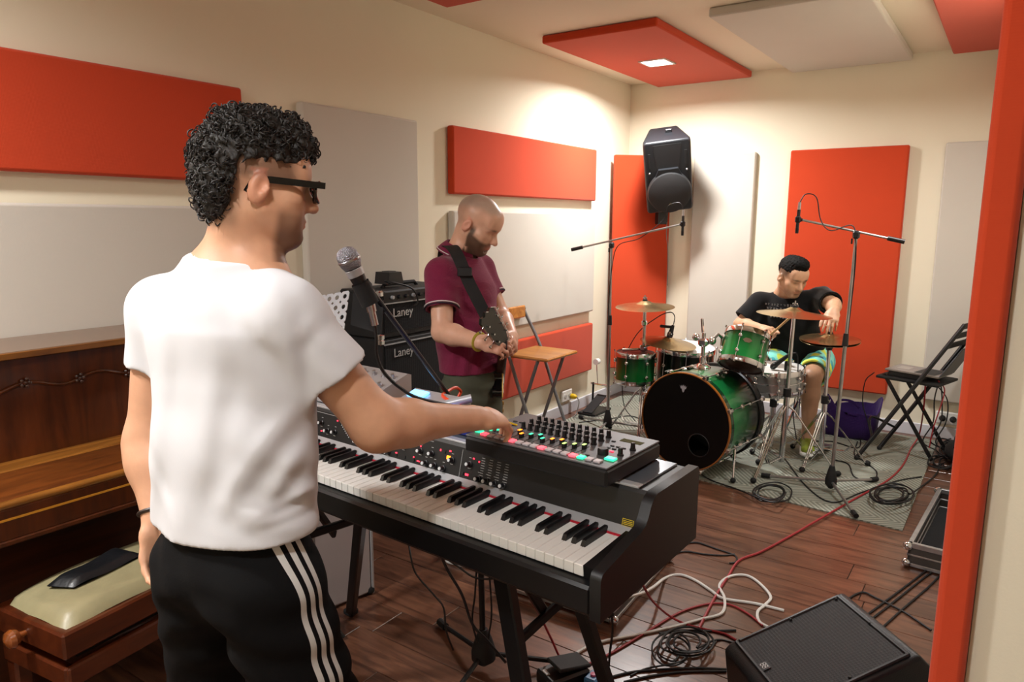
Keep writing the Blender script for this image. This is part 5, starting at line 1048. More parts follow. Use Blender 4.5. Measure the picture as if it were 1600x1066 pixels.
# ------------------------------------------------------------------ people: bodies and clothes are grown as smooth implicit surfaces
def smin(a, b, k):
    if k <= 0: return np.minimum(a, b)
    h = np.clip(.5+.5*(b-a)/k, 0, 1); return b+(a-b)*h-k*h*(1-h)
class Field:
    def __init__(s, lo, hi, h):
        s.lo = np.asarray(lo, np.float32); s.h = h; s.n = np.ceil((np.asarray(hi)-s.lo)/h).astype(int)+1; s.d = np.full(s.n, .5, np.float32)
    def reg(s, lo, hi):
        a = np.clip(np.floor((np.asarray(lo)-s.lo)/s.h).astype(int), 0, s.n); b = np.clip(np.ceil((np.asarray(hi)-s.lo)/s.h).astype(int)+1, 0, s.n)
        sl = tuple(slice(i, j) for i, j in zip(a, b)); g = [(s.lo[i]+np.arange(a[i], b[i], dtype=np.float32)*s.h) for i in range(3)]
        return sl, g[0][:, None, None], g[1][None, :, None], g[2][None, None, :]
    def _put(s, sl, new, k, op):
        cur = s.d[sl]
        if op == 'u': s.d[sl] = smin(cur, new, k)
        else: s.d[sl] = -smin(-cur, new, k)
    def cone(s, a, b, ra, rb, k=.01, side=None, fx=1., fy=1., op='u', cut0=None, cut1=None, fx2=None, fy2=None, wob=None):
        """tapered limb; fx scales across 'side', fy the other way; cut0/cut1 flat ends"""
        a = np.asarray(a, float); b = np.asarray(b, float); fx2 = fx if fx2 is None else fx2; fy2 = fy if fy2 is None else fy2
        m = max(ra, rb)*max(fx, fy, fx2, fy2, 1)+k+3*s.h; sl, X, Y, Z = s.reg(np.minimum(a, b)-m, np.maximum(a, b)+m)
        if min(s.d[sl].shape) == 0: return s
        ab = b-a; L2 = ab@ab; t = ((X-a[0])*ab[0]+(Y-a[1])*ab[1]+(Z-a[2])*ab[2])/L2; tc = np.clip(t, 0, 1)
        qx, qy, qz = X-(a[0]+tc*ab[0]), Y-(a[1]+tc*ab[1]), Z-(a[2]+tc*ab[2]); ax = ab/math.sqrt(L2)
        sx, sy, _ = frame(ax, side); r = ra+(rb-ra)*tc; rx = r*(fx+(fx2-fx)*tc); ry = r*(fy+(fy2-fy)*tc); rm = np.minimum(rx, ry)
        u = qx*sx[0]+qy*sx[1]+qz*sx[2]; v = qx*sy[0]+qy*sy[1]+qz*sy[2]; w_ = qx*ax[0]+qy*ax[1]+qz*ax[2]
        d = (np.sqrt((u/rx)**2+(v/ry)**2+(w_/rm)**2)-1)*rm
        if wob is not None: d = d+wob(X, Y, Z)
        L = math.sqrt(L2)
        if cut0 is not None: d = np.maximum(d, -t*L-cut0)
        if cut1 is not None: d = np.maximum(d, (t-1)*L-cut1)
        s._put(sl, d.astype(np.float32), k, op); return s
    def chain(s, pts, rs, k=.01, **kw):
        for i in range(len(pts)-1): s.cone(pts[i], pts[i+1], rs[i], rs[i+1], k, **kw)
        return s
    def ell(s, c, r, R=None, k=.01, op='u'):
        c = np.asarray(c, float); r = np.asarray(r, float); m = r.max()+k+3*s.h; sl, X, Y, Z = s.reg(c-m, c+m)
        if min(s.d[sl].shape) == 0: return s
        R = np.eye(3) if R is None else np.asarray(R); x, y, z = X-c[0], Y-c[1], Z-c[2]
        p = [x*R[0, i]+y*R[1, i]+z*R[2, i] for i in range(3)]
        k0 = np.sqrt(sum((p[i]/r[i])**2 for i in range(3)))+1e-6; k1 = np.sqrt(sum((p[i]/r[i]**2)**2 for i in range(3)))+1e-6
        s._put(sl, (k0*(k0-1)/k1).astype(np.float32), k, op); return s
    def cut(s, p, n, lo=None, hi=None):
        """remove everything on the +n side of plane (p,n)"""
        lo = s.lo if lo is None else lo; hi = s.lo+s.n*s.h if hi is None else hi; sl, X, Y, Z = s.reg(lo, hi); n = nrm(n)
        s.d[sl] = np.maximum(s.d[sl], ((X-p[0])*n[0]+(Y-p[1])*n[1]+(Z-p[2])*n[2]).astype(np.float32)); return s
    def disp(s, fn):
        sl, X, Y, Z = s.reg(s.lo, s.lo+s.n*s.h); near = np.abs(s.d) < .03
        s.d = np.where(near, s.d+fn(X, Y, Z).astype(np.float32), s.d); return s
    def mesh(s):
        D = s.d; S_ = D < 0; n = D.shape
        cnt = np.zeros([k-1 for k in n], np.int8)
        for i in (0, 1):
            for j in (0, 1):
                for k in (0, 1): cnt += S_[i:n[0]-1+i, j:n[1]-1+j, k:n[2]-1+k]
        act = (cnt > 0) & (cnt < 8); A = np.argwhere(act); ids = np.full(act.shape, -1, np.int32); ids[act] = np.arange(len(A))
        P = np.zeros((len(A), 3)); C = np.zeros(len(A)); cr = [(i, j, k) for i in (0, 1) for j in (0, 1) for k in (0, 1)]
        val = {c: D[A[:, 0]+c[0], A[:, 1]+c[1], A[:, 2]+c[2]].astype(float) for c in cr}
        for c in cr:
            for ax in range(3):
                if c[ax] == 0:
                    e = list(c); e[ax] = 1; e = tuple(e); d0, d1 = val[c], val[e]; m = (d0 < 0) != (d1 < 0); t = np.where(m, d0/np.where(m, d0-d1, 1), 0)
                    q = np.array(c, float)[None, :].repeat(len(A), 0); q[:, ax] = t; P[m] += q[m]; C[m] += 1
        V = s.lo+(A+P/np.maximum(C, 1)[:, None])*s.h; F_ = []
        for ax in range(3):
            b1, b2 = [(1, 2), (2, 0), (0, 1)][ax]
            s0 = [slice(1, n[i]-1) for i in range(3)]; s1 = list(s0); s0[ax] = slice(0, n[ax]-1); s1[ax] = slice(1, n[ax])
            a_, b_ = S_[tuple(s0)], S_[tuple(s1)]; E = np.argwhere(a_ != b_); 
            if len(E) == 0: continue
            flip = a_[tuple(E.T)]; E = E+1; E[:, ax] -= 1
            def cell(o1, o2): q = E.copy(); q[:, b1] -= o1; q[:, b2] -= o2; return ids[q[:, 0], q[:, 1], q[:, 2]]
            Q = np.column_stack([cell(1, 1), cell(0, 1), cell(0, 0), cell(1, 0)]); Q[~flip] = Q[~flip][:, ::-1]; F_.append(Q)
        return V, np.vstack(F_)
    def build(s, name, mt, parent, color=None, attr=None, relax=1):
        V, Q = s.mesh()
        for _ in range(relax):
            acc = np.zeros_like(V); c = np.zeros(len(V))
            for i in range(4):
                a, b = Q[:, i], Q[:, (i+1) % 4]; np.add.at(acc, a, V[b]); np.add.at(c, a, 1); np.add.at(acc, b, V[a]); np.add.at(c, b, 1)
            V = V*.5+.5*acc/np.maximum(c, 1)[:, None]
        me = bpy.data.meshes.new(name); me.vertices.add(len(V)); me.vertices.foreach_set('co', (V-np.array(parent.location)).astype(np.float32).ravel())
        me.loops.add(Q.size); me.loops.foreach_set('vertex_index', Q.astype(np.int32).ravel()); me.polygons.add(len(Q))
        me.polygons.foreach_set('loop_start', np.arange(0, Q.size, 4, dtype=np.int32)); me.polygons.foreach_set('use_smooth', np.ones(len(Q), bool)); me.update(calc_edges=True); me.validate()
        if color is not None:
            a = me.attributes.new('Col', 'FLOAT_COLOR', 'POINT'); c = np.ones((len(V), 4), np.float32); c[:, :3] = color(V); a.data.foreach_set('color', c.ravel())
        if attr is not None:
            a = me.attributes.new('Stripe', 'FLOAT', 'POINT'); a.data.foreach_set('value', attr(V).astype(np.float32))
        me.materials.append(mt); o = bpy.data.objects.new(name, me); COL.objects.link(o); o.parent = parent; return o
def sst(a, b, x): t = np.clip((x-a)/(b-a), 0, 1); return t*t*(3-2*t)
def noise3(V, f, seed=0.):
    x, y, z = V if isinstance(V, tuple) else (V[:, 0], V[:, 1], V[:, 2]); f2 = f*1.7
    return (np.sin(x*f+seed+1.3*np.sin(y*f*.8+seed))*np.sin(y*f*1.1+2.1*seed+1.1*np.sin(z*f*.9))*np.sin(z*f*.95+.7*seed+np.sin(x*f*.7))+.5*np.sin(x*f2+y*f2*.6+seed)*np.sin(z*f2-y*f2*.4))
def skin_mat(name, rough=.48):
    m = mat(name, 'c99a7a', rough, var=.05, vscale=40, bump=.06, bscale=350, attr='Col'); b = m.node_tree.nodes['Principled BSDF']
    b.inputs['Subsurface Weight'].default_value = .12; b.inputs['Subsurface Radius'].default_value = (.012, .005, .003); b.inputs['Subsurface Scale'].default_value = .4; return m
# head in its own frame: x = right ear, y = face, z = up
def head(f, c, R, sc=1., nose=1.):
    def w(p): return c+R@(np.asarray(p, float)*sc)
    def E(p, r, k=.012, op='u', rot=None): f.ell(w(p), np.asarray(r)*sc, R if rot is None else R@rot, k, op)
    def Cn(a, b, ra, rb, k=.012, op='u', **kw): f.cone(w(a), w(b), ra*sc, rb*sc, k, op=op, **kw)
    E((0, -.012, .036), (.076, .098, .082)); E((0, .026, -.03), (.063, .066, .078), .03); E((0, .066, -.093), (.027, .022, .022), .03)
    for s_ in (-1, 1):
        Cn((s_*.054, -.002, -.045), (s_*.02, .06, -.097), .02, .018, .025); E((s_*.047, .052, -.024), (.02, .022, .018), .025); E((s_*.035, .06, -.06), (.02, .016, .022), .02)
    E((0, .074, .016), (.05, .016, .012), .02); E((0, .062, .045), (.055, .03, .04), .03)
    for s_ in (-1, 1): E((s_*.031, .094, -.005), (.018, .014, .011), .014, 's'); E((s_*.031, .0705, -.006), (.0135, .0125, .0125), .004); Cn((s_*.02, .0815, .002), (s_*.043, .0745, .001), .0045, .004, .004); E((s_*.031, .080, .0125), (.019, .006, .0045), .008)
    Cn((0, .083, .004), (0, .107*nose, -.034), .0075, .0125, .012)
    for s_ in (-1, 1): E((s_*.011, .096, -.038), (.0085, .0095, .0075), .006); E((s_*.0065, .1, -.047), (.0035, .005, .004), .003, 's')
    E((0, .0865, -.062), (.024, .0085, .0058), .007); E((0, .085, -.0735), (.02, .0085, .0068), .007); E((0, .0945, -.0675), (.022, .0045, .0016), .003, 's'); E((0, .083, -.084), (.016, .008, .004), .01, 's')
    for s_ in (-1, 1):
        rt = np.array(Matrix.Rotation(math.radians(-14), 3, 'X')); E((s_*.079, -.012, -.012), (.009, .0195, .031), .006, rot=rt); E((s_*.088, -.006, -.008), (.0075, .0105, .018), .004, 's', rot=rt); E((s_*.084, -.004, -.022), (.006, .007, .007), .004); E((s_*.085, .004, -.012), (.004, .004, .007), .004)
def hloc(V, c, R, sc=1.): return (V-c)@R/sc
def finger(f, p, d0, n, L, curl, r=.0088, k=.0035):
    d = nrm(d0); out = [p]; rr = [r]; seg = [.44, .31, .25]; a = 0
    ax = nrm(np.cross(d, n))
    for i in range(3):
        a += curl[i]; dd = d*math.cos(a)-n*math.sin(a); out.append(out[-1]+dd*L*seg[i]); rr.append(r*(1-.11*(i+1)))
    f.chain(out, rr, k); return out
def hand(f, W, fd, n, left, curl=(.5, .6, .4), sc=1., tcurl=.5, spread=.08, tout=.9, curls=None, tdown=.5):
    fd = nrm(fd); n = nrm(n-fd*(n@fd)); s_ = np.cross(n, fd)*(-1 if left else 1); pl_ = .088*sc
    W = np.asarray(W, float); K = W+fd*pl_
    f.cone(W-fd*.01, W+fd*.03*sc, .026*sc, .030*sc, .012, side=s_, fx=1.05, fy=.72); f.cone(W+fd*.025*sc, K-fd*.012, .036*sc, .037*sc, .012, side=s_, fx=1., fy=.42, fx2=1.06, fy2=.36)
    Ls = [.074, .082, .076, .06]; off = [.029, .010, -.010, -.029]; dr = [-.004, .003, 0, -.008]; tips = []
    for i in range(4):
        cu = curls[i] if curls else curl; b_ = K+s_*off[i]*sc+fd*dr[i]*sc-fd*.012; d = nrm(fd+s_*off[i]/.03*spread); tips.append(finger(f, b_, d, n, (Ls[i]+.012)*sc, cu, (.0092 if i < 3 else .008)*sc))
    tb = W+fd*.022*sc+s_*.026*sc-n*.006*sc; td = nrm(fd*(1.1-.5*tout)+s_*tout-n*tdown*.6); t1 = tb+td*.042*sc; d2 = nrm(td*(1-.35*tcurl)+fd*.5*tcurl-s_*.35*tcurl-n*.1); t2 = t1+d2*.032*sc; t3 = t2+nrm(d2-s_*.25*tcurl+fd*.2)*.026*sc
    f.chain([W+fd*.012+s_*.014*sc, tb, t1, t2, t3], [.02*sc, .0165*sc, .0115*sc, .0102*sc, .0085*sc], .008); tips.append([t1, t2, t3]); return tips
def lin(c): return np.array(srgb(c)[:3])
def shoe(parent, heel, toe, mt, sole, h=.005, name='shoe'):
    heel = np.asarray(heel, float); toe = np.asarray(toe, float); d = nrm((toe-heel)*[1, 1, 0]); sd = np.cross(d, Z_); L = np.linalg.norm(toe-heel); m = .09
    f = Field(np.minimum(heel, toe)-m, np.maximum(heel, toe)+[m, m, m+.05], h)
    f.cone(heel+d*.035+Z_*.045, toe-d*.04+Z_*.036, .04, .037, .02, side=sd, fx=.9, fy=1, fx2=1.15, fy2=.8).cone(heel+d*.04+Z_*.05, heel+d*.05+Z_*.10, .042, .04, .03).cut(heel+Z_*.022, -Z_)
    o = f.build(name, mt, parent)
    f = Field(np.minimum(heel, toe)-m, np.maximum(heel, toe)+m, h); f.cone(heel+d*.035+Z_*.0, toe-d*.042, .048, .05, .01, side=sd, fx=.95, fx2=1.0).cut(heel+Z_*.024, Z_).cut(heel+Z_*.001, -Z_); f.build('sole', sole, o if False else parent); return o
# ================================================================== the man at the keyboard
P1 = thing('person', 'man in a white t-shirt and black striped track pants reaching over the keyboard', 'person', (1.60, -5.05, FZ))
S1r, S1l = at(446, 496, 1.345), at(256, 488, 1.51); E1r, W1r = at(590, 664, 1.44), at(738, 654, 1.62); E1l, W1l = at(236, 692, 1.545), at(246, 812, 1.49)
H1 = at(403, 288, 1.385); f1 = nrm(CR*[1, 1, 0])*math.cos(.5)+nrm(CW*[1, 1, 0])*math.sin(.5); 
def head_frame(fwd, pitch, roll=0.):
    r_ = nrm(np.cross(fwd, Z_)); fw = nrm(fwd*math.cos(pitch)-Z_*math.sin(pitch)); u_ = np.cross(r_, fw); r2 = r_*math.cos(roll)+u_*math.sin(roll); u2 = np.cross(r2, fw); return np.column_stack([r2, fw, u2])
HR1 = head_frame(f1, .10)
N1 = at(364, 406, 1.42); CH1 = at(364, 520, 1.43); WA1 = at(366, 690, 1.43); HP1 = at(368, 850, 1.43); sd1 = nrm(S1r-S1l); sd1 = nrm(sd1*[1, 1, 0]); up1 = Z_
F1 = Field(np.minimum.reduce([S1l, E1l, W1l, [1.2, -5.4, 0]])-[.12, .12, .0], np.maximum.reduce([H1, W1r, S1r])+[.25, .22, .16], .0045); F1.lo
head(F1, H1, HR1)
F1.cone(H1+HR1@np.array([0, -.03, -.06]), N1+[0, 0, -.02], .052, .062, .03).cone(N1+[0, 0, -.02], (N1+CH1)/2, .06, .10, .05, side=sd1, fx=1.4, fy=.8)
F1.cone((N1+CH1)/2, WA1, .11, .11, .04, side=sd1, fx=1.35, fy=.85).cone(WA1, HP1, .11, .12, .04, side=sd1, fx=1.25, fy=.9)
for S_j, E_, W_, lf in ((S1r, E1r, W1r, 0), (S1l, E1l, W1l, 1)):
    F1.cone((N1+CH1)/2+Z_*.0, S_j, .06, .056, .04).cone(S_j, E_, .056, .048, .03); mid = E_+(W_-E_)*.3
    F1.cone(E_, mid, .045, .045, .045).cone(mid, W_, .046, .0285, .03, fx=1, fy=1)
fd = nrm(at(800, 651, 1.73)-W1r); tips1 = hand(F1, W1r-fd*.0, fd, nrm(Z_*.9+CR*.1-CW*.35), False, sc=1.1, tcurl=.7, spread=.10, tout=.75, curls=[(.25, .6, .4), (.35, .75, .5), (.45, .85, .6), (.5, .95, .7)], tdown=1.0)
hand(F1, W1l, nrm(at(244, 885, 1.47)-W1l), nrm(-sd1), True, curls=[(.3, .4, .3)]*4, sc=1.02)
hipj = [HP1+sd1*.085-Z_*.02, HP1-sd1*.085-Z_*.02]; kn1 = [np.array([1.735, -4.99, .49]), np.array([1.415, -5.03, .49])]; an1 = [np.array([1.75, -5.02, .085]), np.array([1.36, -5.11, .085])]
for q in range(2): F1.cone(hipj[q], kn1[q], .08, .055, .03).cone(kn1[q], an1[q], .052, .04, .02)
SK1, BE1, LP1 = lin('cf9d7e'), lin('6b4a38'), lin('b9685a')
def col1(V):
    L = hloc(V, H1, HR1); x, y, z = L.T; c = np.tile(SK1, (len(V), 1)); c *= (1+.05*noise3(V, 60)[:, None]*.5)
    rd = sst(.3, 0, np.linalg.norm(V-tips1[1][2], axis=1)/.25)*.25; c = c*(1-rd[:, None])+lin('cf9078')*rd[:, None]
    inh = (np.linalg.norm(L, axis=1) < .16)
    be = sst(.0, .02, y-.018)*sst(-.035, -.06, z)*inh; be = np.maximum(be, sst(-.05, -.056, z)*sst(.075, .085, y)*inh); be *= (.72+.22*sst(-.06, -.1, z)); be *= 1-.8*(np.exp(-((x/.022)**2+((z+.068)/.009)**2))*(y > .075))
    c = c*(1-be[:, None])+BE1*be[:, None]
    lp = np.exp(-((x/.02)**2+((z+.068)/.0085)**2))*(y > .08)*inh; c = c*(1-lp[:, None])+LP1*lp[:, None]
    fade = sst(-.004, .016, z)*sst(.07, .045, y)*inh*(np.abs(x) > .045)*.72; fade = np.maximum(fade, sst(-.03, -.055, y)*sst(-.1, -.07, z)*inh*.55); c = c*(1-fade[:, None])+lin('50392c')*fade[:, None]
    ear = (np.abs(x) > .074)*inh*(np.abs(z+.01) < .035)*.25; c = c*(1-ear[:, None])+lin('d8806a')*ear[:, None]
    return c
F1.build('body', skin_mat('skin_keyboardist'), P1, color=col1)
# curly hair
M_hair1 = mat('dark_curly_hair', '17110d', .62, var=.3, vscale=60, bump=.4, bscale=200)
FH = Field(H1-.19, H1+.21, .004)
FH.ell(H1+HR1@np.array([0, -.014, .042]), (.084, .107, .088), HR1, .01).ell(H1+HR1@np.array([0, .048, .082]), (.056, .052, .040), HR1, .03).ell(H1+HR1@np.array([0, -.076, -.01]), (.064, .040, .068), HR1, .03).ell(H1+HR1@np.array([0, .0, .108]), (.064, .078, .030), HR1, .03)
sl, X, Y, Z = FH.reg(FH.lo, FH.lo+FH.n*FH.h)
Lx, Ly, Lz = [((X-H1[0])*HR1[0, i]+(Y-H1[1])*HR1[1, i]+(Z-H1[2])*HR1[2, i]) for i in range(3)]
line = np.where(Ly > -.045, .042+.25*np.clip(Ly-.05, 0, .05), .042-.13*sst(-.045, -.062, Ly)); FH.d = np.maximum(FH.d, ((line-Lz)*.7).astype(np.float32))
FH.disp(lambda X, Y, Z: -.0075*noise3((X, Y, Z), 150, 1.)-.004*noise3((X, Y, Z), 300, 2.)*np.ones_like(X+Y+Z))
hv, hq = FH.mesh(); FH.build('hair', M_hair1, P1)
g = np.random.RandomState(3); b = MB(); cen = H1+HR1@np.array([0, -.016, .04])
for i in g.choice(len(hv), 1700):
    p = hv[i]; nn = nrm(p-cen); 
    if (hloc(p[None], H1, HR1)[0, 2] < .05 and hloc(p[None], H1, HR1)[0, 1] > -.06): continue
    a1 = nrm(np.cross(nn, g.randn(3))); a2 = np.cross(nn, a1); rr = g.uniform(.0035, .0075); t = np.linspace(0, g.uniform(3.5, 7.5), 12)
    pts = p+nn*g.uniform(-.004, .002)+np.outer(np.cos(t)*rr, a1)+np.outer(np.sin(t)*rr, nn*.8+a2*.3)+np.outer(t*.0022, a2); b.tube(pts, np.linspace(.0016, .0007, 12), n=4, caps=False)
b.build('hair_curls', M_hair1, P1, world=True)
# white t-shirt
def fold(*waves):
    def fn(X, Y, Z):
        o = 0
        for (c, d, wl, amp, rad, dd) in waves:
            r2 = (X-c[0])**2+(Y-c[1])**2+(Z-c[2])**2; ph = ((X-c[0])*d[0]+(Y-c[1])*d[1]+(Z-c[2])*d[2])*2*PI/wl; o = o+amp*np.exp(-r2/rad**2)*np.sin(ph+dd)
        return o
    return fn
def creases(T, segs, view):
    # soft creases: a ridge beside a groove along each segment, fading out at its ends and away from the surface
    for a, b, sg, amp in segs:
        a = np.asarray(a, float); b = np.asarray(b, float); ab = b-a; L2 = ab@ab; pr = nrm(np.cross(ab, view)); m = .1; sl, X, Y, Z = T.reg(np.minimum(a, b)-m, np.maximum(a, b)+m)
        if min(T.d[sl].shape) == 0: continue
        t = ((X-a[0])*ab[0]+(Y-a[1])*ab[1]+(Z-a[2])*ab[2])/L2; tc = np.clip(t, 0, 1); q = [X-(a[0]+tc*ab[0]), Y-(a[1]+tc*ab[1]), Z-(a[2]+tc*ab[2])]
        x = q[0]*pr[0]+q[1]*pr[1]+q[2]*pr[2]; r2 = q[0]**2+q[1]**2+q[2]**2; env = np.exp(-(np.clip(np.abs(t-.5)-.15, 0, 9)/.3)**2)*np.exp(-np.maximum(r2-x*x, 0)/.06**2)
        T.d[sl] = T.d[sl]+(amp*env*(x/sg)*np.exp(.5-.5*(x/sg)**2)).astype(np.float32)
def tee(lo, hi, h, N, CH, WA, HP, sd, arms, hem_z, rx, ry, waves, neck, hem_n=None, cuffr=.014):
    """arms: list of (shoulder, elbow, fraction, r0, r1)"""
    T = Field(lo, hi, h); top = N*.8+CH*.2
    T.cone(top-Z_*.02, CH, .105, .145, .05, side=sd, fx=1.0, fy=.80, fx2=rx[0]/.145, fy2=ry[0]/.145).cone(CH, WA, .145, .145, .03, side=sd, fx=rx[0]/.145, fy=ry[0]/.145, fx2=rx[1]/.145, fy2=ry[1]/.145).cone(WA, HP-Z_*.05, .145, .145, .03, side=sd, fx=rx[1]/.145, fy=ry[1]/.145, fx2=rx[2]/.145, fy2=ry[2]/.145)
    for S_j, E_, fr, r0, r1 in arms:
        T.cone(top-Z_*.01, S_j+Z_*.008, .06, .064, .05)
    for S_j, E_, fr, r0, r1 in arms: T.cone(S_j, S_j+(E_-S_j)*fr, r0, r1, .035, cut1=0.)
    nax = nrm(nrm(neck[1]-neck[0])*.3+Z_*.7); nb = N+(neck[1]-N)*.12*[1, 1, 0]; T.cone(nb-nax*.07, nb+nax*.004, neck[2]+.055, neck[2]+.016, .035, cut1=0.)
    if waves: T.disp(fold(*waves))
    for S_j, E_, fr, r0, r1 in arms:
        e = S_j+(E_-S_j)*fr; ax = nrm(E_-S_j); T.cone(e-ax*.004, e+ax*.05, r1-.012, r1-.008, .003, op='s')
    T.cut((0, 0, hem_z), -Z_ if hem_n is None else hem_n, (HP[0]-.35, HP[1]-.35, T.lo[2]), (HP[0]+.35, HP[1]+.35, hem_z+.03))
    T.cone(neck[0], neck[1], neck[2], neck[3], .004, op='s'); return T
bx_ = nrm((CR*.95+CW*.3)*[1, 1, 0])
wv1 = [(at(440, 690, 1.33), nrm(CR*.7+CU*.7), .11, .0045, .12, 0.), (at(320, 700, 1.36), nrm(CR*.97+CU*.25), .15, .004, .18, 1.), (at(300, 520, 1.40), nrm(CR*.97+CU*.2), .16, .002, .13, 2.), (at(450, 800, 1.34), nrm(CU*.9+CR*.4), .06, .003, .09, .3), (at(270, 780, 1.40), nrm(CR*.95-CU*.3), .10, .004, .13, 1.3), (at(540, 530, 1.36), nrm(CR*.5+CU*.85), .06, .0025, .07, 0.), (at(380, 620, 1.33), nrm(CR*.9+CU*.4), .15, .003, .15, 2.2)]
hem1 = at(366, 838, 1.36)[2]
T1 = tee(np.minimum(S1l, HP1)-[.2, .25, .06], np.maximum(S1r, N1)+[.26, .3, .08], .005, N1+[0, 0, -.01], CH1, WA1, HP1, sd1, [(S1r, E1r, .52, .068, .073), (S1l, E1l, .42, .068, .066)], hem1, (.182, .176, .19), (.128, .125, .135), wv1, (N1-Z_*.02-sd1*0, H1+HR1@np.array([0, -.03, -.05]), .072, .068))
M_tee = fabric('white_cotton', 'd0d1d6', 5000, .05, .01)
c_ = lambda u, v, d=1.31: at(u, v, d)
creases(T1, [(c_(462, 480), c_(474, 620), .014, .0045), (c_(470, 640), c_(360, 800), .016, .0055), (c_(440, 560), c_(400, 500), .014, .004), (c_(300, 470, 1.36), c_(262, 780, 1.4), .022, .0045), (c_(360, 560), c_(330, 800, 1.33), .022, .004), (c_(480, 700), c_(420, 800), .012, .004), (c_(495, 770), c_(410, 810), .009, .0035), (c_(490, 800), c_(400, 825), .008, .003), (c_(500, 500, 1.31), c_(470, 545), .012, .0025), (c_(250, 700, 1.42), c_(300, 820, 1.36), .014, .004), (c_(430, 430), c_(470, 520), .018, .003), (c_(330, 430, 1.36), c_(380, 560), .02, .003)], nrm(CW))
T1.build('t_shirt', M_tee, P1, relax=2)
# hem and cuff bands read as slightly raised stitched edges
# black track pants with three white stripes down each side
def stripe_mat():
    m = mat('track_pants', '08080a', .9, var=.1, vscale=25, bump=.15, bscale=300, spec=.2); nt = m.node_tree; N = nt.nodes; L = nt.links; b = N['Principled BSDF']; src = b.inputs['Base Color'].links[0].from_socket
    a = N.new('ShaderNodeAttribute'); a.attribute_name = 'Stripe'; w_ = N.new('ShaderNodeMath'); w_.operation = 'PINGPONG'; w_.inputs[1].default_value = .0115; L.new(a.outputs['Fac'], w_.inputs[0])
    g1 = N.new('ShaderNodeMath'); g1.operation = 'LESS_THAN'; g1.inputs[1].default_value = .0062; L.new(w_.outputs[0], g1.inputs[0])
    ab = N.new('ShaderNodeMath'); ab.operation = 'ABSOLUTE'; L.new(a.outputs['Fac'], ab.inputs[0]); g2 = N.new('ShaderNodeMath'); g2.operation = 'LESS_THAN'; g2.inputs[1].default_value = .032; L.new(ab.outputs[0], g2.inputs[0])
    mu = N.new('ShaderNodeMath'); mu.operation = 'MULTIPLY'; L.new(g1.outputs[0], mu.inputs[0]); L.new(g2.outputs[0], mu.inputs[1])
    mx = N.new('ShaderNodeMix'); mx.data_type = 'RGBA'; L.new(mu.outputs[0], mx.inputs[0]); L.new(src, mx.inputs[6]); mx.inputs[7].default_value = srgb('cfcfcd'); L.new(mx.outputs[2], b.inputs['Base Color']); return m
TR = Field(HP1*[1, 1, 0]-[.4, .36, -.03], HP1+[.4, .38, .16], .006)
TR.cone(HP1+Z_*.06, HP1-Z_*.02, .115, .128, .03, side=sd1, fx=1.28, fy=.9, fx2=1.28, fy2=.95)
for q in range(2): TR.cone(hipj[q]-Z_*.05, kn1[q], .104, .092, .04, side=sd1, fx=1., fy=1.05).cone(kn1[q], an1[q]+Z_*.03, .092, .07, .03)
TR.disp(fold((HP1-Z_*.2+sd1*.1, nrm((.3, .2, 1)), .09, .005, .2, 0.), (HP1-Z_*.15-sd1*.1, nrm((-.5, .1, 1)), .08, .005, .15, 1.), (kn1[0], nrm((.2, .4, 1)), .06, .005, .14, 0.), (HP1-sd1*.05-bx_*0, nrm((1, .2, .4)), .08, .004, .14, 0.)))
def st1(V):
    out = np.full(len(V), .2); 
    for q, s_ in ((0, 1), (1, -1)):
        top = hipj[q]+Z_*.12; kn = kn1[q]; an = an1[q]; z = V[:, 2]; t1_ = np.clip((top[2]-z)/(top[2]-kn[2]), 0, 1)[:, None]; c = top+(kn-top)*t1_; t2_ = np.clip((kn[2]-z)/(kn[2]-an[2]), 0, 1)[:, None]; c = c+(an-kn)*t2_
        d = V-c; side = (d@sd1)*s_; fr = d@np.array([-sd1[1], sd1[0], 0]); m = (side > 0) & (((V-HP1)@sd1)*s_ > 0); out = np.where(m, np.abs(fr+.02), out)
    return out
TR.build('track_pants', stripe_mat(), P1, attr=st1)
M_shoe1 = mat('white_sneaker', 'd9d9d6', .5, var=.05); M_sole = mat('white_sole', 'e6e6e2', .6)
for q in range(2): shoe(P1, [an1[q][0], an1[q][1]-.06, FZ], [an1[q][0]+(.03 if q == 0 else -.03), an1[q][1]+.21, FZ], M_shoe1, M_sole)
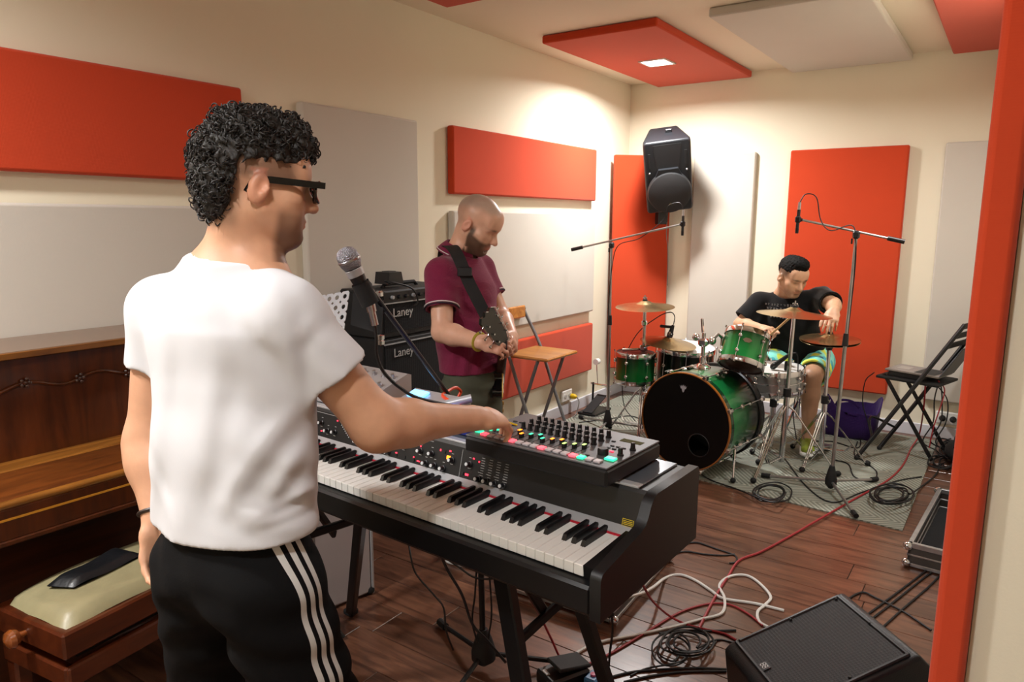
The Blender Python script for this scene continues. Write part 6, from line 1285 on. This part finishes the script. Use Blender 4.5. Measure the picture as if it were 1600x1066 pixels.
# thick black glasses
def glasses(parent, c, R, lens):
    w = lambda p: c+R@np.asarray(p, float); b = MB()
    for s_ in (-1, 1):
        b.prism([(-.012, -.005), (.010, -.006), (.110, -.0045), (.110, .0075), (.010, .0065), (-.012, .004)], w((s_*.0785, .0, .006)), R[:, 1], R[:, 2], R[:, 0]*(-.0045*s_))
        b.tube([w((s_*.0765, -.012, .004)), w((s_*.077, -.026, -.004)), w((s_*.076, -.034, -.02))], .0035, n=6)
    for s_ in (-1, 1):
        pts = [w((s_*(.0355+.0285*np.sign(math.cos(a))*abs(math.cos(a))**.6), .107-.012*abs(math.cos(a))*(.5+.5*math.cos(a)), -.0045+.0195*np.sign(math.sin(a))*abs(math.sin(a))**.7)) for a in np.arange(28)*2*PI/28]
        b.tube(pts, .0036, n=6, closed=True)
    b.cyl(w((-.008, .107, .002)), w((.008, .107, .002)), .0032, n=8); fr_ = b.build('glasses_frame', mat('black_acetate', '08080a', .18, var=.02, coat=.4), parent, world=True)
    for s_ in (-1, 1):
        V = [w((s_*.0355, .104, -.0045))]+[w((s_*(.0355+.0265*np.sign(math.cos(a))*abs(math.cos(a))**.6), .105-.010*abs(math.cos(a))*(.5+.5*math.cos(a)), -.0045+.018*np.sign(math.sin(a))*abs(math.sin(a))**.7)) for a in np.arange(28)*2*PI/28]
        MB().add(V, [(0, 1+i, 1+(i+1) % 28) for i in range(28)]).build('lens', lens, fr_).location = tuple(-np.array(parent.location))
glasses(P1, H1, HR1, mat('smoke_lens', '20242a', .05, var=0, spec=.8, coat=.5))
bc_ = W1l*.9+E1l*.1; axb = nrm(W1l-E1l); xb, yb, _ = frame(axb); br_ = MB().tube([bc_+(xb*math.cos(a)+yb*math.sin(a))*.034 for a in np.arange(18)*2*PI/18], .0045, n=6, closed=True).build('bracelet', mat('dark_bracelet', '2a1f1a', .4), P1, world=True)
ty = tips1[1][2]; tag(MB().cyl(ty+CR*.002+Z_*.03-CR*.02, ty+CR*.035+Z_*.012-Z_*.0, .0022, n=8).build('guitar_pick', M_yel), 'thin yellow plastic stick between the fingers over the drum machine', 'pick')
# ================================================================== the bald guitarist
f2 = nrm((.985, .17, 0)); rt2 = np.cross(f2, Z_)
B2 = at(735, 560, 3.25); P2 = thing('person', 'bald bearded man in a maroon polo shirt looking down at his guitar', 'person', (B2[0], B2[1], FZ))
S2r, S2l = at(690, 430, 3.10), at(750, 422, 3.40); E2r, W2r = at(691, 519, 3.02), at(752, 535, 2.86); E2l, W2l = at(781, 492, 3.38), at(800, 526, 3.12)
H2 = at(747, 350, 3.20); fh2 = nrm((CR*math.cos(.38)-nrm(CW*[1, 1, 0])*math.sin(.38))*[1, 1, 0]); HR2 = head_frame(fh2, .50)
N2 = at(717, 402, 3.26); CH2 = at(725, 455, 3.25); WA2 = at(733, 530, 3.25); HP2 = at(738, 592, 3.25)
F2 = Field(np.array([min(S2l[0], HP2[0])-.28, S2r[1]-.3, 0]), np.array([max(W2r[0], W2l[0])+.22, S2l[1]+.22, H2[2]+.17]), .0055)
head(F2, H2, HR2, 1.06)
F2.cone(H2+HR2@np.array([0, -.035, -.055]), N2, .053, .062, .03).cone(N2, CH2, .06, .11, .05, side=rt2, fx=1.3, fy=.8).cone(CH2, WA2, .115, .11, .04, side=rt2, fx=1.3, fy=.85).cone(WA2, HP2, .11, .115, .04, side=rt2, fx=1.25, fy=.9)
for S_j, E_, W_ in ((S2r, E2r, W2r), (S2l, E2l, W2l)):
    F2.cone((N2+CH2)/2, S_j, .06, .056, .04).cone(S_j, E_, .054, .044, .03); mid = E_+(W_-E_)*.3; F2.cone(E_, mid, .043, .045, .02).cone(mid, W_, .045, .0275, .02)
K2 = at(786, 541, 2.88); tips2r = hand(F2, W2r, nrm(at(790, 543, 2.86)-W2r), nrm(-CW*.75+Z_*.45-CR*.1), False, curls=[(.45, .7, .4), (.5, .8, .5), (.55, .85, .5), (.6, .9, .5)], tcurl=.7, tout=.7)
tips2l = hand(F2, W2l, nrm(at(806, 553, 2.99)-W2l), nrm(CR*.9+Z_*.3), True, curls=[(.4, .9, .6), (.5, 1.0, .7), (.6, 1.0, .8), (.7, 1.0, .8)], tcurl=.6, tout=.6)
hip2 = [HP2+rt2*.085, HP2-rt2*.085]; an2 = [np.array([.80, -3.56, .085]), np.array([.70, -3.22, .085])]; an2 = [np.array([B2[0]+.02, B2[1], 0])+rt2*.13+Z_*.085, np.array([B2[0]-.02, B2[1], 0])-rt2*.12+Z_*.085]
kn2 = [(hip2[q]+an2[q])/2+f2*.03 for q in range(2)]
for q in range(2): F2.cone(hip2[q], kn2[q], .08, .055, .03).cone(kn2[q], an2[q], .05, .038, .02)
SK2, BE2, SC2 = lin('d9aa90'), lin('4a3527'), lin('b3a396')
def col2(V):
    L = hloc(V, H2, HR2, 1.06); x, y, z = L.T; c = np.tile(SK2, (len(V), 1)); inh = np.linalg.norm(L, axis=1) < .165
    sc_ = sst(.055, .09, z+.35*np.clip(-y, 0, 1))*inh*sst(.085, .05, y-.25*np.clip(z-.06, 0, 1))*.75; c = c*(1-sc_[:, None])+SC2*sc_[:, None]
    fd_ = sst(-.02, -.06, y)*sst(-.06, -.01, z)*inh*.3+sst(.0, .04, z)*sst(.02, -.02, y)*inh*.15; fd_ = np.clip(fd_, 0, .45); c = c*(1-fd_[:, None])+lin('7a6658')*fd_[:, None]
    be = sst(.012, .026, y)*sst(-.028-.25*np.clip(y-.03, 0, .05), -.045-.25*np.clip(y-.03, 0, .05), z)*inh; be = np.maximum(be, (np.abs(x) > .05)*sst(.01, -.02, z)*sst(.004, .012, y)*sst(.035, .025, y)*inh); mo = np.exp(-((x/.023)**2+((z+.067)/.012)**2))*(y > .07); be = np.clip(be*(1-.9*mo), 0, 1)
    mu = np.exp(-((x/.026)**2+((z+.054)/.006)**2))*(y > .075)*inh; be = np.maximum(be, mu*.9)*.92; c = c*(1-be[:, None])+BE2*be[:, None]
    lp = mo*inh*.75; c = c*(1-lp[:, None])+lin('b96a60')*lp[:, None]
    eb = np.exp(-(((np.abs(x)-.033)/.017)**2+((z-.0165)/.0045)**2))*(y > .06)*inh*.8; c = c*(1-eb[:, None])+lin('4a362a')*eb[:, None]
    ear = (np.abs(x) > .075)*inh*(np.abs(z+.01) < .035)*.4; c = c*(1-ear[:, None])+lin('de8a76')*ear[:, None]; hd_ = np.maximum(sst(.12, .03, np.linalg.norm(V-K2, axis=1)), sst(.1, .03, np.linalg.norm(V-tips2l[1][1], axis=1)))*.35; c = c*(1-hd_[:, None])+lin('d8907c')*hd_[:, None]; return c
F2.build('body', skin_mat('skin_guitarist', .4), P2, color=col2)
M_maroon = fabric('maroon_pique', '782342', 1300, .35, .05); M_trim = mat('white_trim', 'd9cfcf', .8, var=.02)
wv2 = [(at(745, 500, 3.1), nrm(Z_*.8+CR*.4), .06, .004, .12, 0.), (at(705, 500, 3.1), nrm(CR*.8+Z_*.5), .07, .005, .1, 0.), (at(740, 555, 3.1), nrm(CR*.9-Z_*.2), .06, .004, .12, 1.), (at(690, 450, 3.0), nrm(CR*.4+Z_*.8), .05, .003, .08, 1.)]
hem2 = at(735, 580, 3.2)[2]; collar_dir = nrm(H2+HR2@np.array([0, -.03, -.06])-N2)
T2_ = tee(np.minimum(S2r, HP2)-[.3, .25, .05], np.maximum(S2l, N2)+[.35, .22, .1], .0055, N2-Z_*.01, CH2, WA2, HP2, rt2, [(S2r, E2r, .62, .07, .072), (S2l, E2l, .60, .066, .068)], hem2, (.178, .178, .18), (.125, .13, .125), wv2, (N2-Z_*.03+f2*.01, H2+HR2@np.array([0, -.03, -.05]), .072, .062))
T2_.build('polo_shirt', M_maroon, P2)
# collar: folded band with a white edge line
def collar(parent, c, ax, r, m, trim, fwd):
    x, y, z = frame(ax, fwd); V = []; fs = []; n = 40; rows = [(0, 1.0), (.030, .95), (.034, 1.0), (.012, 1.22), (-.014, 1.42)]
    for i in range(n+1):
        a = .28+(2*PI-.56)*i/n; g_ = abs(math.cos(a/2+PI/2*0)); fr_ = max(0, math.cos(a))
        for h_, k in rows: V.append(c+(x*math.cos(a)*1.05+y*math.sin(a))*r*k+z*(h_-.028*fr_*(1 if h_ < .03 else .5)))
    m_ = len(rows)
    for i in range(n):
        for k in range(m_-1): fs.append((i*m_+k, (i+1)*m_+k, (i+1)*m_+k+1, i*m_+k+1))
    o = MB().add(V, fs).build('collar', m, parent, world=True, ang=60); md = o.modifiers.new('t', 'SOLIDIFY'); md.thickness = .004
    pts = [np.array(V[i*m_+m_-1])*.85+np.array(V[i*m_+m_-2])*.15+ax*.003 for i in range(n+1)]; MB().tube(pts, .0022, n=6).build('collar_trim', trim, parent, world=True)
collar(P2, N2+collar_dir*.022, collar_dir, .074, M_maroon, M_trim, f2)
for S_j, E_, fr, r in ((S2r, E2r, .62, .0735), (S2l, E2l, .60, .0695)):
    ax = nrm(E_-S_j); e = S_j+(E_-S_j)*fr; x, y, _ = frame(ax)
    for dd, mt_ in ((-.006, mat('navy_trim', '1c1626', .8)), (-.014, M_trim)): MB().tube([e+ax*dd+(x*math.cos(a)+y*math.sin(a))*r for a in np.arange(28)*2*PI/28], .0028, n=6, closed=True).build('cuff_trim', mt_, P2, world=True)
pl0 = N2-Z_*.03+f2*.095; MB().box(pl0-Z_*.07+f2*.012, (.012, .03, .13), np.column_stack([f2, rt2, Z_]), bev=.003).build('placket', M_maroon, P2, world=True)
TR2 = Field(HP2*[1, 1, 0]-[.36, .36, -.03], HP2+[.36, .36, .14], .007)
TR2.cone(HP2+Z_*.06, HP2-Z_*.03, .11, .12, .03, side=rt2, fx=1.25, fy=.95)
for q in range(2): TR2.cone(hip2[q]-Z_*.03, kn2[q], .1, .08, .04).cone(kn2[q], an2[q]+Z_*.02, .08, .07, .03)
TR2.disp(fold((HP2-Z_*.1+rt2*.1, nrm((.3, .1, 1)), .07, .005, .2, 0.), (kn2[0], nrm((.1, .2, 1)), .06, .004, .16, 0.)))
TR2.build('trousers', mat('olive_twill', '45483a', .85, var=.08, vscale=20, bump=.2, bscale=300), P2)
for q in range(2):
    a = an2[q]; shoe(P2, [a[0]-f2[0]*.07, a[1]-f2[1]*.07, FZ], [a[0]+f2[0]*.21, a[1]+f2[1]*.21, FZ], mat('black_sneaker', '141417', .6, var=.05), M_sole, .006)
wb = W2r-nrm(W2r-E2r)*.012; ax = nrm(W2r-E2r); x, y, _ = frame(ax); MB().tube([wb+(x*math.cos(a)+y*math.sin(a))*.032 for a in np.arange(24)*2*PI/24], .0095, n=6, closed=True, flat=.35).build('wristband', mat('yellow_band', 'b8a83a', .7), P2, world=True)
# ------------------------------------------------------------------ electric guitar, neck toward the doorway
GB = at(783, 594, 3.40); GN = at(790, 536, 2.88); gax = nrm(GN-GB); gnr = nrm(CR-gax*(CR@gax)); gw = np.cross(gax, gnr); gw = gw if gw[2] > 0 else -gw
GT = thing('electric_guitar', 'black electric guitar with cream edge binding hanging from the guitarist\'s strap', 'guitar', GB)
def gp(a, b_, c_=0.): return GB+gax*a+gw*b_+gnr*c_
out = [(-.20, 0), (-.195, .06), (-.17, .115), (-.12, .155), (-.06, .158), (0, .128), (.05, .105), (.10, .118), (.145, .14), (.18, .13), (.205, .095), (.205, .05), (.19, .03), (.20, -.02), (.185, -.04), (.19, -.075), (.21, -.105), (.2, -.13), (.165, -.13), (.12, -.11), (.06, -.10), (0, -.126), (-.06, -.158), (-.12, -.155), (-.17, -.115), (-.195, -.06)]
sp2 = spline(np.array([(a, b_, 0) for a, b_ in out+[out[0]]]), 3)[:-1, :2]
MB().prism(sp2, gp(0, 0, -.045), gax, gw, gnr*.045).build('guitar_body', mat('guitar_black', '0a0a0b', .12, var=.02, coat=.8), GT, world=True)
MB().tube([gp(a*.995, b_*.995, .0) for a, b_ in sp2], .0032, n=6, closed=True).build('binding', mat('cream_binding', 'd9b765', .4), GT, world=True)
Ln = np.linalg.norm(GN-GB)
o = MB().add([gp(.17, -.026, .0), gp(.17, .026, .0), gp(Ln, .0215, .0), gp(Ln, -.0215, .0), gp(.17, -.02, -.028), gp(.17, .02, -.028), gp(Ln, .015, -.02), gp(Ln, -.015, -.02)], [(0, 1, 2, 3), (7, 6, 5, 4), (0, 4, 5, 1), (1, 5, 6, 2), (2, 6, 7, 3), (3, 7, 4, 0)]).build('neck', wood('guitar_neck', '3a1a10', '5a2c18', .35, 'X', 4), GT, world=True)
MB().box(gp((Ln+.10)/2, 0, .003), (Ln-.08, .05, .006), np.column_stack([gax, gw, gnr])).build('fretboard', mat('rosewood', '241410', .5), GT, world=True, smooth=False)
hd2 = nrm(at(762, 492, 2.77)-GN); hn = nrm(-CW*.75+CR*.6); hn = nrm(hn-hd2*(hn@hd2)); hw_ = np.cross(hd2, hn); hw_ = hw_ if hw_@gw > 0 else -hw_
hs_ = [(0, -.022), (.03, -.034), (.10, -.040), (.165, -.045), (.18, -.03), (.172, -.012), (.185, 0), (.172, .012), (.18, .03), (.165, .045), (.10, .040), (.03, .034), (0, .022)]
MB().prism(hs_, gp(Ln, 0, -.012), hd2, hw_, hn*.014).build('headstock', mat('guitar_black2', '1a1d1a', .2, var=.05, coat=.6), GT, world=True)
MB().tube([gp(Ln, 0, .003)+hd2*a+hw_*b_-hn*.0 for a, b_ in hs_], .0025, n=6, closed=True).build('headstock_binding', mat('white_binding', 'd8d4c8', .4), GT, world=True)
for i in range(3):
    for s_ in (-1, 1):
        p = gp(Ln, 0, 0)+hd2*(.045+i*.045)+hw_*s_*.03; MB().cyl(p-hn*.02, p+hn*.014, .004, n=8).cyl(p-hn*.012, p-hn*.012+hw_*s_*.028, .003, n=8).box(p-hn*.012+hw_*s_*.033, (.012, .012, .008), np.column_stack([hd2, hw_, hn]), bev=.003).build('tuning_peg', M_chrome, GT, world=True)
for k in (-.02, -.10): MB().box(gp(.06+k*1.0, 0, .005), (.035, .07, .012), np.column_stack([gax, gw, gnr]), bev=.003).build('pickup', M_chrome, GT, world=True)
MB().box(gp(-.09, 0, .008), (.02, .085, .014), np.column_stack([gax, gw, gnr]), bev=.003).build('bridge', M_chrome, GT, world=True)
for i, (a, b_) in enumerate([(-.09, -.09), (-.13, -.08), (-.12, -.12), (-.16, -.09)]): MB().lathe([(.011, 0), (.010, .014), (0, .016)], gp(a, b_, .001), gnr, 14).build('control_knob', mat('amber_knob', 'b5841e', .25), GT, world=True)
b = MB()
for i in range(6): y0 = -.018+i*.0072; b.cyl(gp(-.10, y0*1.4, .014), gp(Ln+.02, y0, .009), .0007, n=4, caps=False)
b.build('strings', M_steel, GT, world=True)
def ribbon(pts, w_, th, nrmv):
    P_ = spline(pts, 6); V = []; fs = []
    T = np.gradient(P_, axis=0); m = len(P_); NV = spline(nrmv, 6)
    for i in range(m):
        t = nrm(T[i]); nn = nrm(NV[i]-t*(NV[i]@t)); s_ = np.cross(t, nn)
        for a, c_ in ((-.5, 0), (.5, 0), (.5, 1), (-.5, 1)): V.append(P_[i]+s_*a*w_+nn*c_*th)
    for i in range(m-1):
        for k in range(4): fs.append((i*4+k, i*4+(k+1) % 4, (i+1)*4+(k+1) % 4, (i+1)*4+k))
    fs += [(0, 1, 2, 3), ((m-1)*4+3, (m-1)*4+2, (m-1)*4+1, (m-1)*4)]; return MB().add(V, fs)
tv = nrm(-CW*[1, 1, 0]); u0 = Z_
stp = [at(690, 400, 3.36), at(697, 386, 3.24), at(708, 388, 3.115), at(719, 408, 3.045), at(731, 438, 3.03), at(746, 468, 3.02), at(762, 500, 3.02), at(774, 530, 3.04), gp(.205, .06, -.02)]
nv_ = [-f2*.6+Z_*.4, Z_, Z_*.7+tv*.7, tv+f2*.2+Z_*.2, tv+f2*.3, tv+f2*.35, tv+f2*.4, tv+f2*.4, tv]
ribbon(stp, .052, .003, np.array(nv_)).build('strap', mat('strap_webbing', '141416', .8, var=.1, bump=.4, bscale=500), GT, world=True)
MB().box(at(726, 425, 3.015), (.012, .062, .04), np.column_stack([tv, nrm(np.cross(Z_, tv)), Z_]), bev=.004).build('strap_buckle', M_blk, GT, world=True)
ribbon([gp(-.20, 0, -.02), at(772, 640, 3.42), at(755, 600, 3.5), at(715, 520, 3.56), at(696, 440, 3.5), at(690, 400, 3.36)], .05, .003, np.array([gnr, CW, CW, CW, CW, -f2])).build('strap_rear', mat('strap_webbing', '141416', .8), GT, world=True)
# ================================================================== the drummer
K3 = 1.08
f3 = nrm((.25, -.97, 0)); rt3 = np.cross(f3, Z_)
P3 = thing('person', 'dark-haired man in a black t-shirt and aqua shorts sitting at the drums', 'person', (1.68, -.60, RZ))
S3r, S3l = aty(1187, 474, -.74), aty(1284, 466, -.70); E3r, W3r = aty(1157, 507, -.83), aty(1190, 514, -1.02); E3l, W3l = aty(1302, 476, -.86), aty(1303, 486, -1.02)
H3 = aty(1238, 432, -.84); fh3 = nrm((-nrm(CW*[1, 1, 0])*math.cos(.30)+CR*math.sin(.30))*[1, 1, 0]); HR3 = head_frame(fh3, .40)
N3 = aty(1230, 460, -.72); CH3 = aty(1232, 495, -.68); WA3 = aty(1235, 530, -.60); HP3 = np.array([1.70, -.54, .585])
F3 = Field(np.array([min(E3r[0], 1.2)-.12, -1.42, 0]), np.array([E3l[0]+.14, -.36, H3[2]+.17]), .006)
head(F3, H3, HR3, K3)
F3.cone(H3+HR3@np.array([0, -.035, -.06]), N3, .055, .066, .03).cone(N3, CH3, .065, .12, .05, side=rt3, fx=1.3, fy=.8).cone(CH3, WA3, .12, .12, .04, side=rt3, fx=1.3, fy=.85).cone(WA3, HP3, .12, .125, .04, side=rt3, fx=1.25, fy=.9)
for S_j, E_, W_ in ((S3r, E3r, W3r), (S3l, E3l, W3l)):
    F3.cone((N3+CH3)/2, S_j, .065, .06, .04).cone(S_j, E_, .056, .046, .03); mid = E_+(W_-E_)*.3; F3.cone(E_, mid, .045, .046, .02).cone(mid, W_, .046, .03, .02)
tips3r = hand(F3, W3r, nrm(aty(1209, 515, -1.12)-W3r), nrm(Z_*.8+f3*.3), False, curls=[(.9, 1.2, .8)]*4, sc=1.08, tcurl=.9, tout=.5)
tips3l = hand(F3, W3l, nrm(aty(1299, 503, -1.10)-W3l), nrm(f3*.8+Z_*.5), True, curls=[(.2, .35, .3), (.25, .4, .3), (.4, .6, .4), (.5, .7, .4)], sc=1.08, tcurl=.6, tout=.5)
hip3 = [HP3+rt3*.09-Z_*.02, HP3-rt3*.09-Z_*.02]; kn3 = [np.array([1.44, -.93, .56]), aty(1268, 590, -.97)]; an3 = [np.array([1.36, -1.0, .16]), aty(1262, 678, -.92)]
an3[1][2] = .15
for q in range(2):
    F3.cone(hip3[q], kn3[q], .085, .064, .03).cone(kn3[q], kn3[q]*.7+an3[q]*.3, .060, .060, .02).cone(kn3[q]*.7+an3[q]*.3, an3[q], .060, .037, .02); F3.cone(an3[q], an3[q]+f3*.03-Z_*.06, .036, .036, .02).cone(an3[q]-Z_*.06, an3[q]+f3*.14-Z_*.075, .034, .026, .02)
SK3 = lin('c99d7e')
def col3(V):
    L = hloc(V, H3, HR3, K3); x, y, z = L.T; c = np.tile(SK3, (len(V), 1)); inh = np.linalg.norm(L, axis=1) < .165
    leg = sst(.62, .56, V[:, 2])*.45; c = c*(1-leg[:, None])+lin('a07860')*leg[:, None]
    be = sst(.02, .05, y)*sst(-.04, -.075, z)*inh*.42; mo = np.exp(-((x/.022)**2+((z+.067)/.01)**2))*(y > .07); be = be*(1-.9*mo); mu = np.exp(-((x/.026)**2+((z+.054)/.006)**2))*(y > .075)*inh*.5; be = np.maximum(be, mu); c = c*(1-be[:, None])+lin('3d2a20')*be[:, None]
    lp = mo*inh*.6; c = c*(1-lp[:, None])+lin('b0645a')*lp[:, None]
    eb = np.exp(-(((np.abs(x)-.033)/.018)**2+((z-.016)/.005)**2))*(y > .06)*inh; c = c*(1-eb[:, None])+lin('1c1412')*eb[:, None]
    ey = np.exp(-(((np.abs(x)-.031)/.012)**2+((z+.004)/.0045)**2))*(y > .06)*inh*.75; c = c*(1-ey[:, None])+lin('2a1c18')*ey[:, None]
    fade = sst(-.01, .03, z)*sst(.05, .02, y)*inh*.75; c = c*(1-fade[:, None])+lin('2a2019')*fade[:, None]; return c
F3.build('body', skin_mat('skin_drummer'), P3, color=col3)
FH3 = Field(H3-.19, H3+.2, .005)
FH3.ell(H3+HR3@(np.array([0, -.014, .045])*K3), np.array((.079, .101, .084))*K3, HR3, .01).ell(H3+HR3@(np.array([0, .035, .105])*K3), np.array((.05, .055, .032))*K3, HR3, .03)
sl, X, Y, Z = FH3.reg(FH3.lo, FH3.lo+FH3.n*FH3.h); Lx, Ly, Lz = [((X-H3[0])*HR3[0, i]+(Y-H3[1])*HR3[1, i]+(Z-H3[2])*HR3[2, i])/K3 for i in range(3)]
line = np.where(Ly > -.04, .045+.2*np.clip(Ly-.04, 0, .06), .045-.10*sst(-.04, -.07, Ly)); FH3.d = np.maximum(FH3.d, ((line-Lz)*.7).astype(np.float32)); FH3.disp(lambda X, Y, Z: -.004*noise3((X, Y, Z), 220, 1.)*np.ones_like(X+Y+Z))
FH3.build('hair', mat('short_black_hair', '070605', .8, var=.3, vscale=80, spec=.2, bump=.5, bscale=300), P3)
M_btee = fabric('black_cotton', '0b0b0d', 1500, .15, .05); wv3 = [(aty(1215, 520, -.85), nrm(X_*.8+Z_*.4), .08, .005, .14, 0.), (aty(1265, 520, -.85), nrm(X_*.7-Z_*.5), .08, .005, .13, 1.), (S3l, nrm((1, 0, .5)), .07, .004, .1, 0.)]
hem3 = HP3[2]-.03
T3 = tee(np.minimum(S3r, HP3)-[.24, .28, .08], np.maximum(S3l, N3)+[.24, .25, .08], .006, N3-Z_*.012, CH3, WA3, HP3, rt3, [(S3r, E3r, .78, .078, .084), (S3l, E3l, .80, .074, .078)], hem3, (.20, .19, .185), (.135, .14, .145), wv3, (N3-Z_*.0+f3*.02, H3+HR3@np.array([0, -.03, -.05]), .068, .064))
T3.build('t_shirt', M_btee, P3)
# pale scribbled print across the chest
def surf(T, p, d):
    for k in range(160):
        q = p-d*(k*.003); i = tuple(np.clip(np.round((q-T.lo)/T.h).astype(int), 0, T.n-1))
        if T.d[i] < 0: return q
    return p
b = MB(); g = random.Random(4); pc3 = aty(1224, 494, -1.05); vh = nrm((CAM-pc3)*[1, 1, 0]); hx = nrm(np.cross(Z_, vh))
for r_ in range(4):
    x0 = -.12+.012*r_
    while x0 < .085-.02*r_:
        w_ = g.uniform(.010, .02); h_ = g.uniform(.012, .02)
        for dx, dz, sx_, sz_ in ((0, 0, .0035, h_), (w_*.45, 0, .0035, h_*.8), (w_*.22, g.choice((-1, 0, 1))*h_*.4, w_*.55, .0035)):
            p = surf(T3, pc3+hx*(x0+dx)+Z_*(.045-.027*r_+dz), vh); b.box(p, (sx_, .008, sz_), np.column_stack([hx, vh, nrm(Z_+hx*g.uniform(-.25, .25))]))
        x0 += w_+.006
b.build('chest_print', mat('print_grey', '8f9092', .8, var=0), P3, world=True, smooth=False)
SH = Field(HP3-[.36, .62, .16], HP3+[.32, .26, .12], .006)
SH.cone(HP3+Z_*.05, HP3-Z_*.01, .115, .125, .03, side=rt3, fx=1.3, fy=1.0)
for q in range(2): e = hip3[q]+(kn3[q]-hip3[q])*.80; SH.cone(hip3[q], e, .105, .098, .04, cut1=0); SH.cone(e, e+nrm(kn3[q]-hip3[q])*.05, .085, .088, .003, op='s')
SH.disp(fold((hip3[1]*.5+kn3[1]*.5, nrm((.4, .8, .3)), .07, .005, .16, 0.)))
def colsh(V):
    n_ = noise3(V, 26, .4); c = np.tile(lin('8ce8d8'), (len(V), 1)); m1_ = sst(.3, .5, n_)[:, None]; c = c*(1-m1_)+lin('d8e85a')*m1_; m2_ = sst(-.25, -.4, n_)[:, None]; c = c*(1-m2_)+lin('4fb8c8')*m2_; m3_ = sst(.85, .9, noise3(V, 40, 2.))[:, None]; return c*(1-m3_)+lin('3a5a6a')*m3_
SH.build('shorts', mat('printed_shorts', '7fe0cf', .8, var=.02, attr='Col', bump=.1, bscale=300), P3, color=colsh)
for q in range(2):
    a = an3[q]; hl = a-f3*.05; tz = .03; hl = np.array([hl[0], hl[1], a[2]-.125]); to = hl+f3*.27; 
    s_o = shoe(P3, hl+Z_*.02, to+Z_*.02, mat('neon_sneaker', '8a9a30', .6, var=.25, vscale=25), M_sole, .006)
# drumstick in the drummer's right hand
ds0, ds1 = aty(1203, 524, -1.10), aty(1246, 486, -1.20); dd = nrm(ds1-ds0)
ST = thing('drumstick', 'wooden drumstick in the drummer\'s right hand', 'drumstick', ds0)
MB().lathe([(.0, -.06), (.007, -.058), (.0075, 0), (.0075, np.linalg.norm(ds1-ds0)*.8), (.0045, np.linalg.norm(ds1-ds0)*.97)], ds0, dd, 12).build('shaft', wood('hickory', 'b08a58', 'd0ac78', .5, 'Z', 4), ST, world=True)
MB().ball(ds1, .006, n=8, m=6).build('tip', mat('hickory_tip', 'c8a878', .5), ST, world=True)
